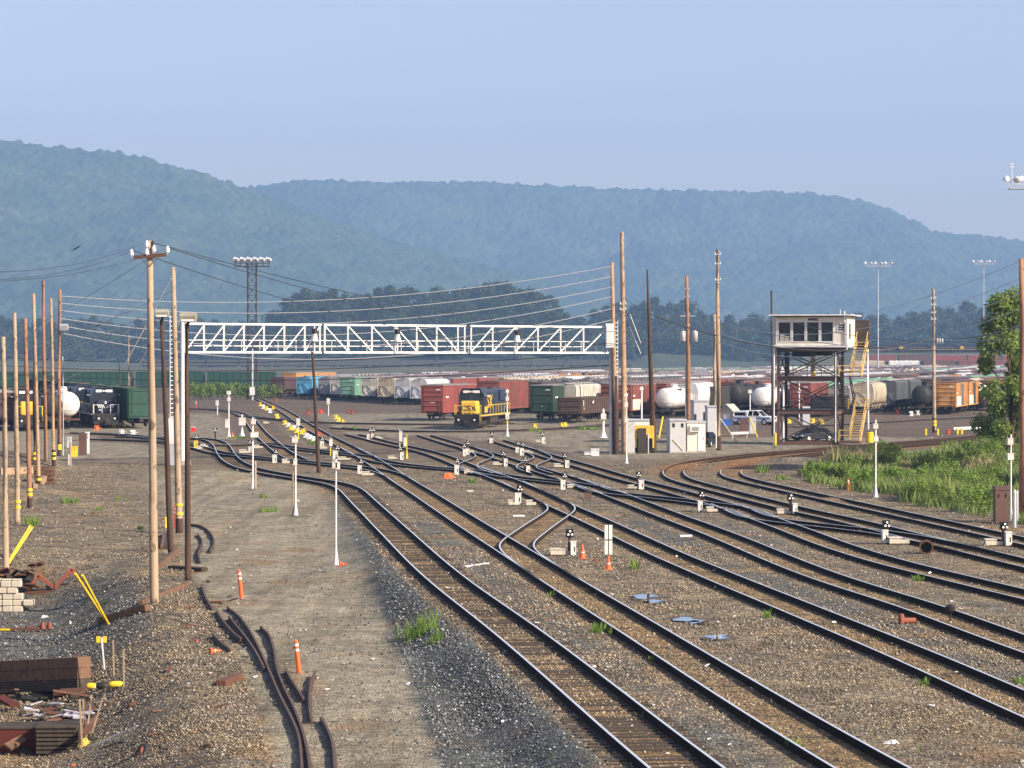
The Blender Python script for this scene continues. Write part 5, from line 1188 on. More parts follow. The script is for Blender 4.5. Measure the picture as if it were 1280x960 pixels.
# ---- locomotives (front at y=0)
def loco(t, nose, body, deckc, lettered=False, stripes=False, L=20.5):
    w = 1.53
    mb = MB(); mb.bb(-w, w, .55, L-.55, 1.25, 1.62); mb.build('frame', deckc, t)
    mb = MB(); mb.bb(-w+.05, w-.05, 0.35, .55, .35, 1.62); mb.bb(-w, w, .05, .35, .25, .75)
    for s in (-1, 1):
        for k in range(4): mb.bb(s*(w-.55), s*w, .12, .55, .32+k*.34, .36+k*.34)
    mb.build('pilot', M['black'], t)
    mb = MB(); mb.bb(-w+.05, w-.05, L-.55, L-.35, .35, 1.62); mb.build('rear_pilot', M['black'], t)
    mb = MB(); mb.bb(-.98, .98, 1.3, 3.1, 1.621, 3.2); o = mb.build('nose', nose, t); bv = o.modifiers.new('bevel', 'BEVEL'); bv.width = .18; bv.segments = 2
    cz = 4.62
    mb = MB(); mb.prism([(-w,1.63),(w,1.63),(w,3.75),(1.05,cz),(-1.05,cz),(-w,3.75)], 3.1, 5.2); cabm = mb.build('cab', body, t)
    mb = MB(); mb.prism([(-w-.06,3.76),(-1.08,cz+.05),(1.08,cz+.05),(w+.06,3.76),(w+.02,3.72),(1.05,cz+.003),(-1.05,cz+.003),(-w-.02,3.72)], 2.95, 5.3); mb.build('roof', body, cabm)
    for x0, x1 in ((-1.35,-.25), (.25,1.35)):
        mb = MB(); mb.add([(x0,3.085,3.28),(x1,3.085,3.28),(x1 if x1 < 1 else x1-.1,3.085,3.9),(x0 if x0 > -1 else x0+.1,3.085,3.9),(x0,3.097,3.28),(x1,3.097,3.28),(x1 if x1 < 1 else x1-.1,3.097,3.9),(x0 if x0 > -1 else x0+.1,3.097,3.9)], [(0,1,2,3),(7,6,5,4),(0,4,5,1),(1,5,6,2),(2,6,7,3),(3,7,4,0)]); mb.build('windscreen', M['glass'], t)
    for x in (-.62, .62):
        mb = MB(); mb.bb(x-.38, x+.38, 3.0, 3.09, 4.12, 4.42); mb.build('number_board', M['lens'], t)
    mb = MB(); [mb.cyl((x, 3.0, 4.27), (x, 2.9, 4.27), .10, .10, 8) for x in (-.11, .11)]; mb.build('headlight', M['lens'], t)
    for s in (-1, 1):
        for y0, y1 in ((3.4, 4.1), (4.3, 4.9)): mb = MB(); mb.bb(s*(w+.002), s*(w+.015), y0, y1, 2.75, 3.6); mb.build('side_window', M['glass'], t)
        mb = MB(); mb.bb(s*(w+.05), s*(w+.45), 3.3, 5.0, 3.75, 3.80); mb.build('awning', M['white'], t)
    mb = MB(); mb.prism([(-.98,1.63),(.98,1.63),(.98,4.2),(.7,4.52),(-.7,4.52),(-.98,4.2)], 5.2, L-.9)
    for k in range(9):
        y = 5.6+k*.95
        for s in (-1, 1): mb.bb(s*.98, s*1.01, y, y+.06, 1.8, 3.9)
    mb.bb(-1.2, 1.2, L-5.5, L-1.2, 3.1, 4.35); mb.build('long_hood', body, t)
    mb = MB()
    for y in (8.0, 9.6, L-4.8, L-3.4, L-2.0): mb.cyl((0, y, 4.46), (0, y, 4.68), .62, .60, 14)
    mb.bb(-.35, .35, 6.6, 7.4, 4.4, 4.65); mb.build('roof_fans', M['darksteel'], t)
    mb = MB()
    for s in (-1, 1):
        mb.bar((s*(w-.05), 5.3, 2.65), (s*(w-.05), L-.7, 2.65), .05, .05)
        for k in range(9): y = 5.3+k*(L-6.0)/8; mb.bar((s*(w-.05), y, 1.62), (s*(w-.05), y, 2.65), .045, .045)
        for y in (.5, 1.25): mb.bar((s*(w-.04), y, .9), (s*(w-.04), y, 2.7), .055, .055)
        mb.bar((s*(w-.04), .5, 2.7), (s*(w-.04), 1.25, 2.7), .05, .05); mb.bar((s*.5, .5, 1.6), (s*.5, .5, 2.65), .05, .05); mb.bar((s*.5, .5, 2.65), (s*(w-.04), .5, 2.65), .05, .05)
    mb.build('handrails', M['white'] if stripes else M['brightyellow'], t)
    mb = MB(); [mb.bb(s*(w+.003), s*(w+.02), .6, L-.6, 1.40, 1.55) for s in (-1, 1)]; mb.build('sill_stripe', M['white'] if stripes else M['yellow'], t)
    mb = MB(); mb.prism([(-1.2,.35),(1.2,.35),(1.4,.6),(1.4,1.2),(-1.4,1.2),(-1.4,.6)], 7.6, 12.6); mb.build('fuel_tank', M['darksteel'], t)
    for yc in (4.0, L-4.0):
        mb = MB()
        for dy in (-1.75, 0, 1.75):
            for s in (-1, 1): mb.cyl((s*.68, yc+dy, .5), (s*.82, yc+dy, .5), .5, .5, 14)
        for s in (-1, 1): mb.bb(s*.9, s*1.12, yc-2.5, yc+2.5, .45, .78); [mb.bb(s*.95, s*1.2, yc+dy-.28, yc+dy+.28, .28, .75) for dy in (-1.75, 0, 1.75)]
        mb.bb(-.9, .9, yc-.3, yc+.3, .5, 1.24); mb.build('bogie', M['darksteel'], t)
    mb = MB(); mb.bb(-.12, .12, -.45, .05, .66, .95); mb.bb(-.22, .22, -.55, -.4, .6, 1.0); mb.build('coupler', M['darksteel'], t)
    mb = MB(); [mb.cyl((x, .04, 1.0), (x, -.04, 1.0), .12, .12, 8) for x in (-.95, .95)]; mb.build('ditch_light', M['lens'], t)
    if lettered:
        text('lettering', 'CSX', .86, M['navy'], t, (0, 1.285, 2.32), (math.pi/2, 0, 0), .01, 1.15)
        text('lettering', 'CSX', 2.2, M['letteryellow'], t, (1.025, 8.2, 2.95), (math.pi/2, 0, math.pi/2), .01, 1.25)
        mb = MB(); mb.bb(w+.004, w+.018, 3.3, 5.0, 1.8, 2.5); mb.build('cab_panel', M['letteryellow'], t)
    if stripes:
        mb = MB()
        for k in range(4):
            for s in (-1, 1): mb.bar((s*(.14+.22*k), 1.28, 2.25), (s*(.32+.22*k) if k < 3 else s*.95, 1.28, 2.62), .012, .10)
        mb.build('chevron_stripes', M['white'], t)
        mb = MB(); mb.bb(-.10, .10, 1.275, 1.296, 2.75, 3.05); mb.build('nose_emblem', M['white'], t)
        for s in (-1, 1): mb = MB(); mb.bb(s*.5, s*.8, 1.28, 1.297, 1.95, 2.05); mb.build('nose_lamp', M['lens'], t)
M['navy'] = paint('loco_dark_blue', (0.018,0.030,0.055), .45, .12); M['letteryellow'] = paint('loco_yellow', (0.72,0.42,0.04), .45, .06)
M['locoblue'] = paint('loco_midnight', (0.012,0.022,0.042), .4, .1); M['loconose'] = paint('loco_nose_yellow', (0.78,0.48,0.05), .45, .08)
lp = GZ(583, 535.5, RH); t = thing('locomotive', 'dark blue diesel locomotive with a yellow nose lettered in dark capitals', 'locomotive', lp, R(-10.5)); loco(t, M['loconose'], M['navy'], M['darksteel'], lettered=True)
LAZ = -14.0
lp = GZ(133.5, 533.5, RH); t = thing('locomotive', 'dark blue locomotive with white chevron stripes beside the green gondola train', 'locomotive', lp, R(-LAZ)); loco(t, M['locoblue'], M['locoblue'], M['black'], stripes=True); l2 = lp
lp = GZ(37.5, 537, RH); t = thing('locomotive', 'yellow nosed locomotive half hidden behind the left pole cluster', 'locomotive', lp, R(-LAZ)); loco(t, M['loconose'], M['navy'], M['darksteel']); l3 = lp
t = thing('locomotive', 'second dark locomotive coupled behind the chevron striped one', 'locomotive', behind(l2, LAZ, 21.5), R(-LAZ)); loco(t, M['locoblue'], M['locoblue'], M['black'])
car('tank', 'white ended tank car between the chevron locomotive and the pole cluster', 85, 534, az=LAZ, col='white', r=1.55, frame=M['rusty']); tb = OCC[-1]
car('tank', 'black tank car coupled behind the white ended tank car', 0, 0, az=LAZ, pos=behind(tb[:2], LAZ, 15.6), col='black', r=1.6)
car('tank', 'dark tank car beside the yellow nosed locomotive behind the poles', 63.5, 534.5, az=LAZ, col='black', r=1.5)
car('box', 'dark boxcar at the left edge behind the pole cluster', 8, 536, az=LAZ, col='maroon', Hh=4.4)
gp = GZ(176.5, 533.5, RH)
def bigG(pos, az, lab, grp='green gondola cars in the left trains'):
    return car('gon', lab, 0, 0, az=az, group=grp, pos=pos, col='teal', Hh=4.55, L=17.5, load=LOADM, ribs=10)
bigG(gp, LAZ, 'green high sided gondola facing forward beside the chevron striped locomotive')
for k in range(1, 8): bigG(behind(gp, LAZ, 18.7*k), LAZ, ['second','third','fourth','fifth','sixth','seventh','eighth'][k-1]+' green gondola back in the train beside the chevron locomotive')
q0 = Vector(((345-640)/F*735, 735, RH))
for k in range(9): bigG((q0.x-18.6*k*math.cos(R(5)), q0.y+18.6*k*math.sin(R(5)), RH), -85, 'green gondola in the far broadside train behind the brush', 'far broadside green gondola train')
# ---- coupled strings behind the front row and the packed yard beyond
def simp(kind, col):
    mb = MB()
    if kind == 'box':
        mb.bb(-1.52, 1.52, .1, 16.4, .95, 4.4); [mb.bb(s*1.52, s*1.58, y, y+.1, 1.0, 4.3) for s in (-1, 1) for y in np.linspace(.2, 16.2, 9)]
        [mb.bb(-1.4, 1.4, -.0, .098, z, z+.12) for z in np.linspace(1.2, 4.0, 5)]
        mb.mat(1); mb.prism([(-1.6,4.405),(1.6,4.405),(1.6,4.45),(0,4.6),(-1.6,4.45)], .04, 16.46); Lc = 16.5
    elif kind == 'hop':
        mb.prism([(-1.0,1.3),(1.0,1.3),(1.55,1.8),(1.58,3.6),(1.4,4.3),(.9,4.5),(-.9,4.5),(-1.4,4.3),(-1.58,3.6),(-1.55,1.8)], .5, 15.5)
        [mb.bb(x-.06, x+.06, y, y+.1, 1.0, 4.3) for x in (-1.35, 1.35) for y in (.05, 15.85)]
        mb.mat(1); mb.bb(-.5, .5, .4, 15.6, 4.51, 4.57); [mb.cyl((0, y, 4.5), (0, y, 4.75), .35, .3, 6) for y in np.linspace(1.5, 14.5, 6)]; Lc = 16.0
    elif kind == 'tank':
        mb.smooth = True; mb.lathe([(.1,.5),(1.1,.7),(1.45,1.2),(1.5,1.6),(1.5,12.9),(1.45,13.3),(1.1,13.8),(.1,14)], (0,0,2.65), 14, 'Y'); mb.smooth = False
        mb.cyl((0,7.25,4.0), (0,7.25,4.6), .55, .5, 8); mb.mat(2); mb.bb(-1.4,1.4,0,1.5,.8,1.0); mb.bb(-1.4,1.4,13,14.5,.8,1.0); Lc = 14.5
    else:
        for s in (-1, 1): mb.bb(s*1.42, s*1.5, .08, 15.9, 1.0, 3.0); [mb.bb(s*1.5, s*1.6, y, y+.12, 1.0, 3.0) for y in np.linspace(.2, 15.7, 9)]
        for y in (0, 15.9): mb.bb(-1.5, 1.5, y, y+.08, 1.0, 3.0)
        mb.mat(2); mb.bb(-1.41, 1.41, .09, 15.89, 1.0, 2.6); Lc = 16.0
    mb.mat(2)
    for y in (2.1, Lc-2.1):
        mb.bb(-1.05, 1.05, y-1.25, y+1.25, .4, .85)
        for dy in (-.88, .88): mb.cyl((-.8, y+dy, .46), (.8, y+dy, .46), .46, .46, 8)
    mb.bb(-.2, .2, -.5, Lc+.5, .65, .95); return mb
KINDS_ = [('box','red',11,'rust red boxcar'), ('box','brightred',5,'bright red boxcar'), ('box','brown',10,'dull brown boxcar'), ('hop','lightgrey',4,'pale grey hopper car'), ('hop','white',2,'white hopper car'), ('hop','tan',3,'tan hopper car'),
 ('tank','black',4,'black tank car'), ('tank','white',3,'white tank car'), ('gon','gond',4,'brown gondola car'), ('box','bluec',3,'deep blue boxcar'), ('hop','grey',4,'mid grey hopper car'), ('box','orange',3,'orange boxcar'), ('hop','slate',3,'dark slate hopper car'), ('box','white',2,'white boxcar'), ('hop','green',1,'pale green hopper car')]
rs = random.Random(21); bag = [k for k in KINDS_ for _ in range(k[2])]
protoM = {}
for k in KINDS_:
    rf = 'roofr' if k[1] in ('red','orange') and k[0] == 'box' else ('gond' if k[1] == 'brown' else ('roofg' if k[0] == 'box' else k[1]))
    sm = simp(k[0], k[1]); protoM[k[:2]] = (sm, sm.mesh(CATN[k[0]][0], [CP[k[1]], CP[rf], STEELW]), [k[1], rf], LN[k[0]])
cand = []
def free(x, y, L):
    ca_, sa_ = math.cos(R(AZ)), math.sin(R(AZ))
    u0 = x*ca_-y*sa_; v0 = x*sa_+y*ca_
    for ox, oy, oaz, oL in OCC:
        if abs(oaz-AZ) > 1: 
            if math.hypot(x-ox, y-oy) < 24: return False
            continue
        u = ox*ca_-oy*sa_; v = ox*sa_+oy*ca_
        if abs(u-u0) < 3.3 and v0 < v+oL+1.2 and v < v0+L+1.2: return False
    return True
us = []
ca_, sa_ = math.cos(R(AZ)), math.sin(R(AZ))
for b, L, kind in FB: us.append((b.x*ca_-b.y*sa_, b.x*sa_+b.y*ca_+L+1.3))
us.sort(); full = []
umin, umax = us[0][0]-5, 20
for (u, v) in us: full.append((u, v))
# in-between tracks with later fronts
u = us[0][0]-4.4
allu = sorted(a for a, _ in us)
x = allu[0]; xend = allu[-1]+60
while x < xend:
    if min(abs(x-a) for a in allu) > 3.6:
        near = [v for a, v in us if abs(a-x) < 12]
        full.append((x, (max(near) if near else 480)+rs.uniform(10, 60))); allu.append(x)
    x += 1.1
for u, v in full:
    while True:
        k = rs.choice(bag); run = rs.randint(1, 5)
        for _ in range(run):
            L = protoM[k[:2]][3]
            X = u*ca_+v*sa_; Y = -u*sa_+v*ca_
            if Y > 2050 or X > 0.30*Y: break
            if free(X, Y, L): cand.append((Y, X, k)); OCC.append((X, Y, AZ, L))
            v += L+1.25
        if Y > 2050 or X > 0.30*Y: break
        if rs.random() < .06: v += rs.uniform(20, 70)
cand = [c for c in cand if abs(c[1]) < .21*c[0]+6]
cand.sort(key=lambda c: c[0])
NI = 225
for i, (Y, X, k) in enumerate(cand[:NI]):
    o = bpy.data.objects.new(CATN[k[0]][0], protoM[k[:2]][1]); COL.objects.link(o); o.location = (X, Y, RH); o.rotation_euler = (0, 0, R(-AZ))
    tag(o, k[3]+' among the tightly packed rows behind the front cars', CATN[k[0]][1], k[3]+'s packed in the yard')
rest = MB(); mats = []; mi = {}
for Y, X, k in cand[NI:]:
    sm, me_, cols, L = protoM[k[:2]]
    if Y > 900 and rs.random() < .0: continue
    b0 = len(rest.v); Mx = Matrix.Translation((X, Y, RH)) @ Matrix.Rotation(R(-AZ), 4, 'Z'); mm = []
    for cn in cols+['_s']:
        if cn not in mi: mi[cn] = len(mats); mats.append(STEELW if cn == '_s' else CP[cn])
        mm.append(mi[cn])
    n0 = len(rest.m); rest.merge(sm, Mx); rest.m[n0:] = [mm[a] for a in rest.m[n0:]]
tag(rest.build('distant_freight_cars', mats), kind='stuff')
print('far cars', len(cand))
# ---- raised bank with a broadside dark train, and the far locomotives on the hump
def bank(name, x0, x1, Y, h, run):
    mb = MB(); n = 40
    for i in range(n):
        a = x0+(x1-x0)*i/n; c = x0+(x1-x0)*(i+1)/n; mb.add([(a,Y-run,-.1),(c,Y-run,-.1),(c,Y,h),(a,Y,h),(a,Y+30,h),(c,Y+30,h)], [(0,1,2,3),(3,2,5,4)])
    m, nt, b = newmat('bank_'+name); P_ = geopos(nt); nt.links.new(ramp(nt, noise(nt, P_, .05, 5), [(.3,(.05,.06,.03)),(.6,(.09,.09,.05)),(.8,(.13,.115,.08))]), b.inputs[0]); b.inputs['Roughness'].default_value = .9
    return tag(mb.build(name, m), kind='structure')
EB = 1560
bank('embankment', -330, 330, EB-4, 3.2, 24)
for k in range(15):
    px = 215+k*41; X = (px-640)/F*EB
    t = thing('gondola_car', 'dark high sided hopper in the train on the far embankment', 'gondola car', (X, EB, 3.3), R(90), 'dark train on the far embankment'); gondola(t, 'slate', L=16.5, Hh=3.9, ribs=14)
bank('hump_bank', 150, 520, 1500, 11.0, 60)
for k in range(24):
    kk = rs.choice(KINDS_[:8]); o = bpy.data.objects.new(CATN[kk[0]][0], protoM[kk[:2]][1]); COL.objects.link(o); o.location = (172+(k % 12)*17.6+(k//12)*7, 1452+(k//12)*16, 2.4+(k//12)*2.95); o.rotation_euler = (0, 0, R(-90)); tag(o, kk[3]+' standing broadside on the slope below the far locomotives', CATN[kk[0]][1], kk[3]+'s below the far locomotives')
for k, px in enumerate((1132, 1173, 1208, 1243)):
    X = (px-640)/F*1506; t = thing('locomotive', 'far dark blue locomotive with a yellow end on the raised hump bank', 'locomotive', (X, 1508, 11.2), R(82), 'far locomotives on the hump bank'); loco(t, M['letteryellow'], M['navy'], M['darksteel'], L=19.0)
# ------------------------------------------------------------------ dwarf signals and switch machines
M['sigback'] = paint('signal_backplate', (0.012,0.012,0.012), .5, .05)
M['offwhite'] = paint('chalky_white', (0.72,0.71,0.66), .6, .18, (0.25,0.20,0.14)); M['creamy'] = paint('dirty_cream_steel', (0.62,0.58,0.47), .6, .25, (0.22,0.16,0.10))
GD = 'dwarf signals along the tracks'
def dwarf(label, hx, hy, hs, bx, by, bw, bh, yellow=False, nobox=False, dual=0):
    """hx,hy,hs head centre and size; bx,by box foot, bw,bh box size (all picture pixels of the survey)"""
    b = G(bx, by); s = b.y/F; t = thing('dwarf_signal', label, 'dwarf signal', b, R(3), GD)
    w, h = bw*s, bh*s
    hp = Vector(((hx-bx)*s, .12, (by-hy)*s)); hw = hs*s/2
    if not nobox:
        pt('brightyellow' if yellow else 'offwhite', 'relay_case', lambda mb: (mb.bb(-w/2, w/2, -.18, .22, .05, h), mb.bb(-w/2-.02, w/2+.02, -.2, .24, h+.002, h+.05)), t)
        pt('black', 'number_strip', lambda mb: mb.bb(w*.12, w*.3, -.19, -.182, h*.35, h*.7), t)
    pt('brown' if not nobox else 'black', 'post', lambda mb: mb.bb(hp.x-.07, hp.x+.07, .25, .39, -.1, hp.z-hw*.5), t)
    hd = pt('sigback', 'signal_head', lambda mb: (mb.bb(hp.x-hw, hp.x+hw, .12, .34, hp.z-hw*1.1, hp.z+hw*1.1),), t)
    for k, (x, z) in enumerate(((0, .55), (-.5, -.35), (.5, -.35))):
        def lens(mb):
            c = Vector((hp.x+x*hw, .118, hp.z+z*hw)); mb.cyl(c, c+Vector((0,-.16,0)), hw*.36, hw*.36, 10)
        ho = pt('sigback', 'hood', lens, hd)
        pt('lens', 'lamp', lambda mb: mb.cyl((hp.x+x*hw, -.046, hp.z+z*hw), (hp.x+x*hw, -.062, hp.z+z*hw), hw*.34, hw*.30, 10), hd)
    return t
def machine(label, cx, by, wpx, hpx, rz=0):
    b = G(cx, by); s = b.y/F; w, h = wpx*s, max(.22, hpx*s); t = thing('switch_machine', label, 'switch machine', b, R(rz), 'switch machines beside the tracks')
    pt('creamy', 'casing', lambda mb: (mb.bb(-w/2, w*.12, -.3, .3, .06, h), mb.bb(w*.122, w/2, -.22, .22, .06, h*.72)), t)
    pt('creamy', 'lid', lambda mb: (mb.bb(-w/2-.03, w*.12+.02, -.33, .33, h+.002, h+.05),), t)
    pt('tie', 'timber_base', lambda mb: (mb.bb(-w*.55, w*.55, -.36, -.16, -.1, .055), mb.bb(-w*.55, w*.55, .16, .36, -.1, .055)), t)
    pt('darksteel', 'throw_rod', lambda mb: mb.bar((w/2, 0, .12), (w/2+.7, .2, .08), .05, .05), t)
DS = [
 ('dwarf signal left of the dark leaning pole foot, beside a low cream machine', 451.5,577,5.5, 449.5,593,5,10.5),
 ('dwarf signal below the tall white panel marker left of centre', 500.3,561,5, 502.3,575.5,4.6,9.5),
 ('left dwarf signal of a close pair in the open dirt below the white hopper', 463,537.5,4.5, 460.3,550.5,3.4,7.3),
 ('right dwarf signal of a close pair in the open dirt below the white hopper', 467,537,4.5, 465.3,548.5,3.8,5.8),
 ('dwarf signal with striped white case beside the bright orange heap', 571.8,576,5.4, 570.8,594,5.4,12),
 ('left dwarf signal of a crowded pair below the yellow nosed locomotive', 580.5,557.5,4.4, 580.5,571,3.6,9),
 ('right dwarf signal of a crowded pair below the yellow nosed locomotive', 585,553.5,4.6, 584.5,569,4.4,7.5),
 ('dwarf signal directly in front of the locomotive fuel tank', 615,542.5,4.8, 614,554.5,4.4,6.2),
 ('dwarf signal in the dirt right of the tall banded signal mast', 678,542.5,4.8, 679.3,555,4.4,8),
 ('left dwarf signal of the pair just below the brown gondola', 648,554,4.6, 646.5,566.5,4.2,6.6),
 ('right dwarf signal of the pair just below the brown gondola', 653.5,555.5,4.6, 652.2,570,4.8,9),
 ('dwarf signal with pale head above the small S crossover', 629.3,567,5.4, 632,583.5,4.6,9.5),
 ('dwarf signal with a green weed against its white case', 656.6,574.5,5.4, 660,592.5,4.6,9.5),
 ('large dwarf signal with cream machines on both sides', 650,610.5,7.4, 647.5,632,7.6,15),
 ('dwarf signal standing on the crossover midway to the pale hut', 706,594.5,6, 703.6,613,5.6,12),
 ('dwarf signal below the stepped white concrete box', 706,569.5,5, 708.8,585.5,5,9.5),
 ('dwarf signal on the track bend below the pale equipment hut', 798.5,593,6.4, 801.5,612.5,6.4,11.5),
 ('nearest large dwarf signal beside the orange traffic cone', 712.5,666.5,9, 716.5,695,6.6,17),
 ('dwarf signal between the fourth and fifth tracks right of centre', 877.6,618,7, 875,640,5.4,13),
 ('dwarf signal inside the right crossover below the green brush edge', 989,621.5,8, 993.5,643.5,5.6,13.5),
 ('dwarf signal nearest the round rusty pipe end', 1108.7,655.5,9, 1106,680,7,16.5),
 ('dwarf signal in front of the big brown cabinet at the right edge', 1256,657.5,9, 1260.3,683,7.6,17),
 ('dwarf signal at the ladder left of the slim white signal mast', 345,564.5,5, 343.3,579.5,5.2,10.5),
 ('dwarf signal beside the yellow switch stands left of the dark leaning pole', 403,548.5,4.2, 402.6,559.5,4.4,7.6),
 ('dwarf signal tucked beside the white panel marker right of the dark leaning pole', 422,559.5,5.4, 419,575.5,6,11.5),
]
for d in DS: dwarf(*d)
dwarf('black dwarf signal without a case standing on the service lot', 268.8,537.5,5, 268,548.5,3,6, nobox=True)
dwarf('dwarf signal with a yellow case at the ladder end by the floodlight pole', 245.8,546,4.6, 244.8,560.5,4.6,9, yellow=True)
dwarf('dwarf signal half hidden behind the slim white mast on the left curve', 312.5,553,4.6, 312.5,566,3.4,7)
for a in [('cream switch machine lying right of the dwarf signal by the dark leaning pole', 460,595,15,5), ('pale switch machine beneath the tall white panel marker', 491,574.5,11,4), ('cream switch machine right of the striped dwarf signal', 586,593,11,5),
 ('cream switch machine beside the crowded dwarf pair', 591,567.5,10,4), ('cream switch machine right of the pair below the brown gondola', 661,567.5,11,4), ('cream switch machine left of the pale headed dwarf signal', 622.5,582,12,4),
 ('square cream machine left of the large dwarf signal', 640,632,8.5,6.5), ('grey cream machine right of the large dwarf signal', 664,632.5,12.5,6.5), ('cream switch machine right of the crossover dwarf signal', 716,610.5,14,4), ('cream switch machine left of the dwarf signal below the concrete box', 699,584.5,13,4.5),
 ('cream switch machine below the pale equipment hut', 791,611.5,13,4.5), ('long two part switch machine beside the nearest large dwarf signal', 703,694.5,30,8), ('cream switch machine right of the fourth track dwarf signal', 890,640.5,13.5,6), ('cream switch machine left of the right crossover dwarf signal', 980,643,18,6),
 ('cream switch machine beside the round rusty pipe end', 1123.5,680.5,25,8), ('cream switch machine left of the right edge dwarf signal', 1242,682.5,22,8), ('white switch machine right of the ladder dwarf signal', 357.5,580,9,5.5), ('cream switch machine beside the white panel marker and dark pole', 430,575.5,16,4),
 ('low cream machine at the ladder end beside the yellow case', 249.5,562,7,4), ('small yellow machine right of the yellow cased dwarf signal', 255.5,559.5,9,4), ('cream machine right of the slim white mast on the left curve', 322,561,13,4.5), ('pale machine left of the slim white mast on the left curve', 306,567,13,4.5),
 ('white machine below the yellow switch stands', 404.5,561.5,9,4), ('cream machine by the open dirt dwarf pair', 474,549,9,3.2), ('cream machine left of the dwarf signal in the dirt', 674,553.5,9,3), ('low cream slab machine on the lot edge', 333,530,7,3)]:
    machine(*a)
# ------------------------------------------------------------------ slim masts, marker posts
def mastp(label, px, by, ty, w, boxes, mat='white', foot=True, band=None, lower=None, name='signal_mast', cat='signal mast', round_=None):
    b = G(px, by); s = b.y/F; h = (by-ty)*s; r = max(.035, w*s/2)
    t = thing(name, label, cat, b, 0, None)
    pt(mat, 'shaft', lambda mb: mb.cyl((0,0,-.1), (0,0,h), r, r*.85, 10), t)
    if foot: pt(mat, 'foot', lambda mb: (mb.lathe([(r*3.2,0),(r*3.0,.05),(r*2.6,.08),(r*1.5,.5),(r*1.05,.75)], (0,0,0), 10),), t)
    for k, (x, y0, y1, ww) in enumerate(boxes):
        pt('offwhite', 'equipment_box', lambda mb: (mb.bb((x-ww/2)*s, (x+ww/2)*s, -r-.32, -r-.003, (by-y1)*s, (by-y0)*s), mb.bb((x-ww/2)*s-.015, (x+ww/2)*s+.015, -r-.34, -r-.003, (by-y0)*s+.002, (by-y0)*s+.03)), t)
    if band: pt('brightyellow', 'painted_band', lambda mb: mb.cyl((0,0,(by-band[1])*s), (0,0,(by-band[0])*s), r+.006, r+.006, 10), t)
    if lower: pt('brightyellow', 'lower_sleeve', lambda mb: mb.cyl((0,0,0), (0,0,(by-lower)*s), r+.008, r+.008, 10), t)
    if round_: pt('offwhite', 'cap', lambda mb: (mb.cyl((0,-.12,h-.25), (0,.12,h-.25), round_*s/2, round_*s/2, 12),), t)
    return t
mastp('tall slim white signal mast standing on a gravel mound beside an orange cone', 420, 706, 574, 2.4, [(-1, 577, 584.5, 6), (2.5, 578, 586, 5)])
mastp('slim white signal mast standing on the service road mound near a timber post', 369.5, 644, 544, 2.2, [(-.5, 546.5, 553, 6.5), (0, 575, 581, 4)])
mastp('slim white signal mast with two pale boxes beside the left curve', 316, 610.5, 522, 2.2, [(1.2, 524.5, 530, 5), (2.5, 540.5, 546.5, 9)])
mastp('white signal mast with two square targets on the service lot', 286, 546.5, 489, 1.8, [(.2, 489, 493, 4.6), (.4, 497, 501.5, 4), (-2, 524, 534.5, 4.2)])
mastp('white instrument post with a dark screen box on the service lot', 302.5, 545, 518, 2.4, [(.5, 522, 531.5, 8)])
mastp('slim pole with a small white panel left of the lot signal mast', 271.7, 518.5, 500, 1.4, [(0, 500.5, 507, 3.6)], foot=False)
mastp('tall white panel marker on a yellow sleeved post among switch stands', 373, 549, 522.5, 1.4, [(0, 523, 532, 4.6)], foot=False, lower=540, name='marker_post', cat='marker post')
mastp('white panel marker on a wooden post in front of the grey hoppers', 410.5, 519.5, 498, 1.3, [(0, 498, 505.5, 3.8)], foot=False, name='marker_post', cat='marker post')
mastp('tall white panel marker with a narrow yellow post beside it', 499.6, 562, 537.5, 1.4, [(1.4, 539, 551.5, 3.6)], foot=False, name='marker_post', cat='marker post')
mastp('thin yellow post with a white panel on a white base plate', 508.4, 573, 542.5, 1.2, [(-2.2, 547, 558, 3)], mat='brightyellow', name='marker_post', cat='marker post')
mastp('white panel marker in front of the dark leaning pole foot', 413, 569.5, 543.5, 1.4, [(.8, 547, 557.5, 3.8)], foot=False, lower=560, name='marker_post', cat='marker post')
mastp('tall white signal mast with a yellow band right of the locomotive', 634, 545.5, 486.5, 1.9, [(.2, 487.5, 491, 4), (.2, 496, 501, 4), (.3, 516, 524, 5)], band=(525, 529.5))
mastp('stout white signal post below the right end of the brown gondola', 754, 547, 511, 3.4, [(.3, 517, 524, 6.6)], foot=True)
mastp('slim white mast in front of the two brown bridge end poles', 783, 579.5, 491, 1.7, [(-.6, 492, 495.5, 4.4), (-.4, 503, 509, 4.4), (0, 522.5, 528, 4)])
mastp('white mast with a round top behind the yellow generator', 802, 540, 483, 2.4, [], foot=False, round_=5)
mastp('thin white mast with a square top in front of the white tank car', 937.5, 530, 487, 1.6, [(-.3, 487.5, 491.5, 4.5)], foot=False)
mastp('thin white mast seen through the lookout tower legs', 999, 526, 479, 1.5, [(0, 487.5, 491, 4)], foot=False)
mastp('white signal mast in front of the green brush with two square targets', 1094.5, 621.5, 524.5, 2.2, [(-.8, 530, 535.5, 6), (-.3, 546, 551.5, 5.6)])
mastp('white signal mast with two square targets near the right edge cabinet', 1263.5, 652, 543, 2.4, [(-2, 548, 555.5, 7), (-1.6, 567, 574.5, 7.5)])
mastp('thin white pole rising in front of the leafy tree trunk', 1274.2, 600, 522, 1.6, [], foot=False)
b = G(1087, 553); s = b.y/F; t = thing('road_barrel', 'yellow plastic barrel beside the signal mast in the brush', 'barrel', b)
pt('brightyellow', 'drum', lambda mb: mb.lathe([(.40,0),(.42,.3),(.40,.32),(.41,.7),(.38,.72),(.39,1.0),(.30,1.05)], (0,0,0), 14), t); pt('black', 'lid', lambda mb: mb.lathe([(.30,1.052),(.28,1.1)], (0,0,0), 14), t)
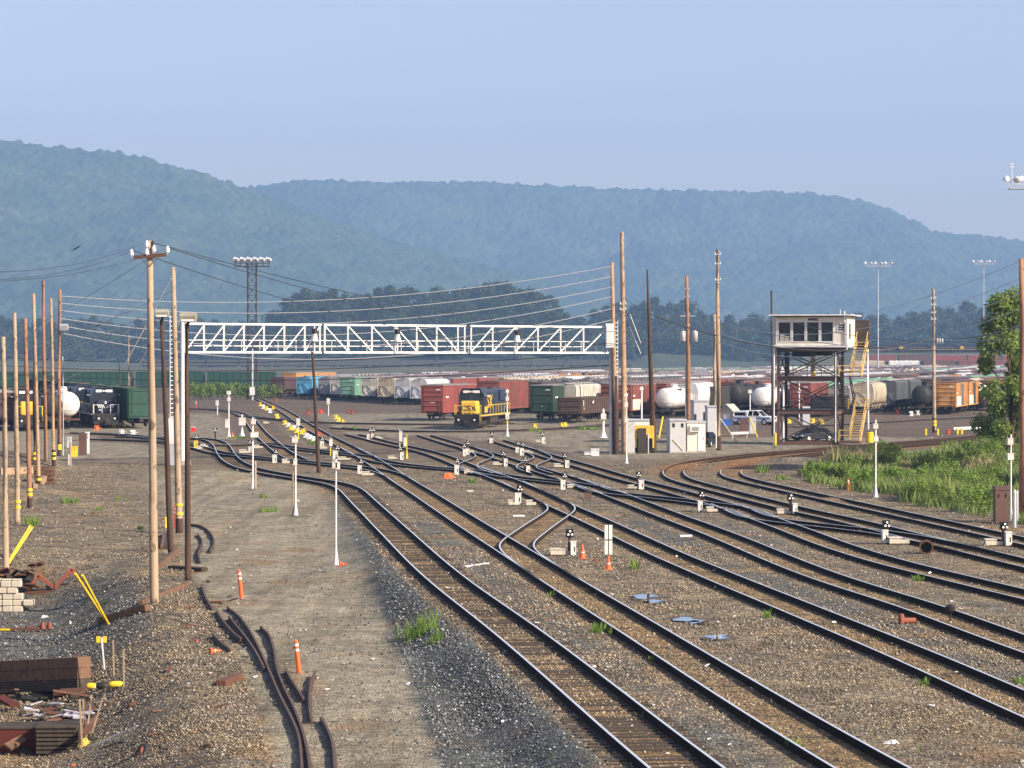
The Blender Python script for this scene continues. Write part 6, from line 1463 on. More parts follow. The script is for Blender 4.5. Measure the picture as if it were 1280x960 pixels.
# small wooden stub posts
post('timber_post', 'short tan timber post beside the slim mast on the service road', 'post', 367, 643, 52, 3, 'pole_tan') if False else None
for px, py, h, w, mt, lab in ((319, 611, 35, 3.2, 'pole_tan', 'short orange tan timber post beside the slim mast on the left curve'), (366.2, 644, 55, 2.6, 'pole_tan', 'short tan timber post beside the service road mast'), (1268, 659, 47, 5, 'galv', 'short weathered pale post beside the big brown cabinet'), (1271.5, 655, 42, 3, 'galv', 'second short grey post behind the weathered pale post'),
   (88, 583, 31, 2.6, 'pole_tan', 'thin wooden post in front of the lime yellow box'), (1238.5, 651, 11, 2, 'white', 'short white stub left of the big brown cabinet')):
    post('timber_post', lab, 'post', px, py, h, w, mt)
post('marker_post', 'short white stub post in front of the left cabinets', 'marker post', 86, 581, 13, 2.4, 'white')
post('marker_post', 'small yellow stub marker at the foot of the dark leaning floodlight pole', 'marker post', 207, 660, 14, 3.2, 'brightyellow')
# orange delineators and cones
def delin(label, bx, by, tx, ty, wpx, mat='orange'):
    b = G(bx, by); s = b.y/F; top = AT(tx, ty, b.y)-b; r = wpx*s/2; t = thing('delineator_post', label, 'delineator', b)
    pt(mat, 'shaft', lambda mb: (mb.cyl((0,0,0), top*.94, r, r*.9, 12), mb.cyl(top*.94, top, r*.95, r*.5, 12)), t)
    for z in (.66, .82): pt('white', 'reflective_band', lambda mb: mb.cyl(top*z, top*(z+.07), r*.96+.004, r*.955+.004, 12), t)
delin('bright orange post with white bands standing on the service road edge', 302, 748, 298.5, 712, 5)
delin('nearest bright orange post with white bands beside the scrap rails', 374, 841, 369.5, 800, 6)
delin('short red orange post behind the banded tan pole', 219.5, 660, 219, 632, 4)
delin('short orange and white marker post at the edge of the green brush', 1060, 613, 1060, 599, 3.4)
delin('pair of thin red stakes far off on the service lot, the left one', 245, 512, 244.8, 501, 1.5, 'red')
def cone(label, px, py, hpx, rz=0, lying=None, mat='orange'):
    b = G(px, py); s = b.y/F; h = hpx*s; t = thing('traffic_cone', label, 'traffic cone', b, rz)
    if lying is not None: t.rotation_euler = (R(86), 0, lying); t.location.z += h*.24
    pt(mat, 'body', lambda mb: mb.lathe([(h*.24,.03),(h*.20,h*.12),(h*.06,h*.97),(h*.04,h)], (0,0,0), 14), t)
    pt(mat, 'base', lambda mb: mb.bb(-h*.27, h*.27, -h*.27, h*.27, 0, .035), t)
    pt('white', 'reflective_band', lambda mb: mb.lathe([(h*.152,h*.42),(h*.108,h*.66)], (0,0,0), 14), t)
cone('orange traffic cone standing beside the nearest large dwarf signal', 728, 698.5, 18)
cone('orange cone under the tall white striped marker post', 760.5, 712.5, 18)
cone('orange cone fallen against the foot of the tall slim mast', 426, 708, 10, lying=R(70))
cone('small white topped cone at the foot of the lot signal mast', 290.5, 548, 8)
cone('orange and white cone lying on the gravel bank beside the scrap rails', 262.5, 818, 15, lying=R(118))
# white paired marker boards
b = G(760.5, 706); s = b.y/F; t = thing('marker_board', 'tall pair of white boards on a post between the tracks', 'marker board', b, R(2))
for x in (-2.7, 2.7): pt('offwhite', 'board', lambda mb: mb.bb((x-2.1)*s, (x+2.1)*s, -.06, .0, 13*s, 50*s), t)
pt('darksteel', 'clamp', lambda mb: (mb.bb(-5*s, 5*s, -.075, -.062, 31*s, 32*s), mb.bb(-.02, .02, .0, .05, 0, 48*s)), t)
# yellow and white switch stands in the middle distance
def stand(label, px, py, hpx, col):
    b = G(px, py); s = b.y/F; h = hpx*s; t = thing('switch_stand', label, 'switch stand', b, R(random.uniform(-30, 30)), 'switch stands in the yard throat')
    pt(col, 'stand', lambda mb: (mb.bb(-.3, .3, -.25, .25, 0, .14), mb.lathe([(.24,.14),(.2,.3),(.1,.45),(.07,h)], (0,0,0), 8)), t)
    pt(col, 'target', lambda mb: (mb.bb(-.28, .28, -.03, .03, h*.62, h), mb.bar((.05,0,.35), (.55,.1,.25), .06, .06)), t)
k = 0
for px, py, c_ in ((325,508,'brightyellow'),(329,511,'white'),(333,513,'brightyellow'),(337,516,'white'),(341,512,'brightyellow'),(345,503,'orange'),(356,531,'brightyellow'),(360,534,'white'),(363,538,'brightyellow'),(367,537,'white'),(371,541,'brightyellow'),(376,543,'brightyellow'),(379,541,'yellow'),(383,547,'white'),(346,523,'brightyellow'),(387,549,'white'),(384,519,'orange'),(386,517,'orange'),(401,517,'red'),(436,517,'orange'),(440,518,'orange'),(420,524,'brightyellow'),(423,527,'brightyellow'),(428,529,'yellow'),(392,551,'white'),(397,545,'red')):
    nm = {'brightyellow': 'yellow', 'yellow': 'amber yellow', 'white': 'white', 'orange': 'orange', 'red': 'red'}[c_]
    stand(nm+' switch stand in the yard throat cluster left of the dark leaning pole', px, py, 5.5, c_ if c_ != 'orange' else 'rustred')
for px, py, lab in ((668,535,'small yellow switch stand in the dirt right of the locomotive'), (702,534,'small yellow switch stand below the brown gondola, left one'), (706,534,'small yellow switch stand below the brown gondola, right one'), (1122,518,'small orange switch stand below the dark slate hoppers'), (1139,520,'pale switch stand below the black tank car, left one'), (1147,519,'pale switch stand below the black tank car, right one'), (1187,514,'small pale switch stand below the orange boxcars'), (986,529,'yellow switch stand seen through the tower legs, left one'), (1016,529,'yellow switch stand seen through the tower legs, middle one'), (1027,530,'yellow switch stand seen through the tower legs, right one'), (141,534,'yellow switch stand in front of the chevron striped locomotive'), (121,538,'amber switch stand left of the chevron striped locomotive'), (152,543,'pale dwarf stand on the ladder track before the green gondola'), (153.5,533,'yellow switch stand between the chevron locomotive and the green gondola'), (166,543.5,'white round topped stand on the left ladder track'), (605,535,'small yellow stand at the locomotive wheels'), (921,530,'small yellow stand beside the blue bin')):
    stand(lab, px, py, 6, 'brightyellow' if 'yellow' in lab else ('orange' if 'orange' in lab or 'amber' in lab else 'offwhite'))
# ------------------------------------------------------------------ scrap, debris, puddles
def railpiece(label, pts, mat='rusty', sc=1.0, up=.02, name='scrap_rail', group='scrap rails beside the service road'):
    W = [G(*p) for p in pts]; b = W[0].copy(); mb = MB()
    P = cat_rom([np.array(w[:2]) for w in W], .25) if len(W) > 2 else np.array([W[0][:2], ((W[0]+W[1])/2)[:2], W[1][:2]])
    t_ = np.gradient(P, axis=0); t_ /= np.maximum(1e-6, np.linalg.norm(t_, axis=1))[:,None]; nr = np.c_[t_[:,1], -t_[:,0]]
    n = len(PROF); vs = []
    for i in range(len(P)):
        z0 = float(hgt(P[i,0], P[i,1]))
        for a, z in PROF: q_ = P[i]+nr[i]*a*sc*1.15; vs.append((q_[0]-b.x, q_[1]-b.y, z*sc+z0-b.z+up-.03))
    fs = [(i*n+j, i*n+(j+1) % n, (i+1)*n+(j+1) % n, (i+1)*n+j) for i in range(len(P)-1) for j in range(n)]
    fs += [tuple(range(n))[::-1], tuple((len(P)-1)*n+j for j in range(n))]; mb.add(vs, fs)
    return tag(mb.build(name, M[mat], None, b), label, 'scrap rail', group)
M['scraprail'] = paint('old_brown_rail', (0.095,0.058,0.040), .75, .3, (0.04,0.03,0.025), streak=False)
for lab, pts in (('longest scrap rail, curving down from the service road to the bottom edge', [(284,763),(300,776),(314,796),(325,818),(337,845),(350,875),(365,905),(374,930),(378,975)]),
 ('scrap rail lying right of the longest one, running to the bottom edge', [(325,788),(336,798),(343,820),(346,840),(355,865),(367,890),(378,920),(385,950),(389,985)]),
 ('short scrap rail left of the longest one on the gravel bank', [(270,767),(280,782),(291,795),(301,803)]),
 ('scrap rail bending between the longest one and its left neighbour', [(286,775),(298,790),(312,808),(322,824),(330,840)]),
 ('dark curved scrap rail loop below the banded tan pole', [(236,658),(250,660),(260,666),(266,674),(267,683),(263,692)]),
 ('broken short rail inside the curved loop', [(247,670),(252,678),(252,685),(248,695),(250,705)]),
 ('short dark rail pointing up the bank from the scrap rails', [(252,735),(256,748),(261,758),(265,764)]),
 ('short rail chunk lying beside the nearest orange post', [(357,842),(364,855),(371,866),(379,879)]),
 ('bent rusty rail standing right of the nearest orange post', [(394,846),(389,856),(387,872),(387,892),(389,905)]),
 ('rusty rail at the bottom edge of the service road', [(401,903),(408,915),(414,930),(417,945),(419,975)]),
 ('short rail stub lying on the bank left of the scrap rails', [(266,797),(272,804),(280,811),(288,817)])):
    railpiece(lab, pts, 'scraprail', .80)
def beam(label, a, c, w, h, mat, name='timber_beam', cat='timber', dz=(0, 0), group=None):
    p0, p1 = G(*a), G(*c); mb = MB(); d = p1-p0; mb.bar(Vector((0,0,h/2+dz[0])), d+Vector((0,0,h/2+dz[1])), w, h)
    o = mb.build(name, M[mat], None, p0); bv = o.modifiers.new('bevel', 'BEVEL'); bv.width = min(w, h)*.08
    return tag(o, label, cat, group)
beam('long dark timber lying at the foot of the crossarm pole', (125,780), (185,764), .25, .25, 'timber')
beam('timber sloping up behind the crossarm pole towards the service road', (176,757), (233,734), .2, .2, 'timber')
beam('brown timber leaning between the crossarm pole and the floodlight pole', (196,713), (222,691), .22, .22, 'timber')
beam('dark plank lying across the foot of the upright floodlight pole', (214,711), (256,714), .4, .15, 'tie')
beam('short dark stub beam left of the dark leaning floodlight pole', (203,687), (206,670), .2, .2, 'timber')
beam('second short dark stub beam beside the leaning floodlight pole', (207,687), (209,671), .2, .2, 'tie')
beam('flat white plank lying between the crossover and the large dwarf signal', (641,646), (656,646), .18, .1, 'white', 'plank', 'plank')
beam('flat pale plank lying between the third and fourth tracks', (849,671), (864,670.5), .2, .08, 'white', 'plank', 'plank')
beam('pale green hose length lying beside the second track', (580,709), (610,705), .14, .06, 'ribgrey', 'plank', 'plank')
beam('pale thin plank near the striped dwarf signal', (584,614.5), (592,614.5), .2, .08, 'white', 'plank', 'plank')
beam('rusty iron bar lying on the bank beside the scrap rails', (276,859), (297,851), .3, .2, 'rusty', 'iron_bar', 'iron bar')
beam('white pipe lying in the pit below the near timber', (110,936), (172,909), .05, .05, 'white', 'pipe', 'pipe')
beam('thin dark iron rod lying on the gravel below the white pipe', (124,938), (157,927), .08, .05, 'black', 'iron_bar', 'iron bar')
# stack of big timbers at the left edge
p0 = G(0, 866); p1 = G(105, 862); d = (p1-p0)*1.25; st = p1-d
s = p1.y/F
for k, (z, w, mt, lab) in enumerate(((0, .5, 'tie', 'grey bottom'), (.34, .52, 'timber', 'dark middle'), (.68, .5, 'timber', 'brown top'))):
    mb = MB(); mb.bar(Vector((0,.06*k,z+.17)), d+Vector((0,.06*k,z+.17)), w, .33); o = mb.build('stacked_beam', M[mt], None, st); tag(o, lab+' beam of the long stack at the left edge', 'timber beam', 'beams stacked at the left edge')
# white stone block stack
M['blockcream'] = paint('cream_concrete', (0.56,0.50,0.40), .8, .35, (0.25,0.19,0.13)); p = G(2, 765); s = p.y/F; ks = 0
bw, bh = 12.5*s, 7.4*s
for r_, (x0, n, off) in enumerate(((-32, 5, 0), (-26, 5, 7), (-32, 5, 0), (-30, 4, 4), (-34, 5, 0))):
    for k in range(n):
        x = (x0+off+k*13.0)*s; b_ = Vector((p.x+x, p.y+random.uniform(-.05,.05), p.z+r_*(bh+.012)))
        mb = MB(); mb.bb(-bw/2, bw/2, 0, .55, 0, bh); 
        if r_ == 4: [mb.bb(a-.05, a+.05, .1, .45, bh+.001, bh+.09) for a in (-bw*.35, -bw*.12, bw*.12, bw*.35)]
        o = mb.build('concrete_block', M['blockcream'], None, b_); bv = o.modifiers.new('bevel', 'BEVEL'); bv.width = .035; bv.segments = 2; o.rotation_euler = (0, 0, random.uniform(-.05, .05))
        tag(o, ('bottom','second','middle','fourth','top')[r_]+' course block of the white concrete stack at the left edge', 'concrete block', 'white concrete blocks, '+('bottom','second','middle','fourth','top')[r_]+' course')
p = G(2, 767); mb = MB(); mb.bb(-1.2, 1.6, -.1, .9, -.12, -.002); tag(mb.build('pallet', M['timber'], None, p), 'dark low base under the white concrete block stack', 'pallet')
# red scrap frame (zigzag)
t = thing('bent_truss', 'rusty red bent steel frame beside the leaning yellow guards', 'scrap frame', G(52, 741)); b = t.location; Y = b.y
Q = [(34,741),(48,719),(68,735),(90,711),(97,722)]
for (a, c) in zip(Q[:-1], Q[1:]): pt('rustred', 'strut', lambda mb: mb.bar(AT(*a, Y)-b, AT(*c, Y)-b, .16, .14), t)
pt('rusty', 'bottom_chord', lambda mb: mb.bar(AT(32,741,Y)-b, AT(78,739,Y)-b, .2, .12), t)
# other scrap pieces
def scrap(name, label, cat, px, py, parts, rz=0):
    b = G(px, py); s = b.y/F; t = thing(name, label, cat, b, R(rz))
    for mt, nm, f in parts: pt(mt, nm, lambda mb: f(mb, s), t)
    return t
scrap('scrap_plate', 'rusty scrap steel pile behind the white concrete blocks', 'scrap pile', 10, 727, [('rusty', 'plates', lambda mb, s: (mb.box((0,0,.12), (1.5,.8,.1), rot=Euler((.1,.1,.1)).to_matrix()), mb.box((-.3,.2,.25), (1.2,.6,.08), rot=Euler((-.1,.15,.5)).to_matrix()))), ('black', 'tarred_sheet', lambda mb, s: mb.box((.75,0,.2), (.7,.5,.05), rot=Euler((.5,.5,.2)).to_matrix()))])
scrap('rail_joint', 'rusty flat steel piece with yellow stripes below the white blocks', 'scrap plate', 20, 789, [('rusty', 'plate', lambda mb, s: (mb.box((-.2,0,.08), (2.3,.35,.1)), mb.box((.8,.1,.14), (.8,.3,.1), rz=.3))), ('brightyellow', 'stripe', lambda mb, s: mb.bb(-1.1, -.2, -.19, -.177, .05, .12)), ('rustred', 'bolts', lambda mb, s: (mb.cyl((1.05,0,.1),(1.05,0,.35),.1,.08,8), mb.cyl((1.3,.1,.1),(1.3,.1,.32),.1,.08,8)))])
M['rubbish'] = paint('white_rag', (0.72,0.70,0.68), .8, .15, streak=False)
def rag(label, px, py, wpx, mat='rubbish', name='rag', cat='rag', hh=.12):
    b = G(px, py); s = b.y/F; w = wpx*s; mb = MB(); n = 9; rr = random.Random(px*7+py)
    vs = [(0,0,hh*rr.uniform(.7,1.2))]+[(w/2*rr.uniform(.55,1)*math.cos(a)*.6, w/2*rr.uniform(.5,.9)*math.sin(a)*.6, hh*rr.uniform(.3,1.1)) for a in np.linspace(0, 2*math.pi, n, endpoint=False)]+[(w/2*rr.uniform(.8,1.15)*math.cos(a), w/2*rr.uniform(.8,1.1)*math.sin(a), -.03) for a in np.linspace(0, 2*math.pi, n, endpoint=False)]
    fs = [(0, 1+i, 1+(i+1) % n) for i in range(n)]+[(1+i, 1+n+i, 1+n+(i+1) % n, 1+(i+1) % n) for i in range(n)]
    mb.add(vs, fs); return tag(mb.build(name, M[mat], None, b), label, cat)
rag('white crumpled rag on the pit floor right of the blocks', 56, 772, 13); rag('small white scrap in the pit left of the yellow guards', 88, 780, 5)
rag('white crumpled rag on top of the near rubbish heap', 68, 846, 18, hh=.25); rag('white shiny sheet lying between the tracks at lower right', 1113, 929, 25, hh=.08)
rag('bright orange heap of netting beside the striped dwarf signal', 560, 597.5, 20, 'orange', 'netting_heap', 'netting heap', .35)
rag('orange leaf like rag at the bottom of the pit', 94, 958, 14, 'orange', 'rag', 'rag', .06)
rag('small red rag on the bank above the scrap rails', 245, 803, 9, 'rustred'); rag('brown rusty lump beside the marker boards', 744, 703, 11, 'rusty', 'rusty_lump', 'scrap lump', .2)
rag('dark crushed bag on the near gravel bank', 182, 940, 30, 'black', 'crushed_bag', 'bag', .18); rag('brown rag lying on the dark crushed bag', 176, 944, 13, 'rustred', 'rag', 'rag', .22)
rag('orange clay lump in front of the thin wooden stakes', 106, 932, 17, 'yellow', 'clay_lump', 'lump', .2)
# rubbish heap: dark rusty plates and pale plates, each its own piece of junk
rr = random.Random(5)
def plate(label, px, py, w, d, th, mat, rot, dz=.1, name='scrap_plate', grp=None):
    b = G(px, py); b.z += dz; mb = MB(); mb.box((0,0,0), (w, d, th), rot=Euler(rot).to_matrix()); return tag(mb.build(name, M[mat], None, b), label, 'scrap plate', grp)
for k in range(7): plate('dark rusty plate in the middle of the near rubbish heap', 40+rr.uniform(-12, 50), 858+rr.uniform(-8, 22), rr.uniform(.7,1.5), rr.uniform(.4,.8), .06, rr.choice(['rusty','tie','black']), (rr.uniform(-.2,.25), rr.uniform(-.2,.2), rr.uniform(-1,1)), .10+.04*k, grp='dark plates of the near rubbish heap')
M['palepl'] = paint('pale_plate', (0.46,0.46,0.52), .6, .3, (0.2,0.09,0.06), streak=False)
for k in range(20): plate('pale grey plate in the scattered pile of the pit', 42+rr.uniform(-5, 74), 882+rr.uniform(0, 26), rr.uniform(.28,.5), rr.uniform(.2,.34), .035, 'palepl' if k % 4 else 'rusty', (rr.uniform(-.25,.3), rr.uniform(-.25,.25), rr.uniform(-.6,.6)), .10+rr.uniform(0,.12), grp='pale plates scattered in the pit')
for px, py, w, mt, lab in ((19, 943, 1.5, 'brown', 'big dark red box in the near left corner of the pit'), (70, 942, 1.6, 'tie', 'dark slatted crate right of the red box in the pit')):
    b = G(px, py); s = b.y/F; h = 44*s; ww = 50*s
    t = thing('scrap_box', lab, 'scrap box', b, R(2))
    M['deepred'] = paint('deep_red_steel', (0.10,0.018,0.012), .7, .3, (0.02,0.015,0.012))
    pt('deepred' if mt == 'brown' else 'tie', 'body', lambda mb: (mb.bb(-ww/2, ww/2, 0, 1.3, -.05, h*.72) if mt == 'brown' else [mb.bb(-ww/2, ww/2, .0, 1.3, z, z+h*.08) for z in np.linspace(0, h*.6, 6)]), t)
    pt('tie', 'top_plate', lambda mb: mb.bb(-ww/2-.03, ww/2+.03, -.03, 1.33, h*.722, h*.76), t)
# thin stakes
def stake(label, bx, by, tx, ty, flag=None, mat='pole_tan', r=.022):
    b = G(bx, by); top = AT(tx, ty, b.y)-b; t = thing('survey_stake', label, 'stake', b)
    pt(mat, 'stick', lambda mb: mb.bar(Vector((0,0,-.05)), top, r*2, r*2), t)
    if flag: pt('brightyellow', 'flag', lambda mb: [mb.box(top+Vector((x,0,-.06)), (.13,.02,.2)) for x in flag], t)
stake('white stake with two yellow flags on the bank', 131, 837, 127, 797, (-.1, .1), 'white'); stake('thin tan stake right of the yellow flagged stake', 142.5, 846, 141.5, 800); stake('tan stake standing over the yellow sack', 155, 859, 154.5, 812)
for a in ((103,936,99.5,874,'left of four pale stakes beside the clay lump'),(106,925,104,874,'second of four pale stakes beside the clay lump'),(107,925,115,869,'third of four pale stakes beside the clay lump'),(114,918,130,867,'leaning right one of four pale stakes beside the clay lump')): stake(a[4], *a[:4])
stake('white stake with a yellow flag lying low on the bank', 128, 927, 172, 908, (-.02,), 'white', .016)
for px, py, mt, w, lab in ((114, 862, 'brightyellow', 13, 'small yellow sack left of the black one on the near heap'), (128, 861, 'black', 16, 'black sack between the yellow sacks on the near heap'), (145, 860, 'brightyellow', 19, 'long yellow sack under the tan stake')):
    b = G(px, py); s = b.y/F; mb = MB(); mb.smooth = True; ww = w*s
    mb.lathe([(.02,-ww/2),(.11,-ww*.45),(.15,-ww*.2),(.14,ww*.1),(.15,ww*.3),(.09,ww*.47),(.02,ww/2)], (0,0,0), 10, 'Y'); mb.v = [(y, x, z*.75+.1) for x, y, z in mb.v]; mb.f = [f[::-1] for f in mb.f]
    tag(mb.build('sack', M[mt], None, b), lab, 'sack')
# timber pile by the left poles, grey road blocks
b = G(56, 606); s = b.y/F; lab = 'dark timber of the pile stacked beside the orange brown pole'
for k in range(8):
    z = .3*(k//2)+.15; x = (k % 2)*.34; mb = MB(); mb.box((0,0,0), (1.35, .3, .28), R(rr.uniform(-6, 6))); tag(mb.build('stacked_timber', M['timber'], None, b+Vector((-.2+rr.uniform(-.1,.1), x+1.2, z))), lab, 'timber', 'timbers stacked beside the orange brown pole')
for (a, c, w, h, lab) in (((44,611),(36,600),.3,.3,'cut end of a pale timber under the pile'), ((52,606),(57,598),.35,.35,'leaning timber at the front of the pile')): beam(lab, a, c, w, h, 'pole_mid')
beam('tan crossing timber lying behind the banded left poles', (0,594), (44,592), .3, .5, 'pole_mid'); beam('dark rail laid on the tan crossing timber', (0,592), (46,589), .12, .15, 'rusty')
# round pipe end
b = G(1158, 693); t = thing('pipe_end', 'short rusty pipe lying with its round open end forward', 'pipe', b, R(-6))
mb = MB(); n = 18
for ro, ri in ((.30,.24),):
    vs = [(ro*math.cos(2*math.pi*i/n), y, .30+ro*math.sin(2*math.pi*i/n)) for y in (0, .6) for i in range(n)]+[(ri*math.cos(2*math.pi*i/n), y, .30+ri*math.sin(2*math.pi*i/n)) for y in (0, .6) for i in range(n)]
    mb.add(vs, [(i,(i+1)%n,n+(i+1)%n,n+i) for i in range(n)]+[(2*n+i,3*n+i,3*n+(i+1)%n,2*n+(i+1)%n) for i in range(n)]+[(i,2*n+i,2*n+(i+1)%n,(i+1)%n) for i in range(n)]+[(n+i,n+(i+1)%n,3*n+(i+1)%n,3*n+i) for i in range(n)])
mb.build('pipe_wall', M['rusty'], t); mb = MB(); mb.cyl((0,.58,.3),(0,.59,.3),.238,.238,16); mb.build('plug', M['black'], t)
scrap('scrap_pipe', 'orange rusty pipe elbow between the fourth and fifth tracks at the right', 'pipe', 1127, 780, [('rustred', 'pipe', lambda mb, s: (mb.cyl((0,0,.1),(.45,.1,.1),.1,.1,10), mb.cyl((0,0,.02),(-.02,0,.32),.11,.09,10)))])
scrap('switch_lamp', 'small black stand beside the fourth track at the right', 'switch lamp', 1188, 777, [('black', 'stem', lambda mb, s: mb.cyl((0,0,0),(0,0,.3),.03,.03,6)), ('black', 'head', lambda mb, s: mb.lathe([(.05,.28),(.16,.36),(.17,.48),(.06,.56)], (0,0,0), 10))])
scrap('junction_box', 'small dark box on the ballast right of the fourth track', 'junction box', 735, 624, [('brown', 'body', lambda mb, s: mb.bb(-.2,.2,-.15,.2,0,.4)), ('darksteel', 'lid', lambda mb, s: mb.bb(-.22,.22,-.17,.22,.402,.45))])
# puddles
m, nt, b = newmat('puddle_water'); b.inputs['Base Color'].default_value = (0.02,0.02,0.018,1); b.inputs['Roughness'].default_value = 0.0; b.inputs['Specular IOR Level'].default_value = 1.0; b.inputs['Coat Weight'].default_value = 1.0; b.inputs['Coat Roughness'].default_value = 0.0; M['water'] = m
m, nt, b = newmat('wet_mud'); P_ = geopos(nt); nt.links.new(ramp(nt, noise(nt, P_, 2.5, 4), [(.3, (.05,.036,.022)), (.7, (.11,.08,.05))]), b.inputs[0]); b.inputs['Roughness'].default_value = .7; M['mud'] = m
for px, py, w in ((805, 747, 15), (817, 753, 10), (858, 776, 16), (897, 797.5, 14), (868, 779, 9)):
    c = G(px, py); r = w*c.y/F; mb = MB(); n = 22; rr2 = random.Random(px)
    zz = max(float(hgt(c.x, c.y)), c.z)+.045
    mb.add([(c.x+r*(1+.35*math.sin(3*a+px)+.2*rr2.uniform(-1,1))*math.cos(a), c.y+r*2.2*(1+.3*math.sin(2*a+py)+.15*rr2.uniform(-1,1))*math.sin(a), zz) for a in np.linspace(0, 2*math.pi, n, endpoint=False)], [tuple(range(n))])
    tag(mb.build('puddle_water', M['water']), kind='structure')
    mb = MB(); r *= 1.5; mb.add([(c.x+r*.3+r*(1+.3*math.sin(3*a+px*2)+.25*rr2.uniform(-1,1))*math.cos(a), c.y+r*2.0*(1+.3*math.sin(2*a+py)+.2*rr2.uniform(-1,1))*math.sin(a), zz-.012-.002*(px % 5)) for a in np.linspace(0, 2*math.pi, 30, endpoint=False)], [tuple(range(30))]); tag(mb.build('ground_mud', M['mud']), kind='structure')
# small pale litter
lit = [(594,625,'l'),(655,601,'l')]

rr = random.Random(61)
for k in range(34):
    if k < 22: px, py = rr.uniform(5, 330), rr.uniform(790, 955)
    else: px, py = rr.uniform(60, 300), rr.uniform(690, 790)
    b = G(px, py); s_ = rr.uniform(.10, .32); mb = MB()
    mb.box((0,0,0), (s_*rr.uniform(1, 3.2), s_*rr.uniform(.25,.6), s_*rr.uniform(.12,.3)), rot=Euler((rr.uniform(-.3,.3), rr.uniform(-.3,.3), rr.uniform(0,3.1))).to_matrix())
    if k % 3 == 0: mb.box((s_*.5,s_*.2,.02), (s_*.9, s_*.18, s_*.14), rot=Euler((.3, rr.uniform(-.3,.3), rr.uniform(0,3.1))).to_matrix())
    b.z += .05; tag(mb.build('scrap_piece', M[('rusty','tie','timber','rusty','black')[k % 5]], None, b), 'small rusty or dark scrap piece scattered over the left bank and pit', 'scrap piece', 'small scrap scattered over the left bank')
lm = MB()
for k in range(170):
    px, py = rr.uniform(230, 1270), 545+400*rr.random()**1.6; b = G(px, py); s_ = rr.uniform(.025, .07)*(1+.003*b.y)
    lm.box((b.x, b.y, b.z+.05), (s_*rr.uniform(1,2.4), s_, s_*.3), rot=Euler((rr.uniform(-.5,.5), rr.uniform(-.5,.5), rr.uniform(0,3))).to_matrix())
tag(lm.build('litter', M['rubbish']), kind='stuff')

rr = random.Random(17)
for k in range(46):
    px, py = rr.uniform(-5, 112), rr.choice((rr.uniform(846, 905), rr.uniform(905, 950), rr.uniform(716, 745)))
    if py < 760: px *= .45
    plate('rusty broken plate or splintered board in the messy heaps at the left edge', px, py, rr.uniform(.35,1.1), rr.uniform(.12,.4), rr.uniform(.03,.09), rr.choice(['rusty','rusty','tie','deepred','black','timber']), (rr.uniform(-.5,.5), rr.uniform(-.4,.4), rr.uniform(-1.5,1.5)), rr.uniform(.05,.42), 'broken_plate', 'broken plates and boards in the left heaps')
# ------------------------------------------------------------------ vegetation
M['leaf_bright'] = leafmat('bright_leaf', (0.10,0.19,0.028), (0.17,0.27,0.045), (0.23,0.32,0.075), .6)
M['leaf_tree'] = leafmat('tree_leaf', (0.11,0.18,0.03), (0.20,0.28,0.06), (0.29,0.36,0.11), .5, .45)
M['leaf_dark'] = leafmat('dark_leaf', (0.022,0.045,0.014), (0.05,0.08,0.024), (0.07,0.10,0.035), .35)
M['grass_green'] = leafmat('brush_grass', (0.085,0.165,0.03), (0.20,0.265,0.065), (0.29,0.30,0.13), .16)
M['grass_dry'] = leafmat('dry_grass', (0.26,0.22,0.11), (0.36,0.30,0.165), (0.25,0.26,0.11), .3)
M['bark'] = wood('tree_bark', (0.07,0.05,0.035), (0.13,0.10,0.07))
def blades(mb, c, n, r, h, w, lean=.5, rg=random):
    for _ in range(n):
        a = rg.uniform(0, 6.283); d = r*math.sqrt(rg.random()); x, y = c[0]+d*math.cos(a), c[1]+d*math.sin(a); z = c[2]
        hh = h*rg.uniform(.55, 1.15); b_ = rg.uniform(0, 6.283); dx, dy = math.cos(b_)*w, math.sin(b_)*w; lx, ly = rg.uniform(-1,1)*lean*hh, rg.uniform(-1,1)*lean*hh
        mb.add([(x-dx,y-dy,z-.03),(x+dx,y+dy,z-.03),(x+lx*.5+dx*.8,y+ly*.5+dy*.8,z+hh*.6),(x+lx*.5-dx*.8,y+ly*.5-dy*.8,z+hh*.6),(x+lx,y+ly,z+hh)], [(0,1,2,3),(3,2,4)])
def leaves(mb, blobs, n, size, rg):
    """leaf cards spread through the volume of many small blobs"""
    tot = sum(b_[3]**2 for b_ in blobs)
    for (bx, by, bz, br) in blobs:
        for _ in range(int(n*br**2/tot)+1):
            v = Vector((rg.gauss(0,1), rg.gauss(0,1), rg.gauss(0,1))).normalized()*br*(rg.random()**.33)*rg.uniform(.85,1.12)
            p = Vector((bx, by, bz))+v; nrm = (v.normalized()*.8+Vector((rg.uniform(-1,1), rg.uniform(-1,1), rg.uniform(-.2,1)))).normalized()
            u = nrm.orthogonal().normalized(); u = Matrix.Rotation(rg.uniform(0, 6.28), 3, nrm) @ u; w = nrm.cross(u); s = size*rg.uniform(.6,1.3)
            mb.add([p-u*s, p-w*s*.45+nrm*s*.12, p+u*s, p+w*s*.45+nrm*s*.12], [(0,1,2,3)])
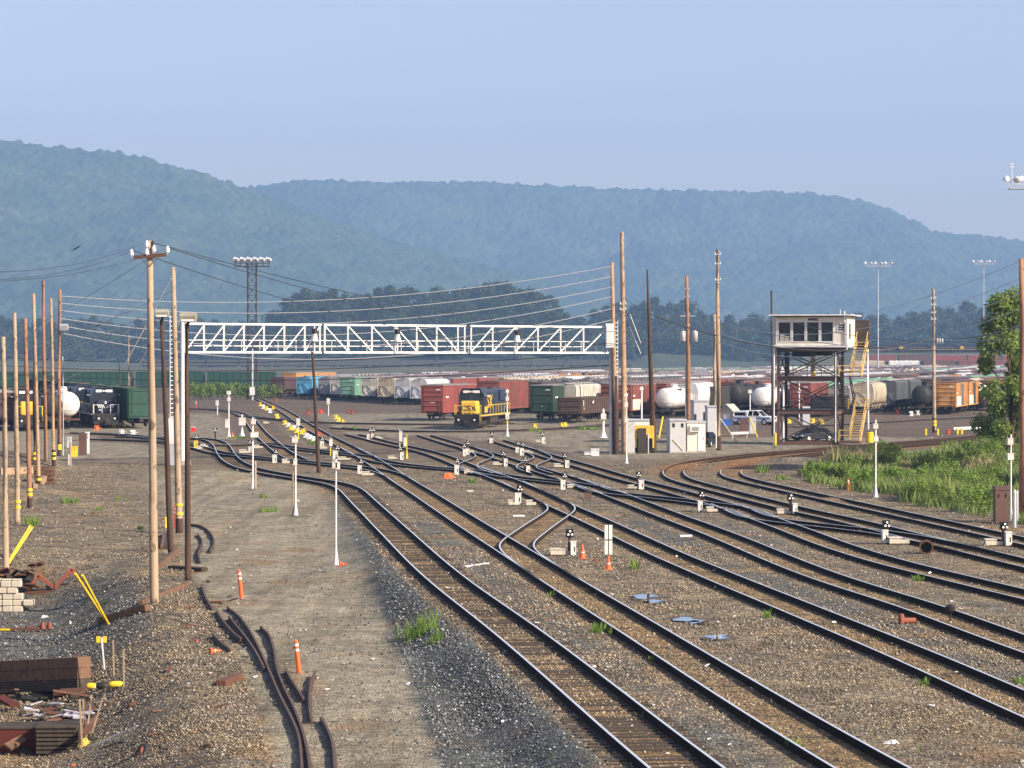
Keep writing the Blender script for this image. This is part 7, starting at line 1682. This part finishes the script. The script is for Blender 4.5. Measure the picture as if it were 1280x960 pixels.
TUFT = [(524,795,46,34,'tallest bright weed clump on the stone shoulder beside the first track'),(540,806,22,20,'small weed clump at the lower side of the tallest one'),(747,790,24,16,'bright weed clump left of the third track'),(692,745,14,8,'small weed clump on the second track rail'),(765,793,12,10,'low weed right of the bright clump on the third track'),(815,827,10,8,'tiny weed beside the third track'),(962,772,14,16,'weed beside the fourth track near the puddles'),(992,935,26,16,'weed clump on the third track near the bottom edge'),(793,712,14,18,'thin weed right of the tall marker boards'),(1054,740,10,8,'tiny weed between fourth and fifth tracks'),(1159,858,12,14,'thin weed against the fourth track at the right'),(1272,854,16,10,'weed on the fourth track at the right edge'),(1148,726,16,9,'low pale weed beside the fifth track'),(591,604,14,10,'weed clump beside the striped dwarf signal'),(92,629,26,10,'green weed patch in the middle of the left dirt'),(40,657,26,16,'weed clump at the foot of the banded tan left pole'),(335,640,26,9,'yellow green weed patch beside the service road mast'),(327,622,18,5,'low weed patch above the service road mast'),(176,663,9,8,'small dark weed left of the banded tan pole'),(132,757,10,8,'dark weed on the pit slope, right one'),(106,754,10,6,'dark weed on the pit slope, left one'),(443,538,10,7,'dark weed in the open dirt below the white hopper'),(393,556,18,9,'weed patch behind the dark leaning pole'),(738,537,34,5,'flat bright grass patch left of the white signal post'),(670,539,24,4,'flat grass patch right of the banded signal mast'),(955,590,24,12,'weed clump between the hooked tracks and the brush'),(978,600,20,8,'pale weed strip left of the brush'),(150,625,18,6,'faint weed patch right of the middle weed patch'),(300,548,30,4,'flat grass strip at the lot edge'),(124,638,16,6,'faint low weeds left of the tallest near pole')]
for k, (px, py, w, h, lab) in enumerate(TUFT):
    c = G(px, py); s = c.y/F; rg = random.Random(k+3); mb = MB(); rad = w*s/2
    for j in range(max(4, int(w/2.5))): blades(mb, (rg.gauss(0,.45)*rad, rg.gauss(0,.6)*max(rad,.4), 0), 9, rad*.28, max(.12, h*s)*rg.uniform(.6,1), max(.012, .5*s), .45, rg)
    mb.v = [(x, y, z+float(hgt(c.x+x, c.y+y))-c.z) for x, y, z in mb.v] if rad < 3 else mb.v
    tag(mb.build('weed_clump', M['leaf_bright'] if k not in (19, 20, 18) else M['leaf_dark'], None, c), lab, 'weed clump')
# brush field at the right
PB = [GZ(*p) for p in ((1002,601),(1012,594),(1040,585),(1080,578),(1130,572),(1180,567),(1240,560),(1330,556),(1420,560),(1420,680),(1290,660),(1245,648),(1195,640),(1150,634),(1095,619),(1050,611))]
PBx = np.array([p.x for p in PB]); PBy = np.array([p.y for p in PB])
def inpoly(x, y):
    c = False; j = len(PBx)-1
    for i in range(len(PBx)):
        if (PBy[i] > y) != (PBy[j] > y) and x < (PBx[j]-PBx[i])*(y-PBy[i])/(PBy[j]-PBy[i])+PBx[i]: c = not c
        j = i
    return c
rg = random.Random(11); gm = MB(); dm = MB(); cnt = 0
while cnt < 5200:
    y = PBy.min()+(PBy.max()-PBy.min())*rg.random()**1.35; x = rg.uniform(PBx.min(), PBx.max())
    if not inpoly(x, y): continue
    cnt += 1; v = float(vnoise(x, y, 5, 9)); v2 = float(vnoise(x, y, 11, 4)); z = float(hgt(x, y))
    dry = v2 > .60 and y > 205
    h = (.35+1.15*v**1.5)*(1.0 if not dry else .9)
    blades(dm if dry else gm, (x, y, z), 9, .5, h, .03 if y < 190 else .05, .35, rg)
tag(gm.build('brush_grass', M['grass_green']), kind='stuff'); tag(dm.build('dry_brush_grass', M['grass_dry']), kind='stuff')
def bush(label, px, py, wpx, hpx, mat, n=1500, name='bush', pos=None):
    c = G(px, py) if pos is None else Vector(pos); s = c.y/F; w, h = wpx*s, hpx*s; rg = random.Random(int(px*13+py)); t = thing(name, label, 'bush', c)
    bl = [(rg.gauss(0,.26)*w, rg.gauss(0,.26)*w, h*rg.uniform(.25,.8), rg.uniform(.12,.26)*min(w, h)*1.2) for _ in range(16)]
    mb = MB(); leaves(mb, bl, n, max(.08, 1.7*s), rg); mb.build('foliage', M[mat], t)
    mb = MB(); [mb.bar((0,0,-.1), (bl[k][0], bl[k][1], bl[k][2]), .05, .05) for k in range(6)]; mb.build('stems', M['bark'], t)
for k, (px, py, w, h, mt, lab) in enumerate(((1103,585,48,30,'leaf_tree','rounded dark green bush at the top of the brush near the barrel'),(1075,590,34,18,'leaf_tree','low dark bush left of the rounded one'),(1040,602,40,20,'leaf_bright','bright low bush at the left tip of the brush'),(1075,612,36,24,'leaf_bright','light green bush beside the orange and white marker post'),(1125,619,40,24,'leaf_tree','mid green bush behind the brush signal mast'),(1185,600,46,24,'leaf_bright','leafy bright bush in the middle of the brush'),(1210,585,50,22,'leaf_tree','olive green bush on the upper right of the brush'),(1160,628,40,26,'leaf_bright','light bush at the front of the brush'),(1195,634,42,28,'leaf_tree','darker leafy bush at the front of the brush'),(1228,640,40,34,'leaf_bright','tall light green bush left of the big brown cabinet'),(1255,600,40,44,'leaf_tree','tall bush in front of the leafy tree trunk'),(1247,574,36,26,'leaf_tree','upper bush at the foot of the leafy tree'),(1275,625,30,40,'leaf_dark','dark bush behind the right edge pole'),(1022,596,30,16,'leaf_bright','smallest bright bush at the very tip of the brush'),(1058,603,34,20,'leaf_tree','mid green bush between the bright tip bush and the marker post'),(1100,606,38,20,'leaf_bright','bright bush left of the brush signal mast'),(1142,610,44,22,'leaf_bright','wide bright bush right of the brush signal mast'),(1165,588,46,20,'leaf_tree','olive bush in the upper middle of the brush'),(1210,618,48,28,'leaf_bright','broad bright bush behind the front row of the brush'),(1235,610,40,30,'leaf_tree','olive bush left of the white mast near the cabinet'),(1240,556,46,26,'leaf_bright','bright bush at the end of the white guard rail'),(1225,575,40,20,'leaf_bright','bright bush below the guard rail end'))):
    bush(lab, px, py, w*1.25, h*1.2, mt)
# leafy tree at the right edge
def tree(label, base, h, w, n, leafsz, mat, seed, name='leafy_tree', group=None, trunk=True, nb=26):
    rg = random.Random(seed); t = thing(name, label, 'tree', base, 0, group)
    bl = []
    for _ in range(nb):
        z = rg.uniform(.22, .97); rr_ = w*.5*math.sin(math.pi*min(1, max(.12, (z-.05)/.95))**.8)**.7
        a = rg.uniform(0, 6.283); d = rr_*rg.uniform(.25, .95); bl.append((d*math.cos(a), d*math.sin(a), z*h, w*rg.uniform(.09,.18)))
    mb = MB(); leaves(mb, bl, n, leafsz, rg); mb.build('crown', M[mat] if isinstance(mat, str) else mat, t)
    mb = MB(); mb.tube([(0,0,-.3),(0.05*w,0,h*.3),(0,.03*w,h*.6),(0,0,h*.85)], [w*.035,w*.028,w*.018,w*.008], 8)
    for b_ in bl[::2]: mb.tube([(0,0,max(.15*h, b_[2]-.25*h)), (b_[0]*.5, b_[1]*.5, b_[2]-.08*h), (b_[0], b_[1], b_[2])], [w*.012,w*.009,w*.004], 5)
    mb.build('trunk', M['bark'], t); return t
Yt = 205.0; b = Vector(((1262-640)/F*Yt, Yt, float(hgt((1262-640)/F*Yt, Yt))))
tree('leafy green tree rising at the right edge behind the thick pole', b, zat(1270, 360, Yt)-b.z, 5.5, 11000, .18, 'leaf_tree', 4, nb=46)
b = Vector(((1305-640)/F*212, 212, 0)); tree('second leafy tree cut off by the right edge of the picture', b, 12.5, 7.0, 9000, .19, 'leaf_tree', 9, nb=46)
# distant woods: each tree its own object, on a low rise behind the yard
M['leaf_far'] = leafmat('far_leaf', (0.014,0.034,0.010), (0.034,0.062,0.016), (0.06,0.085,0.026), .03, 0.15)
M['leaf_far2'] = leafmat('far_leaf_light', (0.024,0.048,0.014), (0.05,0.08,0.024), (0.08,0.10,0.036), .03, 0.15)
protos = []
for k in range(5):
    t = tree('proto', (0,0,0), 1.0, .85+.12*(k % 3), 1300, .050, 'leaf_far' if k % 2 == 0 else 'leaf_far2', 50+k, 'woodland_tree', nb=24); protos.append(t)
SKY = {  # picture outline of the woods: (px, top y), depth, base height
 'clump': ([(335,392),(350,380),(362,370),(400,364),(430,366),(445,370),(470,360),(500,357),(520,362),(545,358),(575,364),(600,356),(625,353),(650,360),(672,366),(690,374),(705,388)], 2300),
 'right': ([(712,398),(735,388),(760,384),(785,382),(812,374),(840,378),(866,374),(880,390),(920,396),(960,392),(1000,398),(1060,392),(1100,396),(1150,392),(1180,384),(1210,378),(1240,382),(1270,392),(1330,396)], 2500),
 'left': ([(-60,392),(0,398),(60,402),(110,396),(150,404),(200,398),(250,404),(300,400),(345,402)], 2600),
}
def woods(key, layers, lab, grp):
    pts, Y0 = SKY[key]; xs = [p[0] for p in pts]; ys = [p[1] for p in pts]; rg = random.Random(len(key))
    for li, (dy, frac, st) in enumerate(layers):
        px = xs[0]+rg.uniform(0, st)
        while px < xs[-1]:
            Y = Y0+dy+rg.uniform(-40, 40); ty = np.interp(px, xs, ys); top = zat(px, YH-(YH-ty)*frac+rg.uniform(-3, 5), Y)
            h = rg.uniform(19, 27); base = max(-1.0, top-h)
            src = protos[rg.randrange(5)]; o = src.copy(); COL.objects.link(o); o.location = ((px-640)/F*Y, Y, base-.5)
            sc = h*rg.uniform(.95, 1.1); o.scale = (sc*rg.uniform(.9,1.25), sc*rg.uniform(.9,1.25), h+.5); o.rotation_euler = (0, 0, rg.uniform(0, 6.28))
            tag(o, lab, 'tree', grp)
            for ch in src.children: c2 = ch.copy(); COL.objects.link(c2); c2.parent = o
            px += st*rg.uniform(.75, 1.25)
woods('clump', ((60, 1.0, 13), (0, .80, 13), (-60, .58, 14), (-130, .36, 15)), 'dark woodland tree in the rounded wood behind the signal bridge', 'trees of the wood behind the signal bridge')
woods('right', ((60, 1.0, 17), (-20, .72, 17), (-110, .42, 18)), 'woodland tree in the belt behind the lookout tower and far yard', 'trees of the belt behind the lookout tower')
woods('left', ((40, 1.0, 17), (-40, .62, 18), (-120, .35, 18)), 'woodland tree in the belt behind the left pole cluster', 'trees of the belt behind the left poles')
for t in protos:
    for ch in list(t.children): bpy.data.objects.remove(ch)
    bpy.data.objects.remove(t)
# low rises that carry the woods
m, nt, b = newmat('woodland_floor'); P_ = geopos(nt); nt.links.new(ramp(nt, noise(nt, P_, .02, 4), [(.3,(.03,.045,.018)),(.7,(.06,.075,.03))]), b.inputs[0]); b.inputs['Roughness'].default_value = .95; M['wfloor'] = m
for key, dy in (('clump', 110), ('right', 110), ('left', 90)):
    pts, Y0 = SKY[key]; mb = MB(); Y1 = Y0+dy; n = 60; xs = np.linspace(pts[0][0]-25, pts[-1][0]+25, n); vs = []
    for px in xs:
        top = max(0, zat(px, np.interp(px, [p[0] for p in pts], [p[1] for p in pts]), Y1)-27)*(1-abs((px-xs.mean())/(xs[-1]-xs[0])*2)**6)
        for j, f in enumerate((0, .3, .62, .85, 1.0, .6, 0)): vs.append(((px-640)/F*Y1, Y1-330+j*80, -.2+top*f*.9))
    mb.add(vs, [(i*7+j, (i+1)*7+j, (i+1)*7+j+1, i*7+j+1) for i in range(n-1) for j in range(6)]); mb.sm = [True]*len(mb.f)
    tag(mb.build('terrain', M['wfloor']), kind='structure')
# green brush behind the left service lot, in front of the far green train
rg = random.Random(77)
for k in range(16):
    px = 236+k*7.2; Y = 600+rg.uniform(-20, 40); c = ((px-640)/F*Y, Y, 0)
    bush('pale green brush bush between the service lot and the far green train', px, 495, 17, rg.uniform(13, 24), 'leaf_tree' if k % 2 else 'leaf_bright', 300, 'bush', c)
for o in S.objects:
    if o.get('label', '').startswith('pale green brush bush'): o['group'] = 'brush bushes behind the service lot'

# sparse low weeds along the track edges, nobody could count them
rg = random.Random(91); wm = MB(); wd = MB(); tries = 0
for _ in range(1500):
    k_ = rg.choice('CDEFGHA'); P = CL[k_]; P = P[(P[:,1] > 50) & (P[:,1] < 230) & (np.abs(P[:,0]) < .21*P[:,1])]; i = rg.randrange(len(P)-1); dv_ = P[i+1]-P[i]
    off = rg.choice((-1, 1))*rg.uniform(.95, 2.6)*(1 if rg.random() < .8 else .3); x, y = P[i,0]+dv_[1]*off, P[i,1]-dv_[0]*off
    if vnoise(x, y, 4.5, 51) < .56 or rg.random() < .35: continue
    blades(wm if rg.random() < .45 else wd, (x, y, float(hgt(x, y))), 6, .12, rg.uniform(.06, .20), .008, .6, rg)
tag(wm.build('sparse_grass', M['grass_green']), kind='stuff'); tag(wd.build('sparse_dry_grass', M['grass_dry']), kind='stuff')
# ------------------------------------------------------------------ loose ballast stones, too many to count
rn = np.random.default_rng(3)
PUD = [(G(px, py).x, G(px, py).y, w*G(px, py).y/F) for px, py, w in ((805, 747, 15), (817, 753, 10), (858, 776, 16), (897, 797.5, 14), (868, 779, 9))]
def stones(n, y0, y1, size, pw, seed, greyz=False):
    rn = np.random.default_rng(seed); ys = y0+(y1-y0)*rn.random(n)**pw
    xs = ys*rn.uniform(-.235, .25, n); d = np.interp(ys, _AY, _AX)-xs
    ii = np.clip(np.searchsorted(YY, ys), 0, NR-1)
    dt = dist_tracks(xs, ys)
    xrr = np.interp(ys, ry[o_], rx[o_]); hww = np.interp(ys, [55, 90, 130, 220], [1.7, 2.6, 4.2, 6.5])
    keep = np.where(np.abs(xs-xrr) < hww, rn.random(n) < .07, True) & ((np.abs(dt-.7525) > .12)) & (np.where(dt < .7, rn.random(n) < .55, True))
    keep &= rn.random(n) < np.clip(.25+1.6*(vnoise(xs, ys, 3.1, 21)*.6+vnoise(xs, ys, 9.0, 22)*.6-.35), .12, 1)
    pd_ = pitdepth(xs, ys); sh_ = (d > 1.5) & (d < 5.2) & (ys < 170)
    gz = sh_ | ((pd_ > .12) & (ys > 96) & (rn.random(n) < .9))
    keep &= gz if greyz else ~gz
    for (qx, qy, qr) in PUD: keep &= ((xs-qx)/qr)**2+((ys-qy)/(qr*2.2))**2 > 1.5
    xs, ys, dt = xs[keep], ys[keep], dt[keep]; k = len(xs); s = size*(.55+.9*rn.random(k)**2)
    z = hgt(xs, ys)+np.where(dt > 1.9, .02, 0)
    base = np.array([(1,0,0),(-1,0,0),(0,1,0),(0,-1,0),(0,0,1),(0,0,-1)], float)*(1, 1, .75)
    V = base[None]*(1+.35*(rn.random((k, 6, 1))-.5))+.25*(rn.random((k, 6, 3))-.5)
    a = rn.random(k)*6.28; ca_, sa_ = np.cos(a)[:,None], np.sin(a)[:,None]
    X = V[...,0]*ca_-V[...,1]*sa_; Y_ = V[...,0]*sa_+V[...,1]*ca_
    V = np.stack([X*s[:,None]+xs[:,None], Y_*s[:,None]+ys[:,None], V[...,2]*s[:,None]+z[:,None]+s[:,None]*.25], -1).reshape(-1, 3)
    fa = np.array([(0,2,4),(2,1,4),(1,3,4),(3,0,4),(2,0,5),(1,2,5),(3,1,5),(0,3,5)])
    Fc = (fa[None]+np.arange(k)[:,None,None]*6).reshape(-1, 3)
    return V, Fc
def stone_obj(name, parts, mat):
    off = 0; Vs = []; Fs = []
    for V, Fc in parts: Vs.append(V); Fs.append(Fc+off); off += len(V)
    V = np.concatenate(Vs); Fc = np.concatenate(Fs); me = bpy.data.meshes.new(name)
    me.vertices.add(len(V)); me.vertices.foreach_set('co', V.astype(np.float32).ravel())
    me.loops.add(Fc.size); me.loops.foreach_set('vertex_index', Fc.ravel().astype(np.int32))
    me.polygons.add(len(Fc)); me.polygons.foreach_set('loop_start', np.arange(0, Fc.size, 3, dtype=np.int32)); me.polygons.foreach_set('loop_total', np.full(len(Fc), 3, dtype=np.int32))
    me.update(); me.materials.append(mat); o = bpy.data.objects.new(name, me); COL.objects.link(o); return tag(o, kind='stuff')
m, nt, b = newmat('ballast_stone'); P_ = geopos(nt); g = N(nt, 'ShaderNodeNewGeometry').outputs['Random Per Island']
c1 = ramp(nt, g, [(0.0, (.07,.06,.05)), (.25, (.14,.115,.09)), (.5, (.22,.175,.125)), (.72, (.28,.215,.14)), (.9, (.38,.33,.26)), (1.0, (.55,.51,.45))])
big = noise(nt, P_, .22, 5, .65); tint = ramp(nt, big, [(.36, (.52,.55,.58)), (.48, (.86,.86,.86)), (.58, (1.0,.95,.86)), (.7, (1.12,.96,.76))])
nt.links.new(mixc(nt, 1.0, c1, tint, 'MULTIPLY'), b.inputs[0]); b.inputs['Roughness'].default_value = .9; b.inputs['Specular IOR Level'].default_value = .2
stone_obj('ballast_stones', [stones(215000, 50, 85, .030, 1.0, 3), stones(135000, 78, 130, .038, 1.0, 4), stones(50000, 125, 230, .05, 1.0, 5)], m)
m2, nt, b = newmat('dark_ballast_stone'); g = N(nt, 'ShaderNodeNewGeometry').outputs['Random Per Island']
nt.links.new(ramp(nt, g, [(0.0, (.045,.048,.05)), (.5, (.10,.104,.103)), (.85, (.165,.17,.165)), (1.0, (.45,.45,.44))]), b.inputs[0]); b.inputs['Roughness'].default_value = .9; b.inputs['Specular IOR Level'].default_value = .2  # grey stones, kept dark to paint shade on shoulder and pit slope
stone_obj('shaded_grey_ballast_stones', [stones(260000, 50, 90, .034, 1.0, 13, True), stones(160000, 85, 175, .042, 1.0, 14, True)], m2)
# ------------------------------------------------------------------ sky, sun, haze, camera
SUN_AZ, SUN_EL = 121.0, 31.0
w = bpy.data.worlds.new('World'); S.world = w; w.use_nodes = True; nt = w.node_tree
bg = nt.nodes['Background']; sk = nt.nodes.new('ShaderNodeTexSky'); sk.sky_type = 'NISHITA'; sk.sun_disc = False
sk.sun_elevation = R(SUN_EL); sk.sun_rotation = R(SUN_AZ); sk.air_density = 1.0; sk.dust_density = 1.2; sk.ozone_density = 2.0; sk.altitude = 100
tn = nt.nodes.new('ShaderNodeMix'); tn.data_type = 'RGBA'; tn.blend_type = 'MULTIPLY'; tn.inputs[0].default_value = 1.0; tn.inputs[7].default_value = (1.38, 1.08, 1.07, 1)
nt.links.new(sk.outputs[0], tn.inputs[6]); nt.links.new(tn.outputs[2], bg.inputs[0]); bg.inputs[1].default_value = 0.09
su = bpy.data.lights.new('sun', 'SUN'); su.energy = 4.6; su.angle = R(0.55); su.color = (1.0, 0.89, 0.72)
so = bpy.data.objects.new('sun', su); COL.objects.link(so)
dv = Vector((math.sin(R(SUN_AZ))*math.cos(R(SUN_EL)), math.cos(R(SUN_AZ))*math.cos(R(SUN_EL)), math.sin(R(SUN_EL))))
so.rotation_euler = dv.to_track_quat('Z', 'Y').to_euler(); so.location = (60, -40, 80)
mb = MB(); mb.bb(-8000, 8000, -60, 9600, -4.0, 760)
m, nt, b = newmat('haze_air'); nt.nodes.remove(b); pv = nt.nodes.new('ShaderNodeVolumePrincipled')
pv.inputs['Color'].default_value = (0.36, 0.60, 1.0, 1); pv.inputs['Density'].default_value = 0.000148; pv.inputs['Anisotropy'].default_value = 0.1
nt.links.new(pv.outputs[0], nt.nodes['Material Output'].inputs['Volume'])
tag(mb.build('haze', m), kind='stuff')
cam = bpy.data.cameras.new('camera'); co_ = bpy.data.objects.new('camera', cam); COL.objects.link(co_)
co_.location = (0, 0, H); co_.rotation_euler = (math.pi/2-PT, 0, 0)
cam.sensor_width = 36; cam.lens = F/1280*36; cam.clip_start = 0.5; cam.clip_end = 30000
S.camera = co_
S.view_settings.view_transform = 'Standard'; S.view_settings.look = 'None'; S.view_settings.gamma = 1; S.view_settings.exposure = 0.97
S.view_settings.use_curve_mapping = False
S.render.engine = 'CYCLES'
cy = S.cycles; cy.max_bounces = 4; cy.diffuse_bounces = 2; cy.glossy_bounces = 2; cy.transmission_bounces = 2; cy.volume_bounces = 0; cy.transparent_max_bounces = 8
cy.use_denoising = True; cy.caustics_reflective = False; cy.caustics_refractive = False
try: cy.denoiser = 'OPENIMAGEDENOISE'
except Exception: pass
